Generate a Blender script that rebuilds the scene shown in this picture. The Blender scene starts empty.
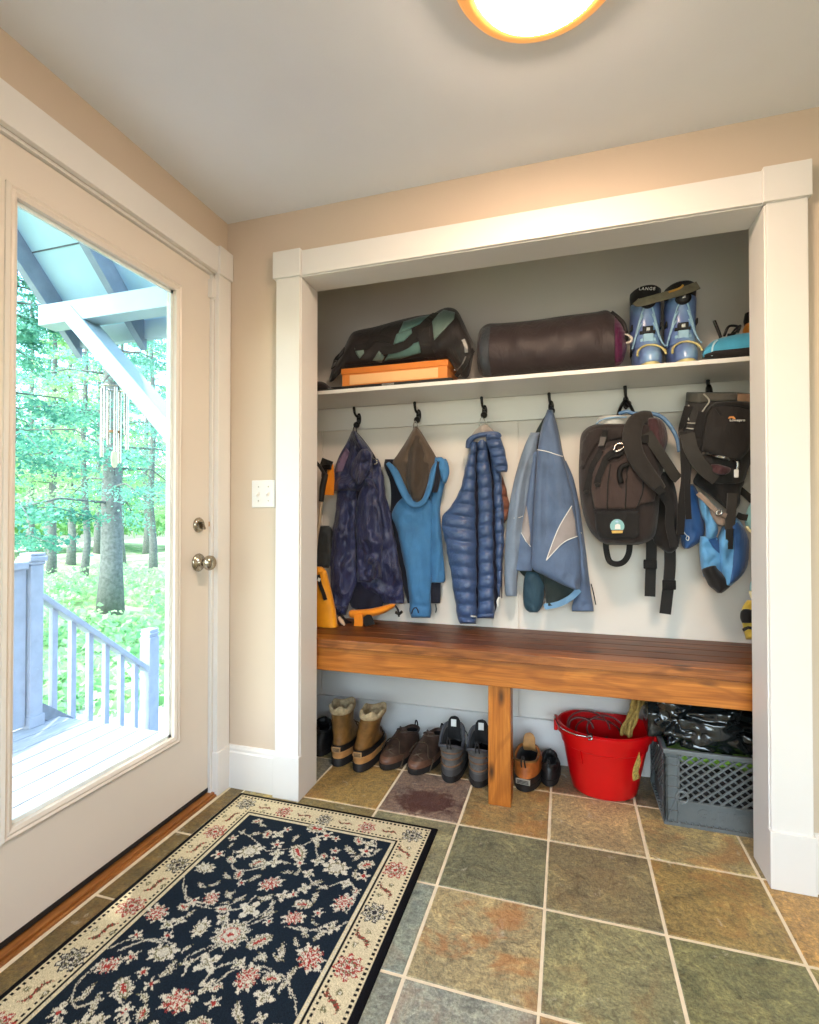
import bpy, bmesh, math, random
import numpy as np
from mathutils import Vector, Matrix, geometry
from mathutils.bvhtree import BVHTree

random.seed(7)
RNG = np.random.default_rng(11)
SC = bpy.context.scene
COL = SC.collection
PI = math.pi

# ------------------------------------------------------------------ camera
F, CX, CY, CZ, YAW, PITCH = 510.87, 1.4151, -1.8905, 1.1528, 0.2985, 0.0119
CAM = Vector((CX, CY, CZ))
cd = bpy.data.cameras.new('camera')
cd.sensor_fit = 'HORIZONTAL'
cd.sensor_width = 36.0
cd.lens = F / 819.0 * 36.0
cd.clip_start = 0.02
cd.clip_end = 300
cam = bpy.data.objects.new('camera', cd)
COL.objects.link(cam)
cam.location = CAM
cam.rotation_euler = (PI / 2 + PITCH, 0, YAW)
SC.camera = cam


def ray(u, v):
    x = (u - 409.5) / F
    zz = -(v - 512) / F
    cp, sp = math.cos(PITCH), math.sin(PITCH)
    y2 = cp - zz * sp
    z2 = sp + zz * cp
    c, s = math.cos(YAW), math.sin(YAW)
    return Vector((x * c - y2 * s, x * s + y2 * c, z2))


def at(u, v, y):
    """the point of the plane Y = y seen at photo pixel u, v"""
    d = ray(u, v)
    return CAM + d * ((y - CY) / d.y)


def atz(u, v, z):
    d = ray(u, v)
    return CAM + d * ((z - CZ) / d.z)


def atx(u, v, x):
    d = ray(u, v)
    return CAM + d * ((x - CX) / d.x)


def pix(p):
    d = Vector(p) - CAM
    c, s = math.cos(YAW), math.sin(YAW)
    a = d.x * c + d.y * s
    b = -d.x * s + d.y * c
    cp, sp = math.cos(PITCH), math.sin(PITCH)
    b2 = b * cp + d.z * sp
    z2 = -b * sp + d.z * cp
    return (409.5 + a / b2 * F, 512 - z2 / b2 * F)


def px_m(y):
    """metres per pixel at depth plane y (middle of the closet)"""
    return (at(530, 500, y) - at(529, 500, y)).length


# ------------------------------------------------------------------ materials
def lin(c):
    out = []
    for v in c[:3]:
        v = v / 255.0
        out.append(v / 12.92 if v <= 0.04045 else ((v + 0.055) / 1.055) ** 2.4)
    return (out[0], out[1], out[2], 1.0)


class NT:
    """small helper round a node tree"""

    def __init__(self, name):
        self.m = bpy.data.materials.new(name)
        self.m.use_nodes = True
        self.t = self.m.node_tree
        self.n = self.t.nodes
        self.bsdf = self.n['Principled BSDF']
        self.out = self.n['Material Output']

    def new(self, kind, **kw):
        nd = self.n.new(kind)
        for k, v in kw.items():
            setattr(nd, k, v)
        return nd

    def link(self, a, b):
        self.t.links.new(a, b)

    def coord(self, scale=(1, 1, 1), gen=False, rot=(0, 0, 0)):
        tc = self.new('ShaderNodeTexCoord')
        mp = self.new('ShaderNodeMapping')
        mp.inputs['Scale'].default_value = scale
        mp.inputs['Rotation'].default_value = rot
        self.link(tc.outputs['Generated' if gen else 'Object'], mp.inputs['Vector'])
        return mp.outputs['Vector']

    def noise(self, vec, scale, detail=4, rough=0.55, dist=0.0):
        nd = self.new('ShaderNodeTexNoise')
        nd.inputs['Scale'].default_value = scale
        nd.inputs['Detail'].default_value = detail
        nd.inputs['Roughness'].default_value = rough
        nd.inputs['Distortion'].default_value = dist
        self.link(vec, nd.inputs['Vector'])
        return nd.outputs['Fac']

    def ramp(self, fac, stops):
        nd = self.new('ShaderNodeValToRGB')
        el = nd.color_ramp.elements
        while len(el) < len(stops):
            el.new(0.5)
        for e, (p, c) in zip(el, stops):
            e.position = p
            e.color = c if len(c) == 4 else (c[0], c[1], c[2], 1)
        self.link(fac, nd.inputs['Fac'])
        return nd.outputs['Color']

    def mix(self, fac, a, b, mode='MIX'):
        nd = self.new('ShaderNodeMix', data_type='RGBA', blend_type=mode)
        for s, i in ((fac, 0), (a, 6), (b, 7)):
            if isinstance(s, (int, float)):
                nd.inputs[i].default_value = s
            elif isinstance(s, tuple):
                nd.inputs[i].default_value = s
            else:
                self.link(s, nd.inputs[i])
        return nd.outputs[2]

    def bump(self, h, strength=0.3, dist=0.01, normal=None):
        nd = self.new('ShaderNodeBump')
        nd.inputs['Strength'].default_value = strength
        nd.inputs['Distance'].default_value = dist
        self.link(h, nd.inputs['Height'])
        if normal is not None:
            self.link(normal, nd.inputs['Normal'])
        return nd.outputs['Normal']

    def base(self, col):
        if isinstance(col, tuple):
            self.bsdf.inputs['Base Color'].default_value = col
        else:
            self.link(col, self.bsdf.inputs['Base Color'])

    def set(self, **kw):
        for k, v in kw.items():
            self.bsdf.inputs[k.replace('_', ' ')].default_value = v


def simple(name, col, rough=0.5, metal=0.0, var=0.12, scale=12, bump=0.0, bscale=60, spec=0.5):
    t = NT(name)
    c = lin(col)
    v = t.coord()
    n = t.noise(v, scale)
    dk = tuple(x * (1 - var) for x in c[:3]) + (1,)
    lt = tuple(min(1, x * (1 + var)) for x in c[:3]) + (1,)
    t.base(t.ramp(n, [(0.3, dk), (0.7, lt)]))
    t.set(Roughness=rough, Metallic=metal)
    t.bsdf.inputs['Specular IOR Level'].default_value = spec
    if bump:
        t.link(t.bump(t.noise(v, bscale, 3), bump, 0.004), t.bsdf.inputs['Normal'])
    return t.m


def fabric(name, col, rough=0.75, wr=0.25, wscale=22, weave=0.06, sheen=0.15, var=0.18, stretch=(1, 1, 0.35), spec=0.3):
    """woven cloth with creases running mostly down"""
    t = NT(name)
    c = lin(col)
    v = t.coord()
    vs = t.coord(scale=stretch)
    n = t.noise(v, 9, 5)
    dk = tuple(x * (1 - var) for x in c[:3]) + (1,)
    lt = tuple(min(1, x * (1 + var)) for x in c[:3]) + (1,)
    t.base(t.ramp(n, [(0.3, dk), (0.7, lt)]))
    t.set(Roughness=rough)
    t.bsdf.inputs['Specular IOR Level'].default_value = spec
    t.bsdf.inputs['Sheen Weight'].default_value = sheen
    b = t.bump(t.noise(vs, wscale, 4, 0.6, 0.6), wr, 0.02)
    b = t.bump(t.noise(v, 420, 2), weave, 0.002, b)
    t.link(b, t.bsdf.inputs['Normal'])
    return t.m


def paint(name, col, rough=0.5, bump=0.04):
    return simple(name, col, rough, 0, 0.02, 3, bump, 240, 0.3)


def wood(name, dark, mid, light, rough=0.35, knots=True, grain=1.0, axis='x'):
    t = NT(name)
    sc = {'x': (1.2, 16, 16), 'y': (16, 1.2, 16), 'z': (16, 16, 1.2)}[axis]
    info = t.new('ShaderNodeObjectInfo')
    tc = t.new('ShaderNodeTexCoord')
    add = t.new('ShaderNodeVectorMath', operation='ADD')
    sclr = t.new('ShaderNodeVectorMath', operation='SCALE')
    comb = t.new('ShaderNodeCombineXYZ')
    for i in range(3):
        t.link(info.outputs['Random'], comb.inputs[i])
    t.link(comb.outputs[0], sclr.inputs[0])
    sclr.inputs['Scale'].default_value = 7.0
    t.link(tc.outputs['Object'], add.inputs[0])
    t.link(sclr.outputs[0], add.inputs[1])
    mp = t.new('ShaderNodeMapping')
    mp.inputs['Scale'].default_value = sc
    t.link(add.outputs[0], mp.inputs['Vector'])
    n1 = t.noise(mp.outputs[0], 1.5, 7, 0.62, 1.4)
    mp2 = t.new('ShaderNodeMapping')
    mp2.inputs['Scale'].default_value = tuple(x * 5 if x > 5 else x * 1.6 for x in sc)
    t.link(add.outputs[0], mp2.inputs['Vector'])
    n2 = t.noise(mp2.outputs[0], 2.0, 4, 0.65)
    # growth rings: bands of a slow, stretched field
    mp4 = t.new('ShaderNodeMapping')
    mp4.inputs['Scale'].default_value = tuple(x * 0.35 if x > 5 else x * 0.9 for x in sc)
    t.link(add.outputs[0], mp4.inputs['Vector'])
    n4 = t.noise(mp4.outputs[0], 1.0, 2, 0.5, 0.4)
    mu = t.new('ShaderNodeMath', operation='MULTIPLY')
    t.link(n4, mu.inputs[0])
    mu.inputs[1].default_value = 70.0
    sn = t.new('ShaderNodeMath', operation='SINE')
    t.link(mu.outputs[0], sn.inputs[0])
    col = t.ramp(n1, [(0.3, lin(dark)), (0.5, lin(mid)), (0.68, lin(light))])
    col = t.mix(0.42 * grain, col, t.ramp(n2, [(0.36, lin(dark)), (0.64, lin(light))]))
    rg_ = t.ramp(sn.outputs[0], [(0.45, (0, 0, 0)), (0.95, (0.34, 0.34, 0.34))])
    col = t.mix(rg_, col, lin(dark))
    if knots:
        mp3 = t.new('ShaderNodeMapping')
        mp3.inputs['Scale'].default_value = {'x': (3.2, 9, 9), 'y': (9, 3.2, 9), 'z': (9, 9, 3.2)}[axis]
        t.link(add.outputs[0], mp3.inputs['Vector'])
        vo = t.new('ShaderNodeTexVoronoi')
        vo.inputs['Scale'].default_value = 1.0
        t.link(mp3.outputs[0], vo.inputs['Vector'])
        k = t.ramp(vo.outputs['Distance'], [(0.05, (1, 1, 1)), (0.16, (0, 0, 0))])
        col = t.mix(k, col, lin(tuple(x * 0.45 for x in dark)))
    t.base(col)
    t.set(Roughness=rough)
    t.link(t.bump(n2, 0.12, 0.003), t.bsdf.inputs['Normal'])
    return t.m


def emit(name, col, strength):
    t = NT(name)
    t.base((col[0] * 0.3, col[1] * 0.3, col[2] * 0.3, 1))
    t.bsdf.inputs['Emission Color'].default_value = col
    t.bsdf.inputs['Emission Strength'].default_value = strength
    return t.m


def glass(name, tint=(1, 1, 1, 1), gloss=0.06):
    t = NT(name)
    tr = t.new('ShaderNodeBsdfTransparent')
    tr.inputs[0].default_value = tint
    gl = t.new('ShaderNodeBsdfGlossy')
    gl.inputs['Roughness'].default_value = 0.02
    fr = t.new('ShaderNodeFresnel')
    fr.inputs['IOR'].default_value = 1.3
    geo = t.new('ShaderNodeNewGeometry')
    inv = t.new('ShaderNodeMath', operation='SUBTRACT')
    inv.inputs[0].default_value = 1.0
    t.link(geo.outputs['Backfacing'], inv.inputs[1])
    mu = t.new('ShaderNodeMath', operation='MULTIPLY')
    t.link(fr.outputs[0], mu.inputs[0])
    t.link(inv.outputs[0], mu.inputs[1])
    mx = t.new('ShaderNodeMixShader')
    t.link(mu.outputs[0], mx.inputs[0])
    t.link(tr.outputs[0], mx.inputs[1])
    t.link(gl.outputs[0], mx.inputs[2])
    t.link(mx.outputs[0], t.out.inputs['Surface'])
    return t.m


# ------------------------------------------------------------------ objects
def root_loc(p):
    while p.parent is not None:
        p = p.parent
    return Vector(p.location)


def tag(o, label=None, cat=None, group=None, kind=None):
    for k, v in (('label', label), ('category', cat), ('group', group), ('kind', kind)):
        if v:
            o[k] = v
    return o


def thing(name, loc, label, cat, group=None):
    o = bpy.data.objects.new(name, None)
    o.empty_display_size = 0.05
    COL.objects.link(o)
    o.location = loc
    return tag(o, label, cat, group)


def copy_tree(o, parent=None):
    c = o.copy()
    COL.objects.link(c)
    if parent is not None:
        c.parent = parent
    for ch in list(o.children):
        copy_tree(ch, c)
    return c


def catmull(pts, n):
    """smooth curve through pts (sequences of equal length), n samples"""
    P = [np.array(p, float) for p in pts]
    if len(P) == 2:
        return [P[0] + (P[1] - P[0]) * i / (n - 1) for i in range(n)]
    out = []
    m = len(P) - 1
    for i in range(n):
        s = i / (n - 1) * m
        k = min(int(s), m - 1)
        t = s - k
        p1, p2 = P[k], P[k + 1]
        p0 = P[k - 1] if k > 0 else 2 * p1 - p2
        p3 = P[k + 2] if k + 2 <= m else 2 * p2 - p1
        out.append(0.5 * (2 * p1 + (p2 - p0) * t + (2 * p0 - 5 * p1 + 4 * p2 - p3) * t * t + (3 * p1 - p0 - 3 * p2 + p3) * t ** 3))
    return out


class MB:
    """collects geometry in world coordinates; build() links it as ONE mesh object"""

    def __init__(self):
        self.v, self.f, self.mi = [], [], []

    def add(self, vs, fs, mi=0):
        b = len(self.v)
        self.v.extend([tuple(p) for p in vs])
        self.f.extend([tuple(b + i for i in f) for f in fs])
        self.mi.extend([mi] * len(fs))
        return self

    def box(self, lo, hi, mi=0, M=None):
        x0, y0, z0 = lo
        x1, y1, z1 = hi
        vs = [Vector(p) for p in ((x0, y0, z0), (x1, y0, z0), (x1, y1, z0), (x0, y1, z0), (x0, y0, z1), (x1, y0, z1), (x1, y1, z1), (x0, y1, z1))]
        if M is not None:
            vs = [M @ p for p in vs]
        return self.add(vs, [(0, 3, 2, 1), (4, 5, 6, 7), (0, 1, 5, 4), (1, 2, 6, 5), (2, 3, 7, 6), (3, 0, 4, 7)], mi)

    def bar(self, a, b, w, h, up=(0, 0, 1), mi=0):
        a, b = Vector(a), Vector(b)
        d = (b - a).normalized()
        u = Vector(up)
        s = d.cross(u).normalized()
        u = s.cross(d).normalized()
        vs = []
        for p in (a, b):
            for i, j in ((-1, -1), (1, -1), (1, 1), (-1, 1)):
                vs.append(p + s * (w / 2 * i) + u * (h / 2 * j))
        return self.add(vs, [(0, 1, 2, 3), (7, 6, 5, 4), (0, 4, 5, 1), (1, 5, 6, 2), (2, 6, 7, 3), (3, 7, 4, 0)], mi)

    def rings(self, rs, cap0=True, cap1=True, mi=0, closed=True):
        n = len(rs[0])
        vs = [p for r in rs for p in r]
        fs = []
        for i in range(len(rs) - 1):
            for j in range(n if closed else n - 1):
                k = (j + 1) % n
                fs.append((i * n + j, i * n + k, (i + 1) * n + k, (i + 1) * n + j))
        if cap0 and closed:
            fs.append(tuple(range(n - 1, -1, -1)))
        if cap1 and closed:
            fs.append(tuple((len(rs) - 1) * n + j for j in range(n)))
        return self.add(vs, fs, mi)

    def tube(self, pts, r, n=8, smooth=0, caps=True, mi=0, flat=1.0):
        if smooth:
            pts = catmull(pts, smooth)
        P = [Vector(p) for p in pts]
        m = len(P)
        rr = r if isinstance(r, (list, tuple)) else [r] * m
        if len(rr) != m:
            rr = [np.interp(i / (m - 1), np.linspace(0, 1, len(rr)), rr) for i in range(m)]
        t0 = (P[1] - P[0]).normalized()
        nrm = t0.orthogonal().normalized()
        rs = []
        for i in range(m):
            t = (P[min(i + 1, m - 1)] - P[max(i - 1, 0)])
            t = t.normalized() if t.length > 1e-9 else t0
            nrm = (nrm - t * nrm.dot(t))
            nrm = nrm.normalized() if nrm.length > 1e-9 else t.orthogonal().normalized()
            bi = t.cross(nrm)
            rs.append([P[i] + (nrm * math.cos(2 * PI * j / n) + bi * math.sin(2 * PI * j / n) * flat) * rr[i] for j in range(n)])
        return self.rings(rs, caps, caps, mi)

    def lathe(self, prof, c, n=32, M=None, caps=(True, True), mi=0):
        """prof: (r, z) pairs about the z axis at c; M a rotation"""
        rs = []
        for r, z in prof:
            ring = []
            for j in range(n):
                p = Vector((r * math.cos(2 * PI * j / n), r * math.sin(2 * PI * j / n), z))
                if M is not None:
                    p = M @ p
                ring.append(p + Vector(c))
            rs.append(ring)
        return self.rings(rs, caps[0], caps[1], mi)

    def ball(self, c, r, n=16, sx=1, sy=1, sz=1, mi=0):
        prof = [(max(1e-4, math.sin(PI * i / n)) * r, -math.cos(PI * i / n) * r) for i in range(n + 1)]
        S = Matrix.Diagonal((sx, sy, sz))
        return self.lathe(prof, c, n * 2, S, mi=mi)

    def prism(self, poly, a, b, axis='y', mi=0):
        """poly: 2-D outline; extruded from a to b along axis"""
        def P(p, t):
            return {'y': (p[0], t, p[1]), 'x': (t, p[0], p[1]), 'z': (p[0], p[1], t)}[axis]
        n = len(poly)
        vs = [P(p, a) for p in poly] + [P(p, b) for p in poly]
        fs = [tuple(range(n)), tuple(range(2 * n - 1, n - 1, -1))]
        for i in range(n):
            j = (i + 1) % n
            fs.append((i, i + n, j + n, j))
        return self.add(vs, fs, mi)

    def bvh(self):
        return BVHTree.FromPolygons([Vector(p) for p in self.v], self.f)

    def floor_at(self, z):
        """cloth flattens against what it lies on"""
        self.v = [(p[0], p[1], max(p[2], z)) for p in self.v]
        return self

    def build(self, name, mat, parent=None, smooth=False, bevel=0, seg=2, loc=None, solid=0, sub=0, auto=None):
        L = root_loc(parent) if parent is not None else Vector(loc or (0, 0, 0))
        me = bpy.data.meshes.new(name)
        me.from_pydata([(p[0] - L.x, p[1] - L.y, p[2] - L.z) for p in self.v], [], self.f)
        for m in (mat if isinstance(mat, (list, tuple)) else [mat]):
            me.materials.append(m)
        if any(self.mi):
            me.polygons.foreach_set('material_index', self.mi)
        bm = bmesh.new()
        bm.from_mesh(me)
        bmesh.ops.recalc_face_normals(bm, faces=bm.faces)
        if auto is not None:
            for e in bm.edges:
                if len(e.link_faces) == 2 and e.calc_face_angle(0) > auto:
                    e.smooth = False
        bm.to_mesh(me)
        bm.free()
        if smooth or auto is not None:
            me.polygons.foreach_set('use_smooth', [True] * len(me.polygons))
        me.update()
        o = bpy.data.objects.new(name, me)
        COL.objects.link(o)
        if parent is not None:
            o.parent = parent
        else:
            o.location = L
        if solid:
            md = o.modifiers.new('solid', 'SOLIDIFY')
            md.thickness = solid
            md.offset = 0
        if bevel:
            md = o.modifiers.new('bevel', 'BEVEL')
            md.width = bevel
            md.segments = seg
            md.limit_method = 'ANGLE'
            md.angle_limit = 0.6
            md.harden_normals = False
        if sub:
            md = o.modifiers.new('sub', 'SUBSURF')
            md.levels = md.render_levels = sub
        return o


def boxed(name, lo, hi, mat, parent=None, bevel=0.002, loc=None):
    return MB().box(lo, hi).build(name, mat, parent, bevel=bevel, loc=loc)


def struct(o):
    o['kind'] = 'structure'
    return o


# ------------------------------------------------------------------ soft goods
def wobble(seed, n=10, lo=18, hi=70, aspect=0.35):
    """smooth pseudo-random field over pixel coordinates (numpy arrays in, array out, about -1..1)"""
    r = np.random.default_rng(seed)
    ks = []
    for _ in range(n):
        w = r.uniform(lo, hi)
        a = r.normal(0, aspect)
        ks.append((2 * PI / w * math.cos(a), 2 * PI / w * math.sin(a), r.uniform(0, 2 * PI), (w / hi) ** 0.7))
    tot = math.sqrt(sum(k[3] ** 2 for k in ks)) or 1

    def f(u, v):
        s = 0
        for kx, ky, ph, am in ks:
            s = s + am * np.sin(kx * u + ky * v + ph)
        return s / tot
    return f


def ridge(pts, amp, width, end=0.25):
    """a fold: gaussian ridge along a pixel polyline; amp metres towards the viewer"""
    pts = [np.array(p, float) for p in catmull(pts, 14)] if len(pts) > 2 else [np.array(p, float) for p in pts]

    def f(u, v):
        best = np.full(np.shape(u), 1e9)
        tt = np.zeros(np.shape(u))
        m = len(pts) - 1
        for i in range(m):
            a, b = pts[i], pts[i + 1]
            d = b - a
            L = float(d @ d) or 1
            t = np.clip(((u - a[0]) * d[0] + (v - a[1]) * d[1]) / L, 0, 1)
            q = (u - a[0] - t * d[0]) ** 2 + (v - a[1] - t * d[1]) ** 2
            k = q < best
            best = np.where(k, q, best)
            tt = np.where(k, (i + t) / m, tt)
        fade = np.clip(np.minimum(tt, 1 - tt) / end, 0.15, 1) if end else 1
        return amp * fade * np.exp(-best / (2 * width * width))
    return f


def creases(st, axis, n, amp, seed, lo=8, hi=30, tilt=0.45):
    """short random wrinkles inside the outline, most of them running along it"""
    r = np.random.default_rng(seed)
    a = np.array([s[:3] for s in st], float)
    out = []
    for _ in range(n):
        k = r.uniform(a[0, 0], a[-1, 0])
        L, R = np.interp(k, a[:, 0], a[:, 1]), np.interp(k, a[:, 0], a[:, 2])
        c = r.uniform(L, R)
        ln = r.uniform(lo, hi) * 0.5
        th = r.normal(0, tilt)
        dk, dc = ln * math.cos(th), ln * math.sin(th)
        p, q = ((c - dc, k - dk), (c + dc, k + dk)) if axis == 'v' else ((k - dk, c - dc), (k + dk, c + dc))
        out.append(ridge([p, q], amp * r.uniform(0.5, 1.2) * r.choice([1, 1, -1]), r.uniform(1.1, 2.6), 0.4))
    return out


def soft(st, y0, d, axis='v', rows=60, seg=44, folds=(), wob=(0, 0), back=0.55, power=2.0, ends=0.0, dprof=None, edge=0.0, eseed=3, smooth=True, crease=None):
    """A stuffed or hanging cloth body. st: stations (v, uL, uR[, dy]) in photo pixels (or (u, vT, vB[, dy]) with axis 'u') give the
    outline at depth plane y0; d: half thickness in metres; folds push the front towards the viewer."""
    st = [tuple(s) + ((0,) if len(s) == 3 else ()) for s in st]
    if smooth:
        S = catmull(st, rows)
    else:
        q = np.array(st, float)
        S = [np.array([np.interp(k, np.linspace(0, 1, len(q)), q[:, j]) for j in range(4)]) for k in np.linspace(0, 1, rows)]
    wf = wobble(wob[0]) if wob[1] else None
    if crease:
        folds = list(folds) + creases(st, axis, *crease)
    ef = np.random.default_rng(eseed)
    eph = ef.uniform(0, 6.28, 8)
    mb = MB()
    rs = []
    for i, (a, p, q, dy) in enumerate(S):
        s = i / (rows - 1)
        dd = d
        if dprof is not None:
            dd = d * np.interp(s, np.linspace(0, 1, len(dprof)), dprof)
        if ends:
            e = min(s, 1 - s) / ends
            if e < 1:
                dd *= math.sqrt(max(0.02, 1 - (1 - e) ** 2))
        if edge:
            p = p + edge * (math.sin(a * 0.21 + eph[0]) + 0.6 * math.sin(a * 0.53 + eph[1]))
            q = q + edge * (math.sin(a * 0.19 + eph[2]) + 0.6 * math.sin(a * 0.47 + eph[3]))
        c, h = (p + q) / 2, max(0.2, (q - p) / 2)
        t = np.arange(seg) * 2 * PI / seg
        ct, stt = np.cos(t), np.sin(t)
        ex = 2.0 / power
        cc = np.sign(ct) * np.abs(ct) ** ex
        ss = np.sign(stt) * np.abs(stt) ** ex
        uu = c + h * cc
        vv = np.full(seg, a)
        if axis == 'u':
            uu, vv = vv, uu
        off = np.where(ss > 0, ss, ss * back) * dd
        fr = np.clip(ss, 0, 1) ** 0.5
        add = np.zeros(seg)
        for f in folds:
            add = add + f(uu, vv)
        if wf is not None:
            add = add + wob[1] * wf(uu, vv)
        off = off + add * fr
        rs.append([at(uu[j], vv[j], y0 + dy - off[j]) for j in range(seg)])
    mb.rings(rs)
    return mb


def hit(bvh, u, v, y):
    d = ray(u, v).normalized()
    h = bvh.ray_cast(CAM, d)
    if h[0] is None:
        return at(u, v, y), Vector((0, -1, 0))
    n = h[1]
    if n.dot(d) > 0:
        n = -n
    return h[0], n


def strap(bvh, pts, w, y, lift=0.002, thick=0.003, n=None, mb=None, follow=True):
    """webbing, piping or a seam lying on a surface: pts in pixels, w metres wide"""
    mb = mb or MB()
    L = sum(math.dist(pts[i][:2], pts[i + 1][:2]) for i in range(len(pts) - 1))
    n = n or max(4, int(L / 2.5))
    Q = [hit(bvh, p[0], p[1], y) for p in catmull([p[:2] for p in pts], n)]
    P = [q[0] for q in Q]
    # smooth the depth a little so that webbing bridges folds
    for _ in range(2):
        P = [P[0]] + [(P[i - 1] + P[i] * 2 + P[i + 1]) / 4 for i in range(1, len(P) - 1)] + [P[-1]]
    rs = []
    for i in range(n):
        t = (P[min(i + 1, n - 1)] - P[max(i - 1, 0)]).normalized()
        nr = Q[i][1] if follow else Vector((0, -1, 0))
        nr = (nr + Vector((0, -0.6, 0)))
        nr = (nr - t * nr.dot(t)).normalized()
        s = t.cross(nr)
        c = P[i] + nr * lift
        rs.append([c - s * w / 2, c + s * w / 2, c + s * w / 2 + nr * thick, c - s * w / 2 + nr * thick])
    mb.rings(rs)
    return mb


def free_strap(pts, w, thick=0.003, n=24, face=(0, -1, 0), mb=None):
    """webbing hanging free: pts are world points"""
    mb = mb or MB()
    P = [Vector(p) for p in catmull(pts, n)]
    rs = []
    for i in range(n):
        t = (P[min(i + 1, n - 1)] - P[max(i - 1, 0)]).normalized()
        nr = Vector(face)
        nr = (nr - t * nr.dot(t)).normalized()
        s = t.cross(nr)
        rs.append([P[i] - s * w / 2, P[i] + s * w / 2, P[i] + s * w / 2 + nr * thick, P[i] - s * w / 2 + nr * thick])
    mb.rings(rs)
    return mb


def panel(bvh, poly, y, lift=0.0015, thick=0.0015, grid=2.2, mb=None, curve=0):
    """a piece sewn on: a polygon in pixels draped over the surface below"""
    mb = mb or MB()
    if curve:
        q = catmull(list(poly) + [poly[0]], curve)
        poly = [tuple(p) for p in q[:-1]]
    pts = []
    n = len(poly)
    for i in range(n):
        a, b = poly[i], poly[(i + 1) % n]
        L = math.dist(a, b)
        k = max(1, int(L / grid))
        for j in range(k):
            pts.append(Vector((a[0] + (b[0] - a[0]) * j / k, a[1] + (b[1] - a[1]) * j / k)))
    nb = len(pts)
    xs = [p.x for p in pts]
    ys = [p.y for p in pts]

    def inside(x, yv):
        c = False
        for i in range(nb):
            a, b = pts[i], pts[(i + 1) % nb]
            if (a.y > yv) != (b.y > yv) and x < (b.x - a.x) * (yv - a.y) / (b.y - a.y) + a.x:
                c = not c
        return c
    gx = min(xs) + grid * 0.5
    while gx < max(xs):
        gy = min(ys) + grid * 0.5
        while gy < max(ys):
            if inside(gx, gy) and min((gx - p.x) ** 2 + (gy - p.y) ** 2 for p in pts) > (grid * 0.5) ** 2:
                pts.append(Vector((gx, gy)))
            gy += grid
        gx += grid
    vv, ee, ff, *_ = geometry.delaunay_2d_cdt(pts, [(i, (i + 1) % nb) for i in range(nb)], [], 1, 1e-4)
    top, bot = [], []
    for p in vv:
        h, nr = hit(bvh, p.x, p.y, y)
        nr = (nr * 0.3 + (CAM - h).normalized() * 0.7).normalized()
        top.append(h + nr * (lift + thick))
        bot.append(h + nr * lift * 0.2)
    m = len(top)
    fs = [tuple(f) for f in ff] + [tuple(m + i for i in reversed(f)) for f in ff]
    from collections import Counter
    cnt = Counter()
    for f in ff:
        for i in range(len(f)):
            a, b = f[i], f[(i + 1) % len(f)]
            cnt[(min(a, b), max(a, b))] += 1
    for (a, b), c in cnt.items():
        if c == 1:
            fs.append((a, b, m + b, m + a))
    mb.add(top + bot, fs)
    return mb


def text_mesh(txt, size, depth, M, name, mat, parent, spacing=1.0):
    """raised lettering as a mesh; M places it in the world"""
    cu = bpy.data.curves.new('lettering', 'FONT')
    cu.body = txt
    cu.size = size
    cu.extrude = depth
    cu.align_x = 'CENTER'
    cu.align_y = 'CENTER'
    cu.space_character = spacing
    ob = bpy.data.objects.new('lettering', cu)
    COL.objects.link(ob)
    bpy.context.view_layer.update()
    me0 = bpy.data.meshes.new_from_object(ob.evaluated_get(bpy.context.evaluated_depsgraph_get()))
    mb = MB()
    mb.add([M @ v.co for v in me0.vertices], [tuple(p.vertices) for p in me0.polygons])
    bpy.data.objects.remove(ob)
    bpy.data.curves.remove(cu)
    bpy.data.meshes.remove(me0)
    return mb.build(name, mat, parent)
# ------------------------------------------------------------------ the room
H = 2.44
M_wall = paint('wall_paint', (205, 188, 168), 0.6)
M_clos = paint('closet_paint', (222, 216, 208), 0.6)
M_ceil = paint('ceiling_paint', (228, 232, 238), 0.75, 0.08)
M_trim = paint('trim_paint', (225, 223, 219), 0.38, 0.02)
M_door = paint('door_paint', (222, 213, 201), 0.36, 0.02)
M_black = simple('black_metal', (22, 20, 20), 0.38, 0.4, 0.1)
M_nickel = simple('worn_nickel', (172, 164, 148), 0.24, 1.0, 0.25, 30)
M_brass = simple('brass', (190, 140, 60), 0.35, 1.0)
M_rub = simple('black_rubber', (26, 24, 24), 0.6, 0, 0.2)
M_oak = wood('oak_threshold', (110, 64, 24), (154, 94, 40), (182, 124, 66), 0.45, False, 1, 'y')


def slab(name, lo, hi, mat, bevel=0):
    return struct(boxed(name, lo, hi, mat, None, bevel))


RX, RY = 3.3, -3.4           # right wall, rear wall
# floor: one slab of slate tiles, each with its own tone, set in pale grout
TX, TY, TS, TSY = 1.02, 0.0174, 0.3279, 0.3346
xs = [TX + TS * i for i in range(-4, 9)]
ys = [TY + TSY * j for j in range(-11, 4)]
TONE = {  # (column, row): column 0 lies right of x = 1.02, row 0 in front of the closet
    (-2, 0): (118, 110, 78), (-1, 0): (122, 122, 98), (0, 0): (108, 110, 88), (1, 0): (118, 112, 86), (2, 0): (136, 120, 78), (3, 0): (158, 128, 80),
    (-1, -1): (128, 138, 128), (0, -1): (150, 140, 108), (1, -1): (126, 126, 96), (2, -1): (112, 114, 82), (3, -1): (134, 126, 84),
    (-1, -2): (120, 130, 122), (0, -2): (142, 148, 138), (1, -2): (146, 126, 92), (2, -2): (116, 122, 100),
    (-2, 1): (146, 124, 78), (-1, 1): (122, 106, 96), (0, 1): (140, 122, 84), (1, 1): (156, 142, 108), (2, 1): (146, 134, 96), (3, 1): (130, 118, 88),
    (-2, 2): (120, 96, 62), (-1, 2): (118, 100, 70), (0, 2): (128, 104, 68), (1, 2): (120, 98, 74), (2, 2): (112, 98, 76),
}
fb = MB()
cols = []


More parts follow.
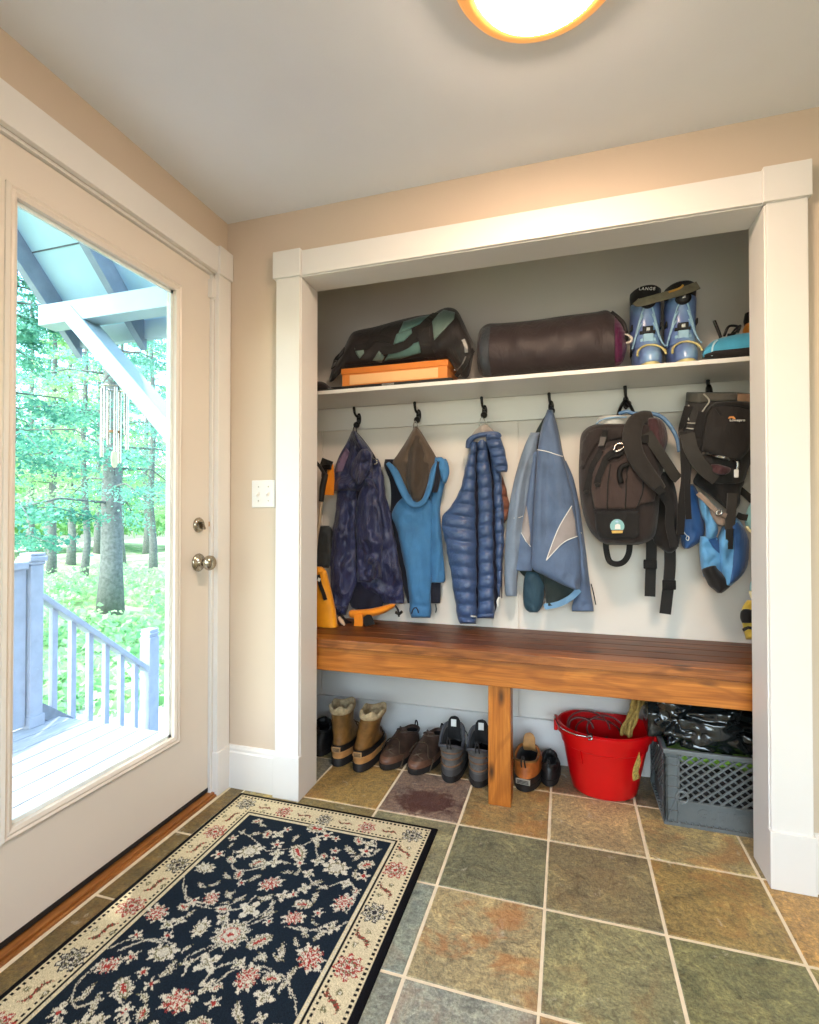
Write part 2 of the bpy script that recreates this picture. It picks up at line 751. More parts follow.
def tile(x0, x1, y0, y1, tone, rust):
    g = 0.003
    j = [random.uniform(-0.0015, 0.0015) for _ in range(8)]
    a, b, c, d = (x0 + g + j[0], y0 + g + j[1]), (x1 - g + j[2], y0 + g + j[3]), (x1 - g + j[4], y1 - g + j[5]), (x0 + g + j[6], y1 - g + j[7])
    e = 0.004
    lo = [(a[0], a[1], -0.004), (b[0], b[1], -0.004), (c[0], c[1], -0.004), (d[0], d[1], -0.004)]
    hi = [(a[0] + e, a[1] + e, 0), (b[0] - e, b[1] + e, 0), (c[0] - e, c[1] - e, 0), (d[0] + e, d[1] - e, 0)]
    fb.add(lo + hi, [(4, 5, 6, 7), (0, 1, 5, 4), (1, 2, 6, 5), (2, 3, 7, 6), (3, 0, 4, 7)])
    cols.extend([tuple(c * 1.12 for c in lin(tone)[:3]) + (rust,)] * 8)


for i in range(len(xs) - 1):
    for jj in range(len(ys) - 1):
        ci, rj = i - 4, jj - 10
        tone = TONE.get((ci, rj))
        if tone is None:
            b = random.choice([(118, 116, 88), (134, 122, 88), (128, 130, 112), (142, 130, 96)])
            tone = tuple(max(0, min(255, k + random.randint(-8, 8))) for k in b)
        rust = {(0, -1): 1.0, (2, 0): 0.55, (0, 1): 0.7, (2, 1): 0.7, (-1, 1): 0.0}.get((ci, rj), random.choice([0, 0.1, 0.25, 0.4]))
        x0, x1, y0, y1 = xs[i], xs[i + 1], ys[jj], ys[jj + 1]
        if x1 < 0.12 or x0 > RX or y0 > 0.65:
            continue
        x0 = max(x0, 0.106) if y1 < 0.05 else x0
        tile(x0, x1, y0, y1, tone, rust)
# the narrow border course along the threshold
yb = -3.4
for k in range(11):
    tile(0.032, 0.106, yb + 0.331 * k + 0.09, min(yb + 0.331 * k + 0.331 + 0.09, 0.0), (106, 92, 58), 0.2)
nv = len(fb.v)
fb.add([(-0.02, RY, -0.0025), (RX, RY, -0.0025), (RX, 0.66, -0.0025), (-0.02, 0.66, -0.0025)], [(0, 1, 2, 3)], 1)
fb.box((-0.02, RY, -0.08), (RX, 0.66, -0.003), 1)


def slate():
    t = NT('slate')
    v = t.coord()
    at_ = t.new('ShaderNodeVertexColor', layer_name='tone')
    n1 = t.noise(v, 6.5, 9, 0.68, 0.9)
    n2 = t.noise(v, 55, 6, 0.7, 0.3)
    n3 = t.noise(v, 4.2, 7, 0.65, 1.2)
    n5 = t.noise(v, 150, 3, 0.7)
    c = t.mix(1.0, at_.outputs['Color'], t.ramp(n1, [(0.3, (0.5, 0.52, 0.54)), (0.46, (1.0, 1.0, 1.0)), (0.56, (1.12, 1.1, 1.04)), (0.7, (1.75, 1.66, 1.48))]), 'MULTIPLY')
    c = t.mix(1.0, c, t.ramp(n2, [(0.32, (0.5, 0.5, 0.52)), (0.5, (1, 1, 1)), (0.68, (1.5, 1.46, 1.38))]), 'MULTIPLY')
    c = t.mix(0.7, c, t.ramp(n5, [(0.35, (0.6, 0.6, 0.6)), (0.65, (1.4, 1.4, 1.4))]), 'MULTIPLY')
    # pale scuffs where the slate has flaked
    n6 = t.noise(v, 9.5, 8, 0.72, 1.6)
    sc_ = t.ramp(n6, [(0.615, (0, 0, 0)), (0.66, (0.55, 0.55, 0.55)), (0.69, (0.1, 0.1, 0.1))])
    c = t.mix(sc_, c, lin((196, 192, 176)))
    # rust blooms
    m = t.new('ShaderNodeMath', operation='MULTIPLY')
    t.link(t.ramp(n3, [(0.52, (0, 0, 0)), (0.62, (1, 1, 1))]), m.inputs[0])
    t.link(at_.outputs['Alpha'], m.inputs[1])
    m2 = t.new('ShaderNodeMath', operation='MULTIPLY')
    t.link(m.outputs[0], m2.inputs[0])
    m2.inputs[1].default_value = 0.6
    c = t.mix(m2.outputs[0], c, lin((172, 112, 60)))
    # the plum stain on the tile before the hiking boots
    mp = t.new('ShaderNodeMapping')
    mp.inputs['Location'].default_value = (-0.865 / 0.15, -0.13 / 0.105, 0)
    mp.inputs['Scale'].default_value = (1 / 0.15, 1 / 0.105, 0)
    tc = t.new('ShaderNodeTexCoord')
    t.link(tc.outputs['Object'], mp.inputs['Vector'])
    ln = t.new('ShaderNodeVectorMath', operation='LENGTH')
    t.link(mp.outputs[0], ln.inputs[0])
    ad = t.new('ShaderNodeMath', operation='MULTIPLY_ADD')
    n4 = t.noise(v, 26, 6, 0.7)
    t.link(n4, ad.inputs[0])
    ad.inputs[1].default_value = 2.6
    t.link(ln.outputs['Value'], ad.inputs[2])
    st = t.ramp(ad.outputs[0], [(0.95 / 2, (0, 0, 0)), (1.0, (0, 0, 0))])
    mr = t.new('ShaderNodeMapRange')
    t.link(ad.outputs[0], mr.inputs[0])
    mr.inputs[1].default_value = 2.35
    mr.inputs[2].default_value = 1.95
    mr.inputs[3].default_value = 0.0
    mr.inputs[4].default_value = 0.85
    c = t.mix(mr.outputs[0], c, lin((74, 40, 40)))
    t.base(c)
    t.link(t.ramp(n2, [(0.3, (0.32, 0.32, 0.32)), (0.7, (0.55, 0.55, 0.55))]), t.bsdf.inputs['Roughness'])
    b = t.bump(n1, 0.6, 0.025)
    b = t.bump(n2, 0.6, 0.006, b)
    t.link(b, t.bsdf.inputs['Normal'])
    return t.m


M_grout = simple('pale_grout', (224, 212, 186), 0.85, 0, 0.1, 20, 0.2)
fl = struct(fb.build('floor', [slate(), M_grout]))
ca = fl.data.color_attributes.new('tone', 'FLOAT_COLOR', 'POINT')
flat = np.zeros((len(fl.data.vertices), 4), np.float32)
flat[:len(cols)] = cols
ca.data.foreach_set('color', flat.ravel())

# shell
HD, OW0, OW1 = 2.183, -1.135, -0.085     # door head, door opening along the left wall
slab('ceiling', (-0.12, RY - 0.1, H), (RX + 0.1, 0.8, H + 0.06), M_ceil)
wl = MB()
wl.box((-0.13, OW1, -0.05), (0, 0.78, H)).box((-0.13, OW0, HD), (0, OW1, H)).box((-0.13, RY - 0.1, -0.05), (0, OW0, H))
struct(wl.build('wall_left', M_wall))
OX0, OX1, OZ = 0.37, 2.019, 2.15         # closet opening
wbk = MB()
wbk.box((0, 0, -0.05), (OX0 - 0.02, 0.115, H)).box((OX1 + 0.02, 0, -0.05), (RX, 0.115, H)).box((OX0 - 0.02, 0, OZ + 0.02), (OX1 + 0.02, 0.115, H))
struct(wbk.build('wall_back', M_wall))
CLX0, CLX1, CBY = 0.05, 2.30, 0.62
slab('wall_closet_back', (CLX0 - 0.05, CBY, -0.05), (CLX1 + 0.05, CBY + 0.08, H), M_clos)
slab('wall_closet_left', (CLX0 - 0.05, 0.115, -0.05), (CLX0, CBY, H), M_clos)
slab('wall_closet_right', (CLX1, 0.115, -0.05), (CLX1 + 0.05, CBY, H), M_clos)
slab('wall_right', (RX, RY - 0.1, -0.05), (RX + 0.1, 0.115, H), M_wall)
wr = MB()
WX0, WX1, WZ0, WZ1 = 0.5, 2.9, 0.55, 2.15
wr.box((0, RY - 0.12, -0.05), (WX0, RY, H)).box((WX1, RY - 0.12, -0.05), (RX, RY, H))
wr.box((WX0, RY - 0.12, -0.05), (WX1, RY, WZ0)).box((WX0, RY - 0.12, WZ1), (WX1, RY, H))
struct(wr.build('wall_rear', M_wall))
wf_ = MB()
for x in (WX0 + 0.03, 1.3, 2.1, WX1 - 0.03):
    wf_.box((x - 0.03, RY - 0.09, WZ0), (x + 0.03, RY - 0.03, WZ1))
for z in (WZ0 + 0.03, WZ1 - 0.03):
    wf_.box((WX0, RY - 0.09, z - 0.03), (WX1, RY - 0.03, z + 0.03))
struct(wf_.build('added_window_1', M_trim))  # added unseen window, an opening for the fill light

# closet jamb liner, casing, plinths and corner blocks
tr = MB()
tr.box((OX0 - 0.02, -0.012, 0), (OX0, 0.13, OZ)).box((OX1, -0.012, 0), (OX1 + 0.02, 0.13, OZ)).box((OX0 - 0.02, -0.012, OZ), (OX1 + 0.02, 0.13, OZ + 0.02))
struct(tr.build('trim_1', M_trim, bevel=0.0015))


def casing(name, boxes):
    m = MB()
    for lo, hi in boxes:
        m.box(lo, hi)
    return struct(m.build(name, M_trim, bevel=0.0025))


casing('trim_2', [((0.256, -0.022, 0.17), (0.366, 0, OZ + 0.004)), ((0.25, -0.03, 0), (0.3715, 0, 0.178)), ((0.246, -0.034, OZ), (0.374, 0, OZ + 0.112))])
casing('trim_3', [((0.374, -0.022, OZ + 0.004), (2.013, 0, OZ + 0.107))])
casing('trim_4', [((2.023, -0.022, 0.17), (2.135, 0, OZ + 0.004)), ((2.0175, -0.03, 0), (2.141, 0, 0.178)), ((2.012, -0.034, OZ), (2.143, 0, OZ + 0.112))])
# baseboards
BB = [(0, 0), (0, 0.0), (0.014, 0.0), (0.014, 0.15), (0.01, 0.156), (0.01, 0.166), (0.006, 0.178), (0, 0.18)]


def bboard(name, a, b, face):
    m = MB()
    if face == 'y-':
        m.prism([(-p[0], p[1]) for p in BB[1:]], a, b, 'x')
        m.v = [(v[0], v[1], v[2]) for v in m.v]
    return m


struct(bboard('b', 0.0, 0.252, 'y-').build('baseboard_back', M_trim))
struct(bboard('b', 2.14, RX, 'y-').build('baseboard_right', M_trim))
cbm = MB()
cbm.box((CLX0, CBY - 0.014, 0), (CLX1, CBY, 0.2)).box((CLX0, CBY - 0.02, 0.2), (CLX1, CBY, 0.204))
struct(cbm.build('baseboard_closet', M_trim, bevel=0.002))

# ------------------------------------------------------------------ the door
casing('trim_5', [((0, -0.085, 0.17), (0.022, -0.004, HD)), ((0, -0.087, 0), (0.03, -0.004, 0.178)), ((0, -0.088, HD - 0.004), (0.032, -0.002, HD + 0.114))])
casing('trim_6', [((0, OW0, HD), (0.022, -0.088, HD + 0.108))])
casing('trim_7', [((0, OW0 - 0.08, 0.17), (0.022, OW0, HD)), ((0, OW0 - 0.084, 0), (0.03, OW0 + 0.002, 0.178)), ((0, OW0 - 0.084, HD - 0.004), (0.032, OW0 + 0.003, HD + 0.114))])
jm = MB()
jm.box((-0.13, OW1 - 0.012, 0), (0.0, OW1, HD)).box((-0.13, OW0, 0), (0.0, OW0 + 0.012, HD)).box((-0.13, OW0, HD - 0.01), (0.0, OW1, HD))
struct(jm.build('trim_8', M_trim))
th = MB()
th.box((-0.13, OW0, -0.03), (0.012, OW1 + 0.002, 0.014)).box((0.0, OW0, -0.005), (0.022, -0.03, 0.006))
struct(th.build('trim_9', M_oak, bevel=0.002))

XD = -0.012    # room face of the door slab
DY0, DY1, DZ0, DZ1 = OW0 + 0.014, -0.1, 0.032, HD - 0.013
door = struct(bpy.data.objects.new('door_1', None))
COL.objects.link(door)
door.location = (XD, DY1, DZ0)
GY0, GY1, GZ0, GZ1 = -0.891, -0.291, 0.318, 2.028
ds = MB()
ds.box((XD - 0.045, DY0, DZ0), (XD, GY0, DZ1)).box((XD - 0.045, GY1, DZ0), (XD, DY1, DZ1))
ds.box((XD - 0.045, GY0, DZ0), (XD, GY1, GZ0)).box((XD - 0.045, GY0, GZ1), (XD, GY1, DZ1))
ds.build('door_slab', M_door, door)
# raised moulding round the pane
mo = MB()
prof = [(0.0, -0.002), (0.0, 0.006), (0.008, 0.011), (0.014, 0.007), (0.02, 0.009), (0.03, 0.004), (0.03, -0.02), (0.0, -0.02)]
rs = []
for (yy, zz, sy, sz) in ((GY0 - 0.026, GZ0 - 0.026, 1, 1), (GY1 + 0.026, GZ0 - 0.026, -1, 1), (GY1 + 0.026, GZ1 + 0.026, -1, -1), (GY0 - 0.026, GZ1 + 0.026, 1, -1)):
    rs.append([(XD + q, yy + p * sy, zz + p * sz) for p, q in prof])
rs.append(rs[0])
mo.rings(rs, False, False)
mo.build('glazing_frame', M_door, door)
MB().box((XD - 0.028, GY0, GZ0), (XD - 0.022, GY1, GZ1)).build('glass_pane', glass('clear_glass'), door)
sp = MB()
for lo, hi in (((GY0, GZ0), (GY0 + 0.016, GZ1)), ((GY1 - 0.016, GZ0), (GY1, GZ1)), ((GY0, GZ0), (GY1, GZ0 + 0.016)), ((GY0, GZ1 - 0.016), (GY1, GZ1))):
    sp.box((XD - 0.021, lo[0], lo[1]), (XD - 0.012, hi[0], hi[1]))
sp.build('pane_spacer', simple('pane_spacer', (226, 236, 236), 0.4), door)
MB().box((XD - 0.04, DY0 + 0.005, 0.02), (XD + 0.002, DY1, DZ0 + 0.004)).build('door_sweep', M_rub, door)
RY90 = Matrix.Rotation(PI / 2, 3, 'Y')
kp = atx(198, 562.5, XD)
kb = MB()
kb.lathe([(0.001, 0.0), (0.036, 0.0), (0.037, 0.004), (0.033, 0.009), (0.016, 0.014), (0.0135, 0.032), (0.02, 0.038), (0.028, 0.046), (0.0305, 0.056), (0.028, 0.066), (0.02, 0.073), (0.008, 0.076), (0.001, 0.076)], kp, 32, RY90)
kb.build('door_knob', M_nickel, door, smooth=True)
lp = atx(198.2, 525, XD)
dbm = MB()
dbm.lathe([(0.001, 0), (0.03, 0), (0.031, 0.004), (0.027, 0.01), (0.022, 0.013), (0.001, 0.014)], lp, 32, RY90)
dbo = dbm.build('deadbolt', M_nickel, door, smooth=True)
tb = MB()
tb.box((0.012, -0.005, -0.02), (0.03, 0.005, 0.02), M=Matrix.Translation(lp) @ Matrix.Rotation(0.5, 4, 'X'))
tb.build('thumb_turn', M_nickel, dbo, bevel=0.003)
hp = MB()
hp.box((XD, -0.112, 2.075), (XD + 0.022, -0.086, 2.15))
hp.tube([(XD + 0.014, -0.092, 2.07), (XD + 0.014, -0.092, 2.155)], 0.006, 10)
hp.build('hinge', M_trim, door, bevel=0.001)
sk = MB()
sk.box((XD - 0.004, -0.1, 1.118), (XD + 0.002, -0.092, 1.138))
sk.build('strike_plate', M_brass, door)

# light switch
swp = thing('light_switch', at(264, 494, 0), 'white double light switch plate on the narrow wall beside the door', 'light switch')
a, b = at(252.5, 480.5, 0), at(275.5, 507.5, 0)
boxed('cover_plate', (a.x, -0.006, b.z), (b.x, 0, a.z), M_trim, swp, 0.003)
w_, mid = b.x - a.x, (a.z + b.z) / 2
for k in (0.3, 0.72):
    x = a.x + w_ * k
    m = MB()
    m.box((x - 0.005, -0.008, mid - 0.012), (x + 0.005, -0.005, mid + 0.012))
    m.box((-0.0035, -0.016, -0.006), (0.0035, 0.0, 0.006), M=Matrix.Translation((x, -0.006, mid)) @ Matrix.Rotation(0.5, 4, 'X'))
    m.build('toggle', M_trim, swp, bevel=0.001)
    for s in (-1, 1):
        MB().lathe([(0.001, 0), (0.003, 0), (0.002, 0.0015), (0.001, 0.0015)], (x, -0.006, mid + s * 0.03), 10, Matrix.Rotation(PI / 2, 3, 'X')).build('screw', M_nickel, swp, smooth=True)

# ceiling light
LC = Vector((1.365, -0.715, H))
cl = thing('ceiling_light', LC, 'round glass ceiling light glowing white with an amber rim', 'ceiling light')
MB().lathe([(0.001, 0), (0.19, 0), (0.204, -0.008), (0.206, -0.02), (0.196, -0.034), (0.178, -0.044), (0.158, -0.048), (0.15, -0.04), (0.001, -0.038)], LC, 72).build('rim', emit('amber_glass', lin((255, 172, 88)), 0.9), cl, smooth=True)
MB().lathe([(0.158, -0.046), (0.152, -0.056), (0.13, -0.066), (0.09, -0.075), (0.04, -0.08), (0.001, -0.081)], LC, 72, caps=(False, True)).build('glass_bowl', emit('lit_glass', lin((255, 222, 192)), 140.0), cl, smooth=True)
# ------------------------------------------------------------------ outdoors
DZ = -0.15
M_deck = wood('weathered_boards', (150, 154, 160), (178, 182, 188), (204, 206, 210), 0.7, False, 0.7, 'y')
M_rail = simple('weathered_white_paint', (164, 170, 184), 0.6, 0, 0.1, 14, 0.15, 60)
M_beam = simple('pale_blue_paint', (176, 194, 204), 0.6, 0, 0.05, 5)
M_soff = simple('soffit_paint', (172, 204, 220), 0.7, 0, 0.05, 5)
M_dark = simple('shingle_grey', (88, 92, 100), 0.9, 0, 0.2, 30)
M_bark = simple('grey_bark', (104, 106, 102), 0.9, 0, 0.35, 14, 0.8, 18)
# deck of boards along the house
dk = MB()
x = -0.14
while x > -1.86:
    dk.box((x - 0.13, -2.0, DZ - 0.03), (x, 0.66, DZ))
    x -= 0.139
struct(dk.build('deck_floor', M_deck, bevel=0.004))
jo = MB()
jo.box((-1.9, -2.0, DZ - 0.32), (-1.86, 0.66, DZ - 0.01)).box((-1.86, 0.62, DZ - 0.32), (-0.14, 0.66, DZ - 0.034))
struct(jo.build('trim_10', M_rail))
# steps going down beyond the deck
for k in range(3):
    z = DZ - 0.19 * (k + 1)
    m = MB()
    m.box((-1.8, 0.68 + 0.27 * k, z - 0.035), (-0.5, 0.68 + 0.27 * (k + 1) + 0.02, z)).box((-1.8, 0.67 + 0.27 * k, z), (-0.5, 0.69 + 0.27 * k, z + 0.15))
    struct(m.build('trim_%d' % (11 + k), M_deck, bevel=0.004))

rl = thing('stair_railing', (-1.8, 0.49, DZ), 'weathered white stair railing with square balusters beyond the glass door', 'railing')
post = MB()
post.box((-1.842, 0.448, DZ), (-1.758, 0.532, 0.86)).box((-1.85, 0.44, DZ), (-1.75, 0.54, DZ + 0.07))
post.build('post', M_rail, rl, bevel=0.004)
pc = MB()
pc.box((-1.85, 0.44, 0.86), (-1.75, 0.54, 0.88)).box((-1.858, 0.432, 0.88), (-1.742, 0.548, 0.915)).box((-1.85, 0.44, 0.915), (-1.75, 0.54, 0.935))
pc.build('post_cap', M_rail, rl, bevel=0.008)
nw = MB()
GNZ = -0.78
nw.box((-1.85, 1.39, GNZ), (-1.75, 1.49, 0.2)).box((-1.845, 1.395, 0.2), (-1.755, 1.485, 0.215)).box((-1.85, 1.39, 0.215), (-1.75, 1.49, 0.235)).box((-1.845, 1.395, 0.235), (-1.755, 1.485, 0.262))
nw.build('newel_post', M_rail, rl, bevel=0.006)
y0, z0, y1, z1 = 0.53, 0.66, 1.41, -0.06
MB().bar((-1.8, y0, z0), (-1.8, y1, z1), 0.09, 0.035).build('handrail', M_rail, rl, bevel=0.005)
MB().bar((-1.8, y0, z0 - 0.72), (-1.8, y1 - 0.02, z1 - 0.7), 0.04, 0.08).build('bottom_rail', simple('grey_weathered_wood', (128, 134, 144), 0.8, 0, 0.2, 20), rl, bevel=0.005)
for k in range(6):
    s = (k + 0.75) / 6.6
    yy = y0 + (y1 - y0) * s
    zt = z0 + (z1 - z0) * s
    MB().box((-1.818, yy - 0.018, zt - 0.72), (-1.782, yy + 0.018, zt)).build('baluster', M_rail, rl, bevel=0.002)
# railing of the deck running off to the left
dr = thing('deck_parapet', (-1.8, -0.4, DZ), 'white boarded deck parapet left of the corner post outside', 'parapet')
m = MB()
for k in range(17):
    m.box((-1.82, 0.34 - 0.14 * k, DZ + 0.02), (-1.78, 0.466 - 0.14 * k - 0.03, 0.84))
m.box((-1.81, -2.0, DZ + 0.05), (-1.79, 0.43, 0.84))
m.build('boarding', M_rail, dr)
MB().box((-1.86, -2.0, 0.84), (-1.74, 0.425, 0.885)).build('coping', M_rail, dr, bevel=0.005)

# portico roof: a gable over the door, sloping down past the bracket beam
SL = 1.08
RG = (-0.55, 3.93)     # ridge y, z of the soffit


def rz(y):
    return RG[1] - SL * abs(y - RG[0])


pr = MB()
for sg in (1, -1):
    yE = RG[0] + sg * 1.38
    ze = rz(yE)
    a, b = (RG[0], RG[1]), (yE, ze)
    nx = 0.05
    pr.prism([(a[0], a[1]), (b[0], b[1]), (b[0], b[1] + nx), (a[0], a[1] + nx * 1.4)], -1.8, -0.13, 'x')
roof = struct(pr.build('portico_roof', M_soff))
rk = MB()
for sg in (1, -1):
    yE = RG[0] + sg * 1.38
    for xx, hh in ((-1.86, 0.17), (-1.3, 0.17)):
        rk.prism([(RG[0], RG[1] - hh * 1.1), (yE, rz(yE) - hh), (yE, rz(yE) + 0.03), (RG[0], RG[1] + 0.08)], xx, xx + 0.05, 'x')
struct(rk.build('rafter_beam', simple('rafter_paint', (128, 140, 156), 0.7)))
fc = MB()
for sg in (1, -1):
    yE = RG[0] + sg * 1.38
    fc.box((-1.87, yE - 0.02, rz(yE) - 0.1), (-0.13, yE + 0.02, rz(yE) + 0.06))
    fc.prism([(RG[0], RG[1] + 0.09), (yE, rz(yE) + 0.05), (yE, rz(yE) + 0.12), (RG[0], RG[1] + 0.2)], -1.95, -1.86, 'x')
struct(fc.build('trim_14', M_beam))
sm = MB()
for k in range(4):
    for sg in (1, -1):
        yk = RG[0] + sg * (0.3 + 0.36 * k)
        sm.box((-1.8, yk - 0.002, rz(yk) - 0.006), (-0.2, yk + 0.002, rz(yk) + 0.003))
struct(sm.build('trim_15', M_dark))
for sg, nm in ((1, 'bracket_beam'), (-1, 'bracket_beam')):
    yb = RG[0] + sg * 1.15
    m = MB()
    m.box((-1.84, yb - 0.06, 2.395), (-0.13, yb + 0.06, 2.525))
    m.bar((-1.6, yb, 2.46), (-0.13, yb, 0.98), 0.1, 0.14, (0, 1, 0))
    m.box((-0.17, yb - 0.06, 0.9), (-0.13, yb + 0.06, 2.6))
    struct(m.build(nm, M_beam, bevel=0.004))

# wind chime
wc = thing('wind_chime', at(115, 388, 0.9), 'metal tube wind chime hanging outside under the porch roof', 'wind chime')
wp = wc.location
mm = px_m(0.9) * 1.22
zt_, zb_ = 0, 0
yc_ = wp.y
top = rz(yc_)
rg = 14 * mm
m = MB()
for k in range(33):
    pass
m.tube([(wp.x + rg * math.cos(2 * PI * k / 32), yc_ + rg * math.sin(2 * PI * k / 32), wp.z) for k in range(33)], 0.006, 8)
m.build('ring', M_nickel, wc, smooth=True)
for k in range(7):
    an = 2 * PI * k / 7 + 0.2
    px_, py_ = wp.x + rg * 0.88 * math.cos(an), yc_ + rg * 0.88 * math.sin(an)
    ln_ = (50 + 5 * ((k * 3) % 7)) * mm
    MB().tube([(px_, py_, wp.z - 0.01), (px_, py_, wp.z - 0.01 - ln_)], 0.011, 12).build('tube', M_nickel, wc, smooth=False, auto=0.6)
st = MB()
st.tube([(wp.x, yc_, wp.z + 0.14), (wp.x, yc_, wp.z - 96 * mm)], 0.002, 6)
for k in range(3):
    an = 2 * PI * k / 3
    st.tube([(wp.x + rg * math.cos(an), yc_ + rg * math.sin(an), wp.z), (wp.x, yc_, wp.z + 0.14)], 0.002, 6)
st.tube([(wp.x, yc_, wp.z + 0.14), (wp.x, yc_, rz(yc_) + 0.01)], 0.002, 6)
st.build('cord', M_black, wc)
MB().lathe([(0.001, -0.006), (0.035, -0.006), (0.036, 0.006), (0.001, 0.006)], (wp.x, yc_, wp.z - 48 * mm), 24).build('striker', M_oak, wc)
m = MB()
m.lathe([(0.001, -0.004), (0.03, -0.004), (0.03, 0.004), (0.001, 0.004)], (wp.x, yc_, wp.z - 78 * mm), 20, Matrix.Diagonal((0.9, 1, 1)) @ Matrix.Rotation(PI / 2, 3, 'Y') @ Matrix.Diagonal((2.1, 0.9, 1)))
m.build('sail', simple('pale_wood_sail', (226, 206, 160), 0.5), wc)

# ground
gm = MB()
NG = 60
gx = np.linspace(-44, -2.0, NG)
gy = np.linspace(-30, 50, NG)


def gz(x, y):
    return -0.78 + 0.0 * x + 0.25 * math.sin(x * 0.35) * math.sin(y * 0.27) - 0.012 * max(0, -x - 4) + 0.12 * math.sin(x * 1.1 + y * 0.8)


gm.add([(x, y, gz(x, y)) for x in gx for y in gy], [(i * NG + j, i * NG + j + 1, (i + 1) * NG + j + 1, (i + 1) * NG + j) for i in range(NG - 1) for j in range(NG - 1)])
tg = NT('forest_floor')
v = tg.coord()
tg.base(tg.ramp(tg.noise(v, 1.4, 8, 0.65), [(0.3, lin((92, 120, 74))), (0.5, lin((140, 168, 110))), (0.62, lin((196, 190, 160))), (0.75, lin((214, 206, 186)))]))
tg.set(Roughness=0.95)
struct(gm.build('ground', tg.m, smooth=True))
# pale gravel drive at the foot of the steps
pb = MB()
NP = 24
pb.add([(-2.0 - 0.42 * i * 1.0, 1.0 + 0.42 * j, gz(-2.0 - 0.42 * i, 1.0 + 0.42 * j) + 0.03) for i in range(NP) for j in range(NP)], [(i * NP + j, i * NP + j + 1, (i + 1) * NP + j + 1, (i + 1) * NP + j) for i in range(NP - 1) for j in range(NP - 1) if i + 0.6 * math.sin(j * 0.5) < 8 and j > 0])
struct(pb.build('gravel_path', simple('gravel', (200, 198, 196), 0.9, 0, 0.25, 60, 0.6, 80)))


def leaf_mat(name, a, b):
    t = NT(name)
    v = t.coord()
    c = t.ramp(t.noise(v, 2.6, 4), [(0.35, lin(a)), (0.65, lin(b))])
    t.base(c)
    t.set(Roughness=0.6)
    tl = t.new('ShaderNodeBsdfTranslucent')
    t.link(c, tl.inputs[0])
    mx = t.new('ShaderNodeMixShader')
    mx.inputs[0].default_value = 0.42
    t.link(t.bsdf.outputs[0], mx.inputs[1])
    t.link(tl.outputs[0], mx.inputs[2])
    t.link(mx.outputs[0], t.out.inputs['Surface'])
    return t.m


LEAF = [leaf_mat('hemlock_needles', (62, 128, 108), (118, 182, 150)), leaf_mat('birch_leaves', (128, 186, 128), (190, 222, 160)), leaf_mat('pine_needles', (84, 150, 132), (150, 206, 182))]


def sprays(n, centre_fn, size, seed, flat=0.35):
    """many small leaf clusters, each a pair of bent quads"""
    r = np.random.default_rng(seed)
    vs, fs = [], []
    for i in range(n):
        c = Vector(centre_fn(r))
        a = r.uniform(0, 2 * PI)
        d = Vector((math.cos(a), math.sin(a), r.normal(-0.15, flat))).normalized()
        s = d.orthogonal().normalized()
        s = (Matrix.Rotation(r.uniform(0, 2 * PI), 3, d) @ s)
        L = size * r.uniform(0.6, 1.5)
        w = L * r.uniform(0.2, 0.42)
        b = len(vs)
        vs += [c, c + d * L * 0.5 + s * w, c + d * L + Vector((0, 0, -0.1 * L)), c + d * L * 0.5 - s * w]
        fs += [(b, b + 1, b + 2), (b, b + 2, b + 3)]
    return vs, fs


def tree_parts(h, r0, kind, seed, low=0.15, lean=0.0, n=2600, spread=1.6):
    """a trunk, and a crown of drooping boughs, about the origin"""
    rr = random.Random(seed)
    tk = MB()
    pts, rad = [], []
    for i in range(9):
        s = i / 8
        pts.append((lean * s + 0.06 * rr.uniform(-1, 1) * h * 0.1, 0.06 * rr.uniform(-1, 1) * h * 0.1, -0.25 + h * s))
        rad.append(r0 * (1.25 - 0.25 * min(1, s * 8) - 0.75 * s))
    tk.tube(pts, rad, 14)
    boughs = []
    nb = int(h * 5)
    for k in range(nb):
        s = low + (0.98 - low) * (k + rr.random()) / nb
        a = rr.uniform(0, 2 * PI)
        L = spread * (1.15 - s) * rr.uniform(0.6, 1.2) + 0.25
        z = h * s
        e = (math.cos(a) * L, math.sin(a) * L, z - 0.22 * L + rr.uniform(-0.1, 0.25) * L)
        boughs.append(((lean * s, 0, z), e))
        tk.tube([(lean * s, 0, z), (e[0] * 0.5, e[1] * 0.5, z + 0.03 * L), e], [r0 * 0.13, r0 * 0.09, 0.006], 5)

    def c(r):
        b = boughs[int(r.integers(0, len(boughs)))]
        t = r.uniform(0.25, 1.05)
        L = math.dist(b[0], b[1])
        return (b[0][0] + (b[1][0] - b[0][0]) * t + r.normal(0, 0.12 * L), b[0][1] + (b[1][1] - b[0][1]) * t + r.normal(0, 0.12 * L), b[0][2] + (b[1][2] - b[0][2]) * t + r.normal(0, 0.05 * L))
    vs, fs = sprays(n, c, 0.055 if kind != 1 else 0.08, seed)
    fo = MB()
    fo.add(vs, fs)
    return tk, fo


TRUNKS = []


def tree(name, u, dist, h, r0, kind, seed, label, group=None, **kw):
    d = ray(u, 560)
    q = CAM + d * (dist / math.hypot(d.x, d.y))
    loc = Vector((q.x, q.y, gz(q.x, q.y)))
    TRUNKS.append((q.x, q.y))
    tk, fo = tree_parts(h, r0, kind, seed, **kw)
    e = thing(name, loc, label, 'tree', group)
    for m in (tk, fo):
        m.v = [(p[0] + loc.x, p[1] + loc.y, p[2] + loc.z) for p in m.v]
    tk.build('trunk', M_bark, e, smooth=True)
    fo.build('foliage', LEAF[kind], e)
    return e


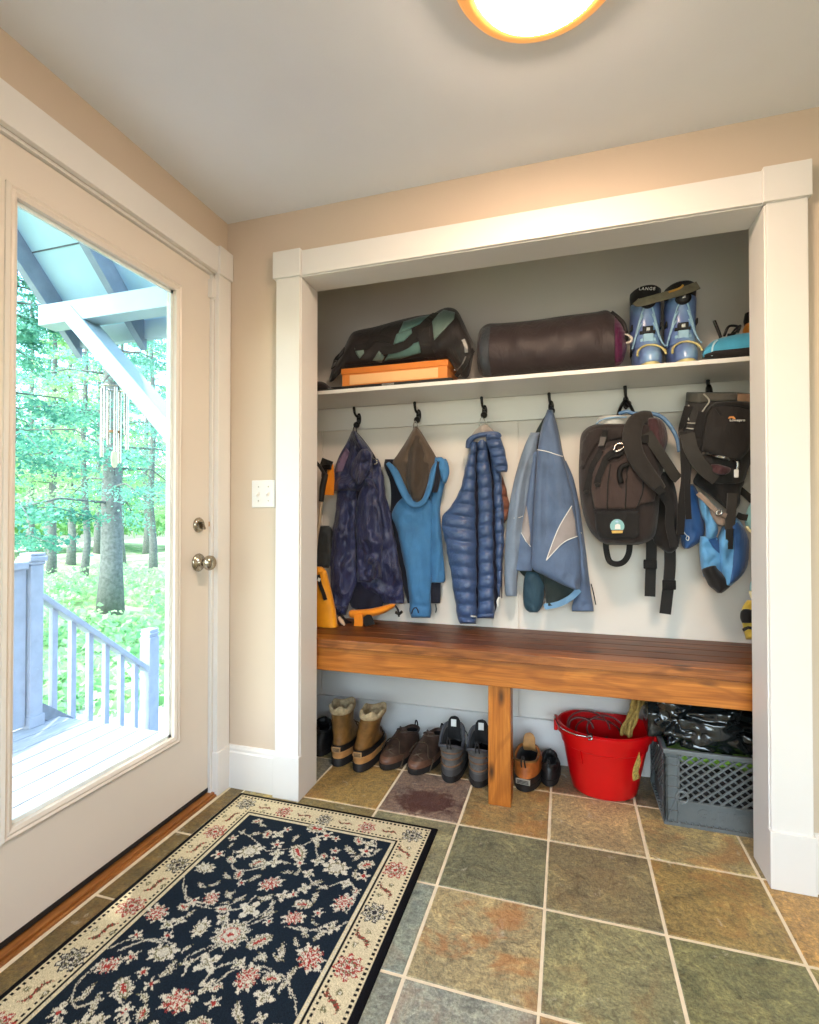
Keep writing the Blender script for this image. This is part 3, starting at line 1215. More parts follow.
tree('pine_tree', 111, 12.8, 11, 0.235, 2, 21, 'thick grey trunked tree standing behind the wind chime', low=0.2, spread=1.9, n=22000)
tree('hemlock_tree', 8, 9.4, 8.5, 0.12, 0, 22, 'dark blue-green evergreen at the left edge of the door glass', low=0.14, spread=1.6, n=22000)
FOREST = [(-75, 14, 9, .13), (84, 17.5, 11, .1), (52, 21.5, 11, .15), (152, 20.5, 11, .14), (120, 26, 12, .17), (70, 27, 12, .17), (30, 28, 12, .18), (172, 27, 12, .17), (215, 16, 10, .14), (98, 33, 13, .18), (48, 34, 13, .18), (146, 33, 13, .18), (6, 20, 11, .14)]
for i, (u, dd, hh, r0) in enumerate(FOREST):
    tree('woodland_tree', u, dd, hh, r0, 1 if i % 3 else 2, 100 + i, 'slim woodland tree with light green foliage among the woods outside the glass', 'woodland trees beyond the porch', low=0.2 if i % 2 else 0.3, spread=1.2 + 0.12 * (i % 3), n=9000)


def far(r):
    u = r.uniform(-120, 260)
    dd = r.uniform(37, 46)
    d = ray(u, 560)
    q = CAM + d * (dd / math.hypot(d.x, d.y))
    return (q.x, q.y, abs(r.normal(0, 4.0)) + 0.2)


vs_, fs_ = sprays(16000, far, 0.42, 9, 0.5)
o = MB().add(vs_, fs_).build('distant_tree_foliage', LEAF[1])
tag(o, 'pale hazy mass of leaves far back in the woods', 'foliage', None, 'stuff')


def fern(r):
    u = r.uniform(-60, 220)
    dd = r.uniform(6.5, 22)
    d = ray(u, 560)
    q = CAM + d * (dd / math.hypot(d.x, d.y))
    if any(math.hypot(q.x - a, q.y - b) < 0.8 for a, b in TRUNKS):
        return fern(r)
    return (q.x, q.y, gz(q.x, q.y) + abs(r.normal(0, 0.16)) + 0.02)


vs_, fs_ = sprays(14000, fern, 0.13, 5, 0.5)
o = MB().add(vs_, fs_).build('undergrowth', LEAF[1])
tag(o, 'bright green ferns and undergrowth covering the woodland floor', 'undergrowth', None, 'stuff')
# ------------------------------------------------------------------ rug
RX0, RX1, RYT, RYB = 0.108, 0.957, -0.042, -1.322
NX, NY = 380, 572
rx = np.linspace(RX0, RX1, NX)
ry = np.linspace(RYT, RYB, NY)
GX, GY = np.meshgrid(rx, ry, indexing='ij')
C_ = lambda c: np.array(lin(c)[:3], np.float32)
NAVY, CREAM, BAND, RED, OLIVE, BLK, GOLD = C_((25, 36, 47)), C_((206, 202, 184)), C_((206, 196, 164)), C_((158, 58, 52)), C_((116, 112, 82)), C_((16, 17, 22)), C_((182, 160, 104))
RC = np.zeros((NX, NY, 3), np.float32)
RC[:] = BLK
ex = np.minimum(GX - RX0, RX1 - GX)
ey = np.minimum(RYT - GY, GY - RYB)
ed = np.minimum(ex, ey)
along = np.where(ex < ey, GY, GX)
RC[ed > 0.022] = BAND
chk = (np.floor(along / 0.0075) % 2 == 0)
RC[(ed > 0.026) & (ed < 0.034) & chk] = BLK
RC[(ed > 0.104) & (ed < 0.112) & chk] = BLK
RC[(ed > 0.118) & (ed < 0.124)] = BLK
RC[(ed > 0.126) & (ed < 0.131) & ~chk] = CREAM * 0.9
FE = 0.136
RC[ed > FE] = NAVY


JX = (RNG.normal(0, 0.0016, GX.shape) + 0.0022 * np.sin(GY * 310) * np.sin(GX * 170)).astype(np.float32)
JY = (RNG.normal(0, 0.0016, GX.shape) + 0.0022 * np.sin(GX * 290 + 1) * np.sin(GY * 190)).astype(np.float32)


def local(cx, cy, R):
    i0, i1 = np.searchsorted(rx, [cx - R, cx + R])
    j0, j1 = np.searchsorted(-ry, [-(cy + R), -(cy - R)])
    return slice(i0, i1), slice(j0, j1)


def flower(cx, cy, R, kind, rot=0.0):
    si, sj = local(cx, cy, R * 1.15)
    x, y = GX[si, sj] + JX[si, sj] - cx, GY[si, sj] + JY[si, sj] - cy
    if x.size == 0:
        return
    r = np.hypot(x, y) / R
    th = np.arctan2(y, x) + rot
    P = RC[si, sj]
    if kind == 'rosette':
        b = 0.86 + 0.14 * np.cos(10 * th)
        P[r < b] = CREAM
        P[(np.abs(r - b + 0.2) < 0.045)] = OLIVE
        P[(r < b) & (np.abs(np.sin(5 * th)) < 0.16) & (r > 0.5)] = NAVY * 1.6
        P[(r < 0.46) & (r > 0.38)] = RED
        P[(r < 0.38) & (np.cos(6 * th) > 0.1)] = CREAM * 0.85
        P[r < 0.14] = RED
    elif kind in ('big', 'red'):
        n = 9
        b = 0.5 + 0.36 * np.abs(np.cos(n * th / 2)) ** 1.5 + 0.14 * np.abs(np.cos(n * th * 1.5))
        b = b * (0.88 + 0.18 * np.sin(th * 2 + rot * 3))
        P[r < b] = CREAM
        P[(r < b) & (np.abs(np.sin(n * th / 2)) > 0.93) & (r > 0.4)] = OLIVE
        P[(r < 0.5) & (r > 0.36) & (np.cos(n * th) > -0.3)] = RED if kind == 'red' else OLIVE
        P[r < 0.3] = RED if kind == 'red' else CREAM * 0.8
        P[(r < 0.3) & (np.cos(5 * th) > 0.4)] = CREAM
        if kind == 'red':
            P[(r > 0.55) & (r < 0.66) & (np.cos(n * th + 1) > 0.2)] = RED
    elif kind == 'lotus':
        q = np.abs(th - PI * np.round(th / PI))
        xr, yr = (x * math.cos(rot) - y * math.sin(rot)) / R, (x * math.sin(rot) + y * math.cos(rot)) / R
        body = (np.abs(xr) < 0.72 * np.sqrt(np.clip(1 - yr ** 2, 0, 1)) * (0.8 + 0.2 * np.cos(yr * 16)))
        P[body] = CREAM
        P[body & (np.abs(np.abs(xr) - 0.3 * (1 - yr ** 2)) < 0.06)] = OLIVE
        P[body & (np.abs(xr) < 0.13) & (np.abs(yr) < 0.5)] = RED
    elif kind == 'leaf':
        xr, yr = (x * math.cos(rot) - y * math.sin(rot)) / R, (x * math.sin(rot) + y * math.cos(rot)) / R
        body = np.abs(yr - 0.25 * xr * xr) < 0.36 * np.clip(1 - xr ** 2, 0, 1) * (0.75 + 0.25 * np.cos(xr * 18))
        P[body] = CREAM * 0.93
        P[body & (np.abs(yr - 0.25 * xr * xr) < 0.06)] = OLIVE
    elif kind == 'star':
        b = 0.4 + 0.6 * np.abs(np.cos(2 * th)) ** 2
        P[r < b] = CREAM
        P[(r < b * 0.55) & (np.cos(8 * th) > 0)] = OLIVE
    elif kind == 'small':
        b = 0.65 + 0.35 * np.cos(5 * th)
        P[r < b] = CREAM
        P[r < 0.28] = RED
    elif kind in ('bred', 'bdark'):
        n = 8
        b = 0.84 + 0.16 * np.cos(n * th)
        ln = RED if kind == 'bred' else C_((50, 50, 54))
        P[r < b] = CREAM
        P[np.abs(r - b + 0.08) < 0.08] = ln
        P[(r < 0.62) & (np.cos(n * th) > 0.2)] = ln * 0.9 + 0.02
        P[(r < 0.5) & (np.cos(n * th) < -0.2)] = OLIVE
        P[r < 0.3] = CREAM
        P[r < 0.2] = ln
    elif kind == 'bleaf':
        xr, yr = (x * math.cos(rot) - y * math.sin(rot)) / R, (x * math.sin(rot) + y * math.cos(rot)) / R
        body = np.abs(yr - 0.3 * np.sin(xr * 3)) < 0.17 * np.clip(1 - xr ** 2, 0, 1)
        P[body] = C_((92, 78, 60))
        P[body & (np.cos(xr * 22) > 0.5)] = RED
        for s in (-1, 1):
            sp = np.hypot(xr - 0.45 * s, yr + 0.5 * s) < 0.2
            P[sp] = OLIVE
            P[np.hypot(xr - 0.45 * s, yr + 0.5 * s) < 0.09] = CREAM


def vine(pts, w=0.0024):
    Q = catmull(pts, 60)
    for q in Q:
        si, sj = local(q[0], q[1], w * 1.6)
        x, y = GX[si, sj] + JX[si, sj] - q[0], GY[si, sj] + JY[si, sj] - q[1]
        RC[si, sj][(np.hypot(x, y) < w)] = CREAM * 0.88


def rp(X, Y):
    q = atz(100 + X / 2.374, 790 + Y / 2.374, 0)
    return q.x, q.y


VINES = [[(515, 120), (470, 142), (395, 152)], [(515, 112), (515, 160), (540, 188)], [(545, 235), (590, 225), (608, 258), (585, 300)], [(318, 150), (315, 190), (350, 198), (405, 183)],
         [(200, 212), (200, 250), (240, 285), (300, 283), (345, 258)], [(440, 332), (500, 342), (562, 318)], [(20, 385), (80, 362), (150, 372)], [(320, 340), (395, 295), (410, 270)],
         [(205, 440), (208, 405), (300, 365)], [(240, 470), (280, 430), (330, 415)], [(385, 440), (440, 455), (452, 505)], [(20, 492), (55, 520), (55, 560)], [(395, 152), (360, 120), (330, 105)], [(595, 165), (650, 160), (655, 120)]]
FL = [(355, 152, .05, 'big', 0), (445, 100, .018, 'small', 1), (515, 98, .04, 'lotus', 1.6), (470, 155, .044, 'lotus', 2.4), (560, 122, .017, 'small', 0), (592, 150, .036, 'leaf', .6), (640, 135, .026, 'star', .2),
      (560, 192, .052, 'big', .4), (632, 185, .03, 'lotus', .9), (250, 192, .036, 'big', .3), (405, 230, .042, 'red', 0), (240, 235, .02, 'leaf', .4), (265, 265, .034, 'red', .7), (460, 255, .018, 'small', .3),
      (510, 262, .026, 'leaf', 1.4), (578, 275, .042, 'red', 1.1), (355, 292, .036, 'star', .3), (460, 312, .036, 'red', .2), (518, 300, .018, 'small', .8), (135, 300, .042, 'red', .5), (310, 352, .055, 'rosette', 0),
      (240, 335, .034, 'big', .9), (378, 368, .034, 'lotus', .7), (500, 408, .05, 'red', .6), (150, 395, .042, 'big', .2), (75, 405, .022, 'small', 0), (205, 385, .018, 'leaf', 2), (255, 420, .036, 'star', .6),
      (20, 425, .036, 'red', .1), (120, 470, .018, 'small', .5), (350, 455, .044, 'red', .9), (430, 390, .026, 'leaf', 1.1), (185, 510, .047, 'red', .3), (270, 515, .02, 'small', .2), (55, 480, .034, 'lotus', 2.2),
      (325, 540, .034, 'leaf', .8), (390, 500, .028, 'star', .1), (385, 90, .022, 'leaf', .2), (370, 110, .024, 'leaf', 2.6), (300, 212, .024, 'leaf', .5), (330, 268, .02, 'leaf', 2.7), (408, 280, .02, 'leaf', 1.3),
      (335, 228, .016, 'small', .2), (215, 300, .02, 'leaf', 1.7), (190, 318, .018, 'star', 0), (420, 408, .022, 'leaf', .3), (330, 420, .02, 'star', .4), (495, 205, .022, 'star', .1), (400, 320, .016, 'small', 0), (440, 180, .018, 'leaf', 0), (555, 170, .016, 'small', 1)]
RCX, RCY = (RX0 + RX1) / 2, (RYT + RYB) / 2
# small filler leaves scattered evenly through the field
fr_ = random.Random(4)
for k in range(420):
    a, b = fr_.uniform(RX0 + FE + 0.02, RX1 - FE - 0.02), fr_.uniform(RYB + FE + 0.02, RYT - FE - 0.02)
    if all(math.dist((a, b), rp(X, Y)) > R + 0.012 for X, Y, R, *_ in FL):
        si, sj = local(a, b, 0.03)
        if (RC[si, sj, 0] > 0.1).sum() < 0.12 * RC[si, sj, 0].size:
            flower(a, b, fr_.uniform(0.016, 0.028), fr_.choice(['leaf', 'leaf', 'leaf', 'small', 'star', 'lotus']), fr_.uniform(0, 6))
for vv_ in VINES:
    p = [rp(*q) for q in vv_]
    vine(p)
    vine([(2 * RCX - a, 2 * RCY - b) for a, b in p])
for X, Y, R, k, ro in FL:
    a, b = rp(X, Y)
    if a < RX0 + FE + R * 0.6 or a > RX1 - FE - R * 0.4:
        continue
    if b > -1.0:
        flower(a, b, R, k, ro)
    if b > RCY + 0.08 and 2 * RCY - b < -0.98:
        flower(2 * RCX - a, 2 * RCY - b, R, k, ro + PI)
BC = 0.078
for k in range(7):
    yy = -0.117 - 0.188 * k
    for s, xx in ((0, RX0 + BC), (1, RX1 - BC)):
        flower(xx, yy, 0.041, 'bred' if (k + s) % 2 == (0 if s else 1) else 'bdark', 0.2 * k)
        if k < 6:
            flower(xx, yy - 0.094, 0.04, 'bleaf', 1.1 if s else 2.2)
for k in range(1, 4):
    xx = RX0 + BC + (RX1 - RX0 - 2 * BC) * k / 4
    for yy in (RYT - BC, RYB + BC):
        flower(xx, yy, 0.034, 'bred' if k % 2 else 'bdark', 0.3 * k)
for k in range(4):
    xx = RX0 + BC + (RX1 - RX0 - 2 * BC) * (k + 0.5) / 4
    for yy in (RYT - BC, RYB + BC):
        flower(xx, yy, 0.034, 'bleaf', 0.4)
nz = RNG.normal(1, 0.13, (NX, NY, 1)).astype(np.float32)
RC = np.clip(RC * nz, 0, 1)
rb = MB()
hgt = 0.008 * np.clip(ed / 0.012, 0, 1) ** 0.5
rb.v = [(float(GX[i, j]), float(GY[i, j]), 0.002 + float(hgt[i, j])) for i in range(NX) for j in range(NY)]
rb.f = [(i * NY + j, i * NY + j + 1, (i + 1) * NY + j + 1, (i + 1) * NY + j) for i in range(NX - 1) for j in range(NY - 1)]
rb.mi = [0] * len(rb.f)
nt_ = len(rb.v)
rb.box((RX0, RYB, 0.0006), (RX1, RYT, 0.002))
t = NT('rug_pile')
at_ = t.new('ShaderNodeVertexColor', layer_name='weave')
v = t.coord()
t.base(t.mix(0.35, at_.outputs['Color'], t.mix(1.0, at_.outputs['Color'], t.ramp(t.noise(v, 500, 2), [(0.3, (0.5, 0.5, 0.5)), (0.7, (1.5, 1.5, 1.5))]), 'MULTIPLY')))
t.set(Roughness=0.95)
t.bsdf.inputs['Specular IOR Level'].default_value = 0.1
t.link(t.bump(t.noise(v, 380, 3), 0.55, 0.004), t.bsdf.inputs['Normal'])
rug = rb.build('rug', t.m, loc=((RX0 + RX1) / 2, RCY, 0))
ca = rug.data.color_attributes.new('weave', 'FLOAT_COLOR', 'POINT')
full = np.zeros((len(rug.data.vertices), 4), np.float32)
full[:, 3] = 1
full[:, :3] = BLK
full[:nt_, :3] = RC.reshape(-1, 3)
ca.data.foreach_set('color', full.ravel())
tag(rug, 'navy floral rug with a cream border on the slate floor before the door', 'rug')

# ------------------------------------------------------------------ bench
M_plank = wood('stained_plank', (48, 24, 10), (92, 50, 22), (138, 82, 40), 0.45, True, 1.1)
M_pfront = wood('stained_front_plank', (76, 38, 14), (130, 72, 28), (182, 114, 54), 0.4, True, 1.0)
M_apron = wood('honey_pine', (118, 62, 16), (174, 100, 30), (206, 132, 54), 0.42, True, 0.8)
M_leg = wood('honey_pine_upright', (130, 70, 20), (180, 104, 34), (208, 134, 56), 0.4, True, 0.8, 'z')
BX0, BX1 = CLX0 + 0.004, CLX1 - 0.004
bench = thing('bench', ((BX0 + BX1) / 2, 0.38, 0), 'stained plank bench running the width of the closet', 'bench')
py = [0.15, 0.243, 0.336, 0.429, 0.522, 0.615]
for k in range(5):
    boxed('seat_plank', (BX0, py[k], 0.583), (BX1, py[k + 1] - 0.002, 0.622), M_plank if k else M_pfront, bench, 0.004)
boxed('apron', (BX0, 0.16, 0.482), (BX1, 0.198, 0.582), M_apron, bench, 0.003)
boxed('cleat', (BX0, 0.575, 0.5), (BX1, 0.613, 0.582), M_apron, bench, 0.003)
boxed('leg', (1.109, 0.182, 0.0), (1.199, 0.272, 0.482), M_leg, bench, 0.003)
for xx in (BX0, BX1 - 0.04):
    boxed('end_cleat', (xx, 0.2, 0.5), (xx + 0.04, 0.574, 0.582), M_apron, bench, 0.003)

# ------------------------------------------------------------------ shelf, rail, hooks
shelf = thing('coat_shelf', ((BX0 + BX1) / 2, 0.45, 1.74), 'long white shelf across the top of the closet', 'shelf')
boxed('shelf_board', (BX0, 0.3, 1.74), (BX1, 0.616, 1.758), M_trim, shelf, 0.002)
boxed('hook_rail', (BX0, 0.6, 1.622), (BX1, 0.618, 1.739), M_trim, shelf, 0.002)
sl = MB()
a, b = at(492, 440, 0.61).x, at(518, 440, 0.61).x
for lo, hi in ((a, b), (CLX0, CLX0 + 0.1), (CLX1 - 0.12, CLX1)):
    sl.box((lo, 0.61, 0.205), (hi, 0.6185, 1.621))
struct(sl.build('trim_16', M_clos, bevel=0.001))

HOOKS = [(354, 408), (414.6, 403), (481.5, 398), (549, 394), (625, 387), (708, 381)]
HL = ['black coat hook holding the dark navy jacket', 'black coat hook holding the bright blue jacket with the brown hood', 'black coat hook holding the quilted puffy jacket', 'black coat hook holding the slate blue jacket',
      'black coat hook holding the dark brown backpack', 'black coat hook holding the camera backpack at the right end']
for (u, vt), lb in zip(HOOKS, HL):
    tip = at(u, vt, 0.552)
    ball = at(u + 2.5, vt + 17, 0.56)
    x = tip.x + 0.008
    h = thing('coat_hook', (x, 0.6, 1.675), lb, 'hook', 'coat hooks on the rail')
    m = MB()
    m.lathe([(0.001, 0), (0.013, 0), (0.013, 0.003), (0.009, 0.006), (0.001, 0.006)], (x, 0.6, 1.675), 20, Matrix.Diagonal((1, 1, 2.4)) @ Matrix.Rotation(PI / 2, 3, 'X'))
    m.build('wall_plate', M_black, h, smooth=True)
    m = MB()
    m.tube([(x, 0.597, 1.688), (x, 0.575, 1.683), (tip.x + 0.003, 0.557, 1.695), tuple(tip)], [0.007, 0.0065, 0.006, 0.0075], 10, 18)
    m.ball(tip, 0.008, 8)
    m.build('upper_prong', M_black, h, smooth=True)
    m = MB()
    m.tube([(x, 0.597, 1.665), (x, 0.575, 1.65), (ball.x, 0.56, ball.z + 0.012), tuple(ball)], [0.006, 0.006, 0.006], 10, 16)
    m.ball(ball, 0.0165, 10)
    m.build('lower_prong', M_black, h, smooth=True)
# ------------------------------------------------------------------ footwear
M_fleece = simple('cream_fleece', (186, 164, 128), 0.95, 0, 0.25, 60, 0.9, 160, 0.1)
M_tanl = simple('worn_tan_leather', (124, 88, 44), 0.5, 0, 0.4, 22, 0.5, 60)
M_tanr = simple('tan_rubber', (182, 132, 78), 0.55, 0, 0.18, 26, 0.1, 60)
M_brnl = simple('dark_brown_leather', (70, 50, 40), 0.5, 0, 0.4, 26, 0.5, 70)
M_toe = simple('scuffed_toe_leather', (100, 70, 54), 0.4, 0, 0.3, 24, 0.2, 50)
M_gryl = simple('grey_suede', (88, 84, 80), 0.75, 0, 0.3, 30, 0.5, 90)
M_gryb = simple('brown_suede', (112, 84, 62), 0.75, 0, 0.25, 30, 0.4, 90)
M_orl = simple('orange_leather', (170, 96, 40), 0.45, 0, 0.45, 18, 0.4, 60)
M_lining = fabric('black_lining', (34, 32, 32), 0.9, 0.2)
M_lace = simple('brown_lace', (84, 70, 54), 0.8, 0, 0.3, 60)
M_laceb = simple('black_lace', (30, 28, 28), 0.8)
M_white = simple('white_label', (226, 226, 222), 0.6)
M_blk = simple('black_rubber_upper', (24, 23, 23), 0.45, 0, 0.3)


def prof_at(P, z):
    zs = [p[0] for p in P]
    return [float(np.interp(z, zs, [p[k] for p in P])) for k in (1, 2, 3)]


def ring(P, z, grow=0.0, n=36, e=2.4, pinch=0.10):
    yh, yt, w = prof_at(P, z)
    yh, yt, w = yh - grow, yt + grow, w + 2 * grow
    out = []
    for j in range(n):
        a = 2 * PI * j / n
        c, s = math.cos(a), math.sin(a)
        xx = math.copysign(abs(c) ** (2 / e), c) * w / 2
        tt = math.copysign(abs(s) ** (2 / e), s)
        yy = (yh + yt) / 2 + tt * (yt - yh) / 2
        L = max(1e-4, yt - yh)
        if L > 0.16:            # waist of a foot: narrower at the heel and the arch
            f = (yy - yh) / L
            xx *= 0.80 + 0.26 * math.sin(min(1, max(0, f)) * PI * 0.78 + 0.25) - pinch * math.exp(-((f - 0.42) / 0.16) ** 2)
        out.append((xx, yy, z))
    return out


def place(mb, loc, rot, lean=0.0, z0=0.1, back=0.0):
    """boot frame (toe towards +y) into the room; the shaft may slump"""
    c, s = math.cos(rot), math.sin(rot)
    v = []
    for x, y, z in mb.v:
        k = max(0, z - z0)
        x2, y2 = x + lean * k, y + back * k
        v.append((loc[0] + c * x2 - s * y2, loc[1] + s * x2 + c * y2, loc[2] + z))
    mb.v = v
    return mb


def boot(name, loc, rot, P, label, group, kind, lean=0.0, back=0.0):
    loc = Vector(loc)
    t = thing(name, loc, label, 'boot' if 'boot' in name else 'shoe', group)
    go = lambda mb: place(mb, loc, rot, lean, 0.09, back)
    zt = P[-1][0]

    def shell(z0, z1, grow, nm, mat, n=14, par=t, caps=(True, False), rim=0.0):
        m = MB()
        rs = [ring(P, z0 + (z1 - z0) * i / n, grow) for i in range(n + 1)]
        if rim:
            rs.append(ring(P, z1 + rim * 0.6, grow - rim * 0.5))
            rs.append(ring(P, z1 + rim * 0.3, grow - rim))
            rs.append(ring(P, z1 - 0.05, grow - rim))
        m.rings(rs, *caps)
        return go(m).build(nm, mat, par, smooth=True)

    if kind == 'winter':
        m = MB()
        rs = [ring(P, 0.0, 0.0), ring(P, 0.004, 0.006), ring(P, 0.034, 0.006), ring(P, 0.04, 0.002)]
        m.rings(rs)
        so = go(m).build('sole', M_rub, t, smooth=False, auto=0.7)
        shell(0.036, 0.07, 0.003, 'rubber_shell', M_tanr, 6)
        shell(0.066, 0.098, 0.0045, 'band', M_blk, 6)
        m = MB()
        m.tube([Vector(p) for p in ring(P, 0.068, 0.006)] + [Vector(ring(P, 0.068, 0.006)[0])], 0.0022, 6)
        go(m).build('welt_stitching', M_tanr, t, smooth=True)
        yh = prof_at(P, 0.08)[0]
        m = MB()
        m.box((-0.02, yh - 0.009, 0.07), (0.02, yh - 0.002, 0.092))
        lb = go(m).build('heel_label', simple('label_tan', (176, 140, 96), 0.6), t, bevel=0.001)
        for k in range(3):
            m = MB()
            m.box((-0.016, yh - 0.0105, 0.0745 + 0.0055 * k), (0.016, yh - 0.0085, 0.0765 + 0.0055 * k))
            go(m).build('lettering', M_blk, lb)
        shell(0.094, zt - 0.035, 0.0, 'upper', M_tanl, 16)
        m = MB()
        for i in range(7):
            z = zt - 0.04 + 0.045 * i / 6
        rs = [ring(P, zt - 0.036, 0.001), ring(P, zt - 0.03, 0.006), ring(P, zt - 0.012, 0.009), ring(P, zt, 0.005), ring(P, zt, -0.004), ring(P, zt - 0.02, -0.012), ring(P, zt - 0.11, -0.014)]
        rs = [[(x, y, z + 0.008 * math.sin(5 * math.atan2(x, y - P[-1][1] - 0.05)) * (z > zt - 0.03)) for x, y, z in r] for r in rs]
        m.rings(rs, False, True)
        go(m).build('fleece_collar', M_fleece, t, smooth=True)
        m = MB()
        for i in range(6):
            z = 0.11 + (zt - 0.17) * i / 5
            yt, w = prof_at(P, z)[1:]
            m.tube([(-w * 0.42, yt - 0.035, z), (-w * 0.2, yt + 0.002, z + 0.004), (0, yt + 0.006, z + 0.008), (w * 0.2, yt + 0.002, z + 0.004), (w * 0.42, yt - 0.035, z)], 0.003, 6, 14)
        z = zt - 0.05
        yt, w = prof_at(P, z)[1:]
        m.tube([(-w * 0.4, yt - 0.03, z), (-w * 0.62, yt - 0.02, z - 0.05), (-w * 0.58, yt - 0.03, z - 0.12), (-w * 0.6, yt - 0.01, z - 0.19)], 0.003, 6, 16)
        go(m).build('laces', M_lace, t, smooth=True)
        return t
    so_h = 0.028
    m = MB()
    rs = [ring(P, 0.0, -0.004), ring(P, 0.003, 0.004), ring(P, so_h, 0.005), ring(P, so_h + 0.003, 0.0)]
    m.rings(rs)
    go(m).build('sole', M_rub, t, auto=0.7)
    mats = {'shoe': M_brnl, 'hike': M_gryl, 'duck': M_orl, 'dark': M_blk}
    um = mats[kind]
    # the upper, its opening dipping at the ankle
    n = 18

    def dip(r, amount):
        yh, yt, _ = prof_at(P, zt)
        out = []
        for x, y, z in r:
            f = (y - yh) / max(1e-4, yt - yh)
            k = max(0, (z - so_h - 0.03) / (zt - so_h - 0.03))
            out.append((x, y, z + amount * k * (max(0, 1 - abs(f - 0.3) / 0.5) * -0.6 + max(0, f - 0.55) * 1.2)))
        return out
    am = {'shoe': 0.02, 'hike': 0.07, 'duck': 0.02, 'dark': 0.03}[kind]
    m = MB()
    rs = [dip(ring(P, so_h + (zt - so_h) * i / n, 0.001 if i < n else 0), am) for i in range(n + 1)]
    rs += [dip(ring(P, zt, -0.004), am), dip(ring(P, zt - 0.012, -0.007), am)]
    m.rings(rs, True, False)
    go(m).build('upper', um, t, smooth=True)
    m = MB()
    rs = [dip(ring(P, zt - 0.008, -0.0055), am), dip(ring(P, zt - 0.03, -0.008), am), dip(ring(P, so_h + 0.03, -0.012), 0)]
    m.rings(rs, False, True)
    go(m).build('lining', M_lining, t, smooth=True)
    m = MB()
    rr = dip(ring(P, zt - 0.004, 0.0), am)
    m.tube([Vector(p) for p in rr] + [Vector(rr[0])], 0.0065 if kind == 'hike' else 0.0045, 8)
    go(m).build('collar', {'hike': simple('grey_padding', (72, 72, 76), 0.85), 'duck': M_tanl, 'shoe': M_brnl, 'dark': M_blk}[kind], t, smooth=True)
    # toe cap and rand
    m = MB()
    rs = [ring(P, so_h + 0.028 * i / 4, 0.003 - 0.0004 * i) for i in range(5)]
    m.rings(rs, False, False)
    go(m).build('rand', {'shoe': M_toe, 'hike': simple('grey_rand', (64, 62, 62), 0.6), 'duck': M_blk, 'dark': M_rub}[kind], t, smooth=True)
    # heel counter / pull tab
    yh = prof_at(P, zt)[0]
    m = MB()
    m.tube([(-0.008, yh + 0.004, zt - 0.035), (-0.007, yh - 0.008, zt - 0.01), (-0.004, yh - 0.007, zt + 0.012), (0.004, yh - 0.007, zt + 0.012), (0.007, yh - 0.008, zt - 0.01), (0.008, yh + 0.004, zt - 0.035)], 0.0035, 6, 20)
    go(m).build('pull_tab', M_laceb, t, smooth=True)
    # tongue
    yt, w = prof_at(P, zt)[1:]
    m = MB()
    hh = {'shoe': 0.028, 'hike': 0.03, 'duck': 0.055, 'dark': 0.02}[kind]
    rs = []
    for i in range(9):
        s = i / 8
        z = zt - 0.05 + (0.05 + hh) * s
        yy = prof_at(P, min(z, zt))[1] - 0.006 + (0.01 * max(0, z - zt) / hh)
        ww = w * (0.62 - 0.12 * s) * (1 if i < 8 else 0.7)
        rs.append([(ww / 2 * math.cos(2 * PI * j / 16), yy - abs(math.cos(2 * PI * j / 16)) * 0.014 + 0.004 * math.sin(2 * PI * j / 16), z + (0.07 * 0.6 if kind == 'hike' else 0) * s * 0.6) for j in range(16)])
    m.rings(rs)
    tg_ = go(m).build('tongue', {'duck': M_tanr, 'hike': M_lining}.get(kind, um), t, smooth=True)
    if kind == 'hike':
        m = MB()
        m.box((-0.012, yt - 0.03, zt + 0.02), (0.012, yt - 0.028, zt + 0.052))
        go(m).build('label', M_white, tg_)
        m = MB()
        for z in (0.07, 0.1, 0.125):
            r_ = ring(P, z, 0.003)
            q = [Vector(p) for p in r_ if p[1] < prof_at(P, z)[0] + 0.09]
            q.sort(key=lambda p: math.atan2(p.x, -(p.y - 0.2)))
            m.tube(q, 0.0035, 6)
        go(m).build('overlay', M_gryb, t, smooth=True)
    # laces crossing the instep
    m = MB()
    k = {'shoe': 6, 'hike': 6, 'duck': 3, 'dark': 4}[kind]
    for i in range(k):
        z = so_h + 0.035 + (zt - so_h - 0.04) * i / max(1, k - 1)
        z2 = z + 0.014
        ya, wa = prof_at(P, z)[1:]
        yb2, wb = prof_at(P, min(zt, z2))[1:]
        for s in (-1, 1):
            m.tube([(-s * wa * 0.3, ya - 0.012, z), (0, (ya + yb2) / 2 + 0.006, (z + z2) / 2 + 0.006), (s * wb * 0.3, yb2 - 0.012, z2 + 0.002)], 0.0024, 6, 10)
    if kind in ('shoe', 'hike'):
        ya, wa = prof_at(P, zt - 0.02)[1:]
        for s in (-1, 1):
            m.tube([(0, ya + 0.008, zt - 0.01), (s * 0.03, ya + 0.03, zt - 0.012), (s * 0.05, ya + 0.06, zt - 0.05), (s * 0.058, ya + 0.03, so_h + 0.02), (s * 0.06, ya + 0.07, 0.004)], 0.0022, 6, 24)
    go(m).build('laces', {'shoe': M_lace, 'hike': M_laceb}.get(kind, M_laceb), t, smooth=True)
    return t


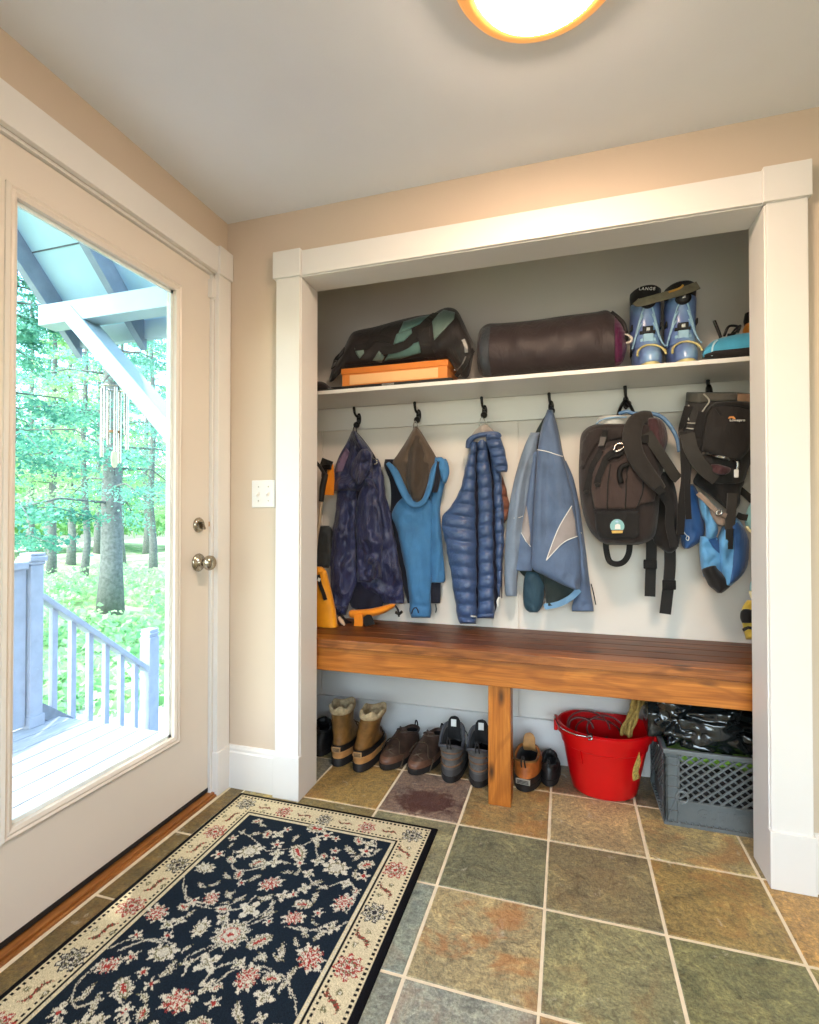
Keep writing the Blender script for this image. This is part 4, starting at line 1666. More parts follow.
P_WIN = [(0, 0.0, 0.30, 0.1), (0.06, 0.0, 0.30, 0.104), (0.085, 0.002, 0.285, 0.102), (0.11, 0.006, 0.235, 0.096), (0.14, 0.01, 0.18, 0.09), (0.18, 0.008, 0.145, 0.09), (0.24, 0.004, 0.138, 0.096), (0.272, 0.002, 0.138, 0.1)]
P_SHOE = [(0, 0.0, 0.29, 0.108), (0.045, 0.0, 0.292, 0.11), (0.06, 0.003, 0.27, 0.106), (0.075, 0.006, 0.225, 0.1), (0.095, 0.008, 0.17, 0.09), (0.115, 0.006, 0.135, 0.084)]
P_HIKE = [(0, 0.0, 0.29, 0.1), (0.05, 0.0, 0.29, 0.104), (0.075, 0.003, 0.25, 0.1), (0.1, 0.006, 0.19, 0.095), (0.13, 0.01, 0.15, 0.092), (0.16, 0.008, 0.14, 0.1), (0.182, 0.0, 0.142, 0.106)]
P_DUCK = [(0, 0.0, 0.27, 0.11), (0.055, 0.0, 0.27, 0.114), (0.08, 0.004, 0.24, 0.11), (0.105, 0.008, 0.18, 0.104), (0.135, 0.004, 0.15, 0.098)]
boot('winter_boot', (0.392, 0.285, 0), 0.03, P_WIN, 'upright tan winter boot with fleece cuff, nearest the left end of the boot row', 'boots and shoes under the bench', 'winter')
boot('winter_boot', (0.506, 0.266, 0), 0.0, P_WIN, 'tan winter boot with fleece cuff, its shaft slumping right, beside the brown shoes', 'boots and shoes under the bench', 'winter', 0.28)
boot('hiking_shoe', (0.684, 0.6, 0), PI - 0.26, P_SHOE, 'low dark brown hiking shoe next to the slumping tan winter boot', 'boots and shoes under the bench', 'shoe')
boot('hiking_shoe', (0.818, 0.598, 0), PI - 0.24, P_SHOE, 'low dark brown hiking shoe with loose laces next to the grey hiking boots', 'boots and shoes under the bench', 'shoe')
boot('hiking_boot', (0.922, 0.296, 0), 0.03, P_HIKE, 'grey suede hiking boot standing next to the brown shoes, tongue sticking up', 'boots and shoes under the bench', 'hike')
boot('hiking_boot', (1.047, 0.292, 0), 0.02, P_HIKE, 'grey suede hiking boot with white label, partly behind the bench leg', 'boots and shoes under the bench', 'hike')
db = boot('duck_boot', (1.236, 0.318, 0), -0.12, P_DUCK, 'short orange leather boot with a tan tongue, right of the bench leg', 'boots and shoes under the bench', 'duck')
m = MB()
m.box((-0.03, -0.007, 0.034), (0.03, 0.0, 0.056))
lb = place(m, Vector((1.236, 0.318, 0)), -0.12).build('heel_label', simple('label_grey', (150, 146, 136), 0.6), db, bevel=0.001)
for k in range(3):
    m = MB()
    m.box((-0.024, -0.009, 0.0385 + 0.0055 * k), (0.024, -0.0065, 0.0405 + 0.0055 * k))
    place(m, Vector((1.236, 0.318, 0)), -0.12).build('lettering', M_blk, lb)
boot('rubber_clog', (1.336, 0.392, 0), -0.05, [(0, 0.0, 0.20, 0.075), (0.045, 0.0, 0.205, 0.078), (0.06, 0.003, 0.18, 0.074), (0.08, 0.008, 0.12, 0.066), (0.1, 0.01, 0.1, 0.06)], 'black rubber shoe half hidden behind the orange boot', 'boots and shoes under the bench', 'dark')
boot('black_boot', (0.262, 0.35, 0), 0.15, [(0, 0.0, 0.22, 0.1), (0.05, 0.0, 0.222, 0.102), (0.075, 0.004, 0.19, 0.098), (0.1, 0.01, 0.13, 0.09), (0.13, 0.012, 0.115, 0.088)], 'black boot in the shadow at the far left under the bench', 'boots and shoes under the bench', 'dark')

# ------------------------------------------------------------------ bucket
M_red = simple('red_plastic', (206, 6, 14), 0.28, 0, 0.05, 8, 0.04, 30)
M_steel = simple('steel_wire', (170, 168, 164), 0.25, 1.0)
bk = thing('bucket', (1.56, 0.44, 0), 'red plastic bucket with a wire handle on the slate floor under the bench', 'bucket')
BH = 0.282


def bring(z, g=0.0, n=56):
    s = z / BH
    rxx, ryy, cyy = 0.131 + (0.183 - 0.131) * s + g, 0.116 + (0.152 - 0.116) * s + g, 0.462 + (0.438 - 0.462) * s
    out = []
    for j in range(n):
        a = 2 * PI * j / n
        x, y = math.cos(a) * rxx, math.sin(a) * ryy
        y = min(y, ryy * 0.78)
        out.append((1.563 + x, cyy + y, z))
    return out


m = MB()
rs = [bring(0.0, -0.012), bring(0.002, -0.002), bring(0.008, 0.0)] + [bring(0.03 * i) for i in range(1, 7)] + [bring(0.196, 0), bring(0.2, 0.005), bring(0.24, 0.005), bring(0.243, 0.014), bring(0.262, 0.0155), bring(0.276, 0.013), bring(0.282, 0.006), bring(0.28, -0.001), bring(0.25, -0.004), bring(0.02, -0.004)]
m.rings(rs)
m.build('body', M_red, bk, smooth=False, auto=0.5)
m = MB()
for x in (1.50, ):
    m.box((x, 0.30, 0.14), (x + 0.008, 0.33, 0.2))
for a in (-2.2, -0.55):
    c, s = math.cos(a), math.sin(a)
    p0 = Vector((1.563 + c * 0.166, 0.444 + min(s * 0.14, 0.108), 0.2))
    m2 = MB()
    m2.bar(p0, p0 + Vector((-c * 0.012, -s * 0.01, -0.055)), 0.008, 0.012, (c, s, 0))
    m2.build('rib', M_red, bk)

for s, nm in ((-1, 'handle_ear'), (1, 'handle_ear')):
    m = MB()
    m.box((1.563 + s * 0.196 - 0.008, 0.415, 0.235), (1.563 + s * 0.196 + 0.008, 0.46, 0.29))
    m.build(nm, M_red, bk, bevel=0.005)
hnd = MB()
pl = at(556, 716, 0.43)
hnd.tube([(1.372, 0.437, 0.268), (1.362, 0.40, 0.30), (1.366, 0.34, 0.315), (1.39, 0.30, 0.295), (1.44, 0.276, 0.285), (1.492, 0.272, 0.282)], 0.003, 8, 30)
ho = hnd.build('wire_handle', M_steel, bk, smooth=True)
MB().tube([(1.49, 0.272, 0.282), (1.506, 0.268, 0.288), (1.506, 0.262, 0.278), (1.494, 0.266, 0.274)], 0.004, 8, 12).build('hook_end', M_steel, ho, smooth=True)
MB().tube([(1.754, 0.437, 0.268), (1.762, 0.40, 0.262), (1.764, 0.37, 0.24)], 0.003, 8, 10).build('hook_end', M_steel, ho, smooth=True)
m = MB()
bb = MB().rings(rs).bvh()
panel(bb, [(633, 768), (639, 752), (641, 762), (638, 772), (640, 778), (633, 781), (632, 775)], 0.35, mb=m, lift=0.0015)
m.build('torn_sticker', simple('sticker_yellow', (206, 178, 96), 0.6, 0, 0.5, 90), bk)
# what is in the bucket
M_cord = simple('red_brown_hose', (96, 30, 26), 0.5)
cc = thing('garden_hose', (1.5, 0.42, 0.2), 'thin red-brown hose coiled inside the red bucket', 'hose')
for k, (cx_, cy_, cz_, r_, tl, rr) in enumerate([(1.50, 0.42, 0.265, 0.085, 0.9, 0.0042), (1.54, 0.43, 0.245, 0.09, 0.5, 0.0042), (1.57, 0.44, 0.25, 0.075, 1.2, 0.0042), (1.47, 0.43, 0.255, 0.05, 1.25, 0.005)]):
    m = MB()
    pts = [(cx_ + r_ * math.cos(a), cy_ + r_ * 0.7 * math.sin(a) * math.cos(tl), cz_ + r_ * math.sin(a) * math.sin(tl) * 0.8) for a in np.linspace(0, 2 * PI * 0.92, 14)]
    m.tube(pts, rr, 8, 60)
    m.build('loop', M_cord, cc, smooth=True)
M_straw = simple('straw', (164, 132, 66), 0.8, 0, 0.4, 80, 0.6, 120)
rp_ = thing('rope_bundle', (1.63, 0.4, 0.2), 'hank of tan straw-coloured rope leaning out of the red bucket', 'rope')
a0, a1 = at(627, 731, 0.40), at(640, 697, 0.46)
for k in range(7):
    m = MB()
    rn = random.Random(k)
    o_ = Vector((0.018 * math.cos(k * 2.4) * (k > 0), 0.012 * math.sin(k * 2.4) * (k > 0), 0))
    pts = []
    for i in range(16):
        s = i / 15
        p = a0.lerp(a1, s) + o_ * (0.8 + 0.6 * abs(s - 0.45)) + Vector((0.004 * math.sin(9 * s + k), 0.003 * math.cos(8 * s + k), 0))
        if i == 0:
            p.z -= 0.02
        pts.append(p)
    m.tube(pts, [0.0075 if i % 2 else 0.0063 for i in range(48)], 7, 48)
    m.build('strand', M_straw, rp_, smooth=True)

# ------------------------------------------------------------------ milk crate
M_crate = simple('grey_crate_plastic', (100, 107, 109), 0.4, 0, 0.12, 14, 0.1, 60)
KX0, KX1, KY0, KY1, KH = 1.764, 2.112, 0.247, 0.583, 0.283
ck = thing('milk_crate', ((KX0 + KX1) / 2, (KY0 + KY1) / 2, 0), 'grey plastic milk crate with lattice sides beside the red bucket', 'crate')
m = MB()
m.box((KX0, KY0, 0), (KX1, KY1, 0.008))
m.build('crate_floor', M_crate, ck)
m = MB()
for (a, b) in (((KX0 - 0.004, KY0 - 0.004), (KX1 + 0.004, KY0 + 0.012)), ((KX0 - 0.004, KY1 - 0.012), (KX1 + 0.004, KY1 + 0.004)), ((KX0 - 0.004, KY0 + 0.012), (KX0 + 0.012, KY1 - 0.012)), ((KX1 - 0.012, KY0 + 0.012), (KX1 + 0.004, KY1 - 0.012))):
    m.box((a[0], a[1], KH - 0.018), (b[0], b[1], KH))
m.build('top_rim', M_crate, ck, bevel=0.003)


def side(o, ux, L, nm, text):
    """one wall of the crate: o its lower near corner, ux the direction along it, inward normal n"""
    o = Vector(o)
    ux = Vector(ux)
    n = Vector((0, 0, 1)).cross(ux)        # inward
    P = lambda s, z, d=0: o + ux * s + Vector((0, 0, z)) + n * d
    w = MB()

    def plate(s0, s1, z0, z1, d0, d1, mb):
        vs = [P(s, z, d) for d in (d0, d1) for s, z in ((s0, z0), (s1, z0), (s1, z1), (s0, z1))]
        mb.add(vs, [(0, 1, 2, 3), (7, 6, 5, 4), (0, 4, 5, 1), (1, 5, 6, 2), (2, 6, 7, 3), (3, 7, 4, 0)])
    # corner posts, recessed, with ledges
    for s0, s1 in ((0.0, 0.052), (L - 0.052, L)):
        plate(s0, s1, 0.0, KH - 0.018, 0.008, 0.011, w)
        plate(s0, s0 + 0.006, 0.0, KH - 0.018, 0.0, 0.012, w)
        plate(s1 - 0.006, s1, 0.0, KH - 0.018, 0.0, 0.012, w)
        for z in (0.052, 0.098, 0.14, 0.18, 0.22, 0.25):
            plate(s0, s1, z - 0.0025, z + 0.0025, 0.0, 0.012, w)
    sg = P(0.012, 0.012, 0.003), P(0.04, 0.098, 0.003)
    w.bar(sg[0], sg[1], 0.006, 0.006, n)
    # lower solid band with a ribbed hem
    plate(0.052, L - 0.052, 0.012, 0.092, 0.008, 0.011, w)
    plate(0.0, L, 0.0, 0.012, -0.002, 0.012, w)
    plate(0.052, L - 0.052, 0.09, 0.096, 0.0, 0.012, w)
    k = int(L / 0.024)
    for i in range(k):
        s = 0.03 + (L - 0.06) * i / (k - 1)
        plate(s - 0.0015, s + 0.0015, 0.0, 0.018, -0.003, 0.01, w)
    w.build(nm, M_crate, ck)
    # the diamond lattice
    lt = MB()
    s0, s1, z0, z1 = 0.052, L - 0.052, 0.095, KH - 0.016
    st_ = 0.0305
    for sgn in (1, -1):
        c = -1.0
        while c < 1.0:
            pts = []
            for s in (s0, s1):
                z = z0 + sgn * 0.86 * (s - s0) + c
                if z0 <= z <= z1:
                    pts.append((s, z))
            for z in (z0, z1):
                s = s0 + (z - z0 - c) / (sgn * 0.86)
                if s0 < s < s1:
                    pts.append((s, z))
            if len(pts) >= 2 and math.dist(pts[0], pts[1]) > 0.01:
                d = 0.004 if sgn > 0 else 0.008
                lt.bar(P(pts[0][0], pts[0][1], d), P(pts[1][0], pts[1][1], d), 0.0055, 0.008, n)
            c += st_
    lt.build('lattice', M_crate, ck)
    # the eyelet
    ey_ = MB()
    ce = P(0.062, 0.107, 0.003)
    ey_.tube([ce + ux * 0.02 * math.cos(a) + Vector((0, 0, 0.022 * math.sin(a))) for a in np.linspace(0, 2 * PI, 25)], 0.0045, 8)
    ey_.build('eyelet', M_crate, ck, smooth=True)
    if text:
        M = Matrix.Translation(P(L * 0.62, 0.052, 0.008)) @ Matrix.Rotation(PI / 2, 4, 'X')
        text_mesh('GLENCO', 0.048, 0.0016, M, 'embossed_lettering', M_crate, ck, 1.1)


side((KX0, KY0, 0), (1, 0, 0), KX1 - KX0, 'front_panel', True)
side((KX0, KY1, 0), (0, -1, 0), KY1 - KY0, 'side_panel', False)
side((KX1, KY0, 0), (0, 1, 0), KY1 - KY0, 'side_panel', False)
side((KX1, KY1, 0), (-1, 0, 0), KX1 - KX0, 'back_panel', False)

# green cloth and a black bin bag in the crate
g = MB()
N1, N2 = 26, 22
vs_ = []
for i in range(N1):
    for j in range(N2):
        s, q = i / (N1 - 1), j / (N2 - 1)
        x, y = KX0 + 0.036 + (KX1 - KX0 - 0.072) * s, KY0 + 0.034 + (KY1 - KY0 - 0.068) * q
        e = min(s, 1 - s, q, 1 - q)
        vs_.append((x, y, 0.242 + 0.008 * math.sin(19 * s + 3 * q) * math.sin(13 * q + 2) - 0.012 * max(0, 0.06 - e) / 0.06))
g.add(vs_, [(i * N2 + j, i * N2 + j + 1, (i + 1) * N2 + j + 1, (i + 1) * N2 + j) for i in range(N1 - 1) for j in range(N2 - 1)])
gc = g.build('folded_cloth', fabric('lime_cloth', (112, 152, 52), 0.85), loc=((KX0 + KX1) / 2, 0.4, 0.02), smooth=True, solid=0.03)
tag(gc, 'lime green cloth folded inside the grey milk crate under the black bag', 'cloth')
g = MB()
g.box((KX0 + 0.02, KY0 + 0.02, 0.012), (KX1 - 0.02, KY1 - 0.02, 0.212))  # added dark block, its colour stands for the shade inside the crate
bx_ = g.build('shade_infill', fabric('dark_infill', (24, 22, 22), 0.8), loc=((KX0 + KX1) / 2, 0.4, 0.012), bevel=0.02)
tag(bx_, 'added dark tarp filling the bottom of the milk crate', 'infill')
M_bag = simple('black_bin_bag', (22, 27, 28), 0.17, 0, 0.3, 20, 0.25, 22, 0.8)
g = MB()
from mathutils import noise as mn
nu, nv_ = 110, 60
vs_ = []
for i in range(nv_):
    ph = PI * (i + 0.5) / nv_
    for j in range(nu):
        th_ = 2 * PI * j / nu
        d = Vector((math.sin(ph) * math.cos(th_), math.sin(ph) * math.sin(th_), math.cos(ph)))
        p = Vector((d.x, d.y, d.z * 0.55))
        a = mn.noise(p * 1.7 + Vector((3, 1, 2)))
        b = abs(mn.noise(p * 2.8 + Vector((7, 1, 5))))
        c = abs(mn.noise(p * 4.6 + Vector((1, 8, 5))))
        e_ = abs(mn.noise(p * 9 + Vector((4, 8, 1))))
        r = 1 + 0.2 * a + 0.42 * b + 0.24 * c + 0.08 * e_ - 0.2
        ex_ = 0.75
        x = 1.92 + math.copysign(abs(d.x) ** ex_, d.x) * 0.2 * r
        y = 0.412 + math.copysign(abs(d.y) ** ex_, d.y) * 0.17 * r
        z = 0.358 + d.z * (0.1 if d.z > 0 else 0.115) * r
        rim_ = 0.264 if 1.782 < x < 2.096 and 0.266 < y < 0.566 else 0.287
        vs_.append((max(1.718, min(x, 2.13)), max(0.25, min(y, 0.598)), max(rim_, min(z, 0.478))))
g.add(vs_, [(i * nu + j, i * nu + (j + 1) % nu, (i + 1) * nu + (j + 1) % nu, (i + 1) * nu + j) for i in range(nv_ - 1) for j in range(nu)] + [tuple(range(nu)), tuple((nv_ - 1) * nu + j for j in range(nu - 1, -1, -1))])
# a loose flap of the bag hanging over the crate's corner
bgm = g.build('bin_bag', M_bag, loc=(1.93, 0.41, 0.27), smooth=True)
tag(bgm, 'crumpled black plastic bin bag stuffed in the top of the milk crate', 'bag')
# ------------------------------------------------------------------ things on the shelf
def cv(ox, oy, s):
    return lambda x, y: (ox + x / s, oy + y / s)


def rowsv(f, rs, dy=0):
    """crop rows (y, xL, xR[, dy]) to photo stations"""
    out = []
    for r in rs:
        a, v = f(r[1], r[0])
        b, _ = f(r[2], r[0])
        out.append((v, a, b, r[3] if len(r) > 3 else dy))
    return out


def rowsu(f, rs):
    out = []
    for r in rs:
        u, a = f(r[0], r[1])
        _, b = f(r[0], r[2])
        out.append((u, a, b, r[3] if len(r) > 3 else 0))
    return out


def P_(f, pts):
    return [f(*p) for p in pts]


SHZ = 1.758
d8 = cv(315, 300, 4.964)
# orange box on a flat black case
cs = thing('flat_case', (0.65, 0.45, SHZ), 'flat black case lying on the shelf under the orange box', 'case')
boxed('lid', (0.335, 0.325, SHZ), (0.93, 0.56, 1.779), simple('black_case', (20, 19, 20), 0.6), cs, 0.005)
MB().box((0.6, 0.32, 1.765), (0.66, 0.326, 1.774)).build('clasp', M_steel, cs, bevel=0.001)
bxo = thing('shoe_box', (0.645, 0.45, 1.779), 'flat orange cardboard box under the teal and black duffel bag', 'box')
M_or = simple('orange_card', (226, 138, 62), 0.5, 0, 0.06, 8)
m = MB()
m.box((0.39, 0.345, 1.78), (0.905, 0.56, 1.845))
m.build('tray', M_or, bxo, bevel=0.002)
m = MB()
m.box((0.386, 0.341, 1.838), (0.909, 0.564, 1.866))
m.build('lid', simple('orange_lid', (220, 128, 48), 0.45, 0, 0.06, 8), bxo, bevel=0.002)
m = MB()
m.box((0.43, 0.3425, 1.788), (0.862, 0.3455, 1.832))
m.build('paper_label', simple('peach_label', (244, 192, 132), 0.6, 0, 0.04), bxo)

# duffel
M_dblk = fabric('black_nylon', (34, 30, 31), 0.6, 0.4, 18)
M_teal = fabric('teal_nylon', (84, 116, 112), 0.55, 0.4, 18)
M_tgry = fabric('grey_teal_nylon', (104, 124, 118), 0.55, 0.4, 18)
M_web = fabric('black_webbing', (26, 24, 24), 0.7, 0.1, 30, 0.2)
df = thing('duffel_bag', (0.66, 0.45, 1.866), 'slumped teal and black duffel bag on the orange box', 'bag')
mb = soft(rowsu(d8, [(72, 388, 408), (90, 330, 402), (118, 290, 372), (150, 225, 344), (180, 168, 342), (215, 150, 338), (300, 132, 324), (400, 104, 316), (500, 80, 303), (580, 68, 294), (625, 46, 293), (665, 37, 293), (705, 52, 340), (735, 105, 385), (765, 170, 372), (788, 215, 270)]),
          0.45, 0.12, axis='u', rows=110, seg=48, ends=0.07, power=2.5, wob=(5, 0.006),
          folds=[ridge([d8(190, 190), d8(280, 260), d8(300, 320)], -0.012, 4), ridge([d8(600, 80), d8(570, 190), d8(600, 280)], -0.014, 4), ridge([d8(700, 100), d8(640, 210), d8(600, 260)], 0.016, 5), ridge([d8(760, 180), d8(700, 270), d8(690, 350)], 0.014, 4)])
bv = mb.bvh()
mb.build('body', M_dblk, df, smooth=True)
for nm, mt, poly in (('side_panel', M_teal, [(388, 222), (405, 170), (478, 142), (482, 165), (440, 205)]), ('side_panel', M_teal, [(345, 300), (372, 258), (520, 205), (524, 262), (430, 290)]), ('side_panel', M_teal, [(415, 165), (440, 108), (520, 84), (596, 72), (560, 100), (480, 140)]),
                    ('end_panel', M_tgry, [(592, 200), (580, 92), (640, 50), (695, 62), (690, 95), (640, 150)]), ('patch', M_tgry, [(196, 240), (238, 228), (244, 265), (222, 290), (204, 268)]), ('patch', M_tgry, [(286, 300), (318, 252), (345, 282), (330, 310)])):
    panel(bv, P_(d8, poly), 0.42, lift=0.003, thick=0.002, grid=2.5).build(nm, mt, df, smooth=True)
for pts, w in (([(332, 252), (400, 245), (470, 215), (520, 150), (600, 72)], 0.035), ([(150, 330), (300, 318), (420, 305), (560, 285)], 0.02), ([(540, 140), (545, 220), (580, 292)], 0.05), ([(200, 240), (260, 230), (300, 190), (380, 205)], 0.03), ([(780, 250), (740, 330), (700, 380)], 0.02), ([(95, 340), (110, 300), (150, 250)], 0.03)):
    strap(bv, P_(d8, pts), w, 0.4, 0.004, 0.004).build('strap', M_web, df)
strap(bv, P_(d8, [(735, 200), (750, 235), (752, 262)]), 0.014, 0.4, 0.006, 0.003).build('buckle', simple('grey_buckle', (120, 120, 118), 0.4), df)
strap(bv, P_(d8, [(690, 350), (715, 345), (735, 320), (750, 280)]), 0.006, 0.4, 0.006, 0.003).build('zip', simple('grey_zip', (110, 106, 104), 0.4), df)

# black stuff sack with a purple end
e8 = cv(470, 300, 4.818)
ss = thing('stuff_sack', (1.33, 0.44, SHZ), 'fat black stuff sack with purple gathered end lying on the shelf', 'sack')
mb = soft(rowsu(e8, [(36, 205, 305), (42, 160, 345), (58, 132, 366), (90, 114, 374), (150, 111, 370), (300, 98, 357), (450, 76, 344), (600, 58, 331), (655, 49, 326), (690, 66, 322), (700, 74, 320)]), 0.44, 0.115, axis='u', rows=90, seg=52, power=2.15, wob=(8, 0.005), ends=0.05, dprof=[1, 1, 1, 1, 1])
bv = mb.bvh()
mb.build('body', fabric('black_silnylon', (47, 38, 40), 0.5, 0.5, 14, 0.05), ss, smooth=True)
panel(bv, P_(e8, [(58, 140), (100, 122), (92, 200), (92, 290), (104, 366), (64, 362), (48, 300), (46, 210)]), 0.36, lift=0.002, thick=0.001).build('end_seam', fabric('blue_grey_ripstop', (54, 59, 66), 0.6, 0.5, 30), ss, smooth=True)
fd = lambda u, v: 0.007 * np.sin(v * 1.5) * np.clip((u - 612) / 6, 0, 1)
mb = soft(rowsu(e8, [(686, 68, 321), (700, 78, 319), (722, 104, 313), (740, 132, 290), (752, 158, 250), (756, 180, 215)]), 0.44, 0.11, axis='u', rows=30, seg=60, power=2.1, dprof=[1, 0.95, 0.8, 0.5, 0.2], folds=[fd])
mb.build('gathered_end', fabric('purple_nylon', (86, 24, 66), 0.45, 0.5, 16), ss, smooth=True)
q = at(*e8(752, 182), 0.42)
m = MB()
m.tube([at(*e8(x, y), 0.40) for x, y in ((700, 190), (715, 172), (748, 168), (775, 180), (775, 200), (748, 208), (716, 205), (700, 190))], 0.006, 8, 40)
m.build('cord_loop', simple('pale_cord', (206, 200, 190), 0.6), ss, smooth=True)
m = MB()
m.ball(at(*e8(742, 187), 0.395), 0.016, 8, 1.2, 1, 1)
m.build('cord_lock', M_black, ss, smooth=True)
m = MB()
m.tube([at(*e8(x, y), 0.41) for x, y in ((680, 60), (712, 85), (740, 115), (752, 160))], 0.009, 8, 20)
m.build('drawcord_hem', M_dblk, ss, smooth=True)

# ski boots
M_shell = NT('ski_shell')
v = M_shell.coord(scale=(1, 1, 1))
M_shell.base(M_shell.ramp(M_shell.noise(v, 6, 3), [(0.35, lin((92, 110, 168))), (0.55, lin((118, 150, 198))), (0.7, lin((150, 190, 216)))]))
M_shell.set(Roughness=0.28)
M_shell = M_shell.m
M_sol = simple('yellow_sole', (196, 186, 128), 0.5)
M_kh = simple('khaki_strap', (122, 116, 96), 0.8, 0, 0.2, 40)
M_pale = simple('pale_blue_rib', (150, 190, 214), 0.3)
P_SKI = [(0, 0.0, 0.29, 0.096), (0.05, 0.0, 0.285, 0.104), (0.08, 0.0, 0.25, 0.108), (0.11, 0.004, 0.205, 0.107), (0.15, 0.006, 0.175, 0.108), (0.22, 0.0, 0.165, 0.109), (0.29, -0.008, 0.17, 0.11), (0.36, -0.012, 0.172, 0.112)]


def ski(cx, label, dx, hh):
    rot = PI + dx
    c, s = math.cos(rot), math.sin(rot)
    toe = Vector((cx, 0.312, SHZ))
    loc = toe - Vector((-s * 0.29, c * 0.29, 0))
    t = thing('ski_boot', loc, label, 'ski boot', 'ski boots on the shelf')
    go = lambda mb: place(mb, loc, rot, 0.0, 0.1, 0.12)
    m = MB()
    m.rings([ring(P_SKI, 0.0, -0.01), ring(P_SKI, 0.001, -0.002), ring(P_SKI, 0.022, -0.002), ring(P_SKI, 0.024, -0.012)])
    go(m).build('sole', M_sol, t, auto=0.6)
    m = MB()
    m.rings([ring(P_SKI, 0.016 + 0.115 * i / 14, 0.0) for i in range(15)], True, False)
    go(m).build('lower_shell', M_shell, t, smooth=True)
    m = MB()
    rs = [ring(P_SKI, 0.1 + 0.2 * i / 14, 0.004) for i in range(15)]
    rs += [ring(P_SKI, 0.30, -0.004), ring(P_SKI, 0.275, -0.006)]
    m.rings(rs, False, False)
    go(m).build('cuff', M_shell, t, smooth=True)
    m = MB()
    rs = [ring(P_SKI, 0.25, -0.003), ring(P_SKI, 0.32, 0.002), ring(P_SKI, 0.35, 0.004), ring(P_SKI, 0.357, -0.004), ring(P_SKI, 0.345, -0.014), ring(P_SKI, 0.25, -0.02)]
    rs = [[(x, y, z + (0.035 * max(0, (0.06 - y) / 0.07) if z > 0.28 else 0)) for x, y, z in r] for r in rs]
    m.rings(rs, False, True)
    lmb = go(m)
    ln = lmb.build('liner', M_lining, t, smooth=True)
    # pale ribs sweeping down the cuff, and the yellow arc over the toe
    for sg in (-1, 1):
        for k in range(3):
            m = MB()
            pts = []
            for i in range(7):
                q = i / 6
                z = 0.275 - 0.035 * k - 0.15 * q + 0.02 * k * q
                yt, w = prof_at(P_SKI, z)[1:]
                x = sg * (0.012 + 0.04 * q ** 0.8 + 0.005 * k)
                pts.append((x, yt + 0.005 - 0.55 * max(0, abs(x) - 0.018), z))
            m.tube(pts, 0.0035, 6, 20)
            go(m).build('rib', M_pale, t, smooth=True)
    m = MB()
    pts = []
    for i in range(11):
        a = -PI / 2 + PI * i / 10
        z = 0.045 + 0.055 * math.cos(a)
        yt, w = prof_at(P_SKI, z)[1:]
        x = 0.052 * math.sin(a)
        pts.append((x, yt + 0.004 - 0.55 * max(0, abs(x) - 0.02), z))
    m.tube(pts, 0.0045, 6, 30)
    go(m).build('toe_arc', M_sol, t, smooth=True)
    for z in (0.285, 0.17, 0.135):
        yt = prof_at(P_SKI, z)[1]
        m = MB()
        big = z == 0.17
        if z == 0.285:
            m.lathe([(0.001, 0), (0.03, 0), (0.03, 0.012), (0.02, 0.016), (0.001, 0.017)], (0, yt, z), 20, Matrix.Diagonal((1, 1, 0.8)) @ Matrix.Rotation(-PI / 2, 3, 'X'))
        else:
            m.box((-0.02, yt - 0.002, z - 0.012), (0.02, yt + 0.012, z + 0.02))
            m.box((-0.03, yt - 0.012, z - 0.01), (0.03, yt + 0.004, z + 0.004))
        b_ = go(m).build('buckle', M_black if z != 0.135 else M_pale, t, bevel=0.003)
        if z != 0.135:
            m = MB()
            m.box((-0.008, yt + 0.012, z - 0.004), (0.008, yt + 0.019, z + 0.012))
            go(m).build('catch', M_steel, b_, bevel=0.002)
    for sg in (-1, 1):
        for z in (0.1, 0.2):
            m = MB()
            w = prof_at(P_SKI, z)[2]
            m.box((sg * (w / 2 + 0.002) - 0.003, 0.1, z - 0.01), (sg * (w / 2 + 0.002) + 0.003, 0.15, z + 0.012))
            go(m).build('buckle', M_black, t, bevel=0.002)
    return t, lmb.bvh()


s1, l1 = ski(1.741, 'left blue ski boot of the shelf pair, next to the stuff sack', 0.02, 0)
s2, l2 = ski(1.867, 'right blue ski boot of the shelf pair, next to the sky blue pouch', -0.03, 0)
ski_px = cv(610, 270, 5.46)
# the power strap crossing from one boot to the other belongs to the right boot
m = MB()
pts = [at(*ski_px(x, y), yy) for x, y, yy in ((140, 175, 0.405), (170, 178, 0.385), (290, 145, 0.38), (400, 115, 0.38), (480, 85, 0.4))]
free_strap(pts, 0.034, 0.004, 30, (0, -1, 0.1), m)
m.build('power_strap', M_kh, s2)
m = MB()
free_strap([at(*ski_px(x, y), yy) for x, y, yy in ((320, 122, 0.372), (380, 100, 0.372), (400, 82, 0.374))], 0.008, 0.002, 14, (0, -1, 0.1), m)
m.build('strap_edge', simple('orange_edge', (196, 150, 70), 0.7), s2)
# white lettering on the back of the left boot's cuff
lt_ = MB()
M = Matrix.Translation(hit(l1, *ski_px(200, 112), 0.4)[0] + Vector((0, -0.012, 0.002))) @ Matrix.Rotation(0.13, 4, 'Y') @ Matrix.Rotation(PI / 2, 4, 'X')
lp1 = text_mesh('LANGE', 0.017, 0.001, M, 'lettering', M_white, s1, 1.25)

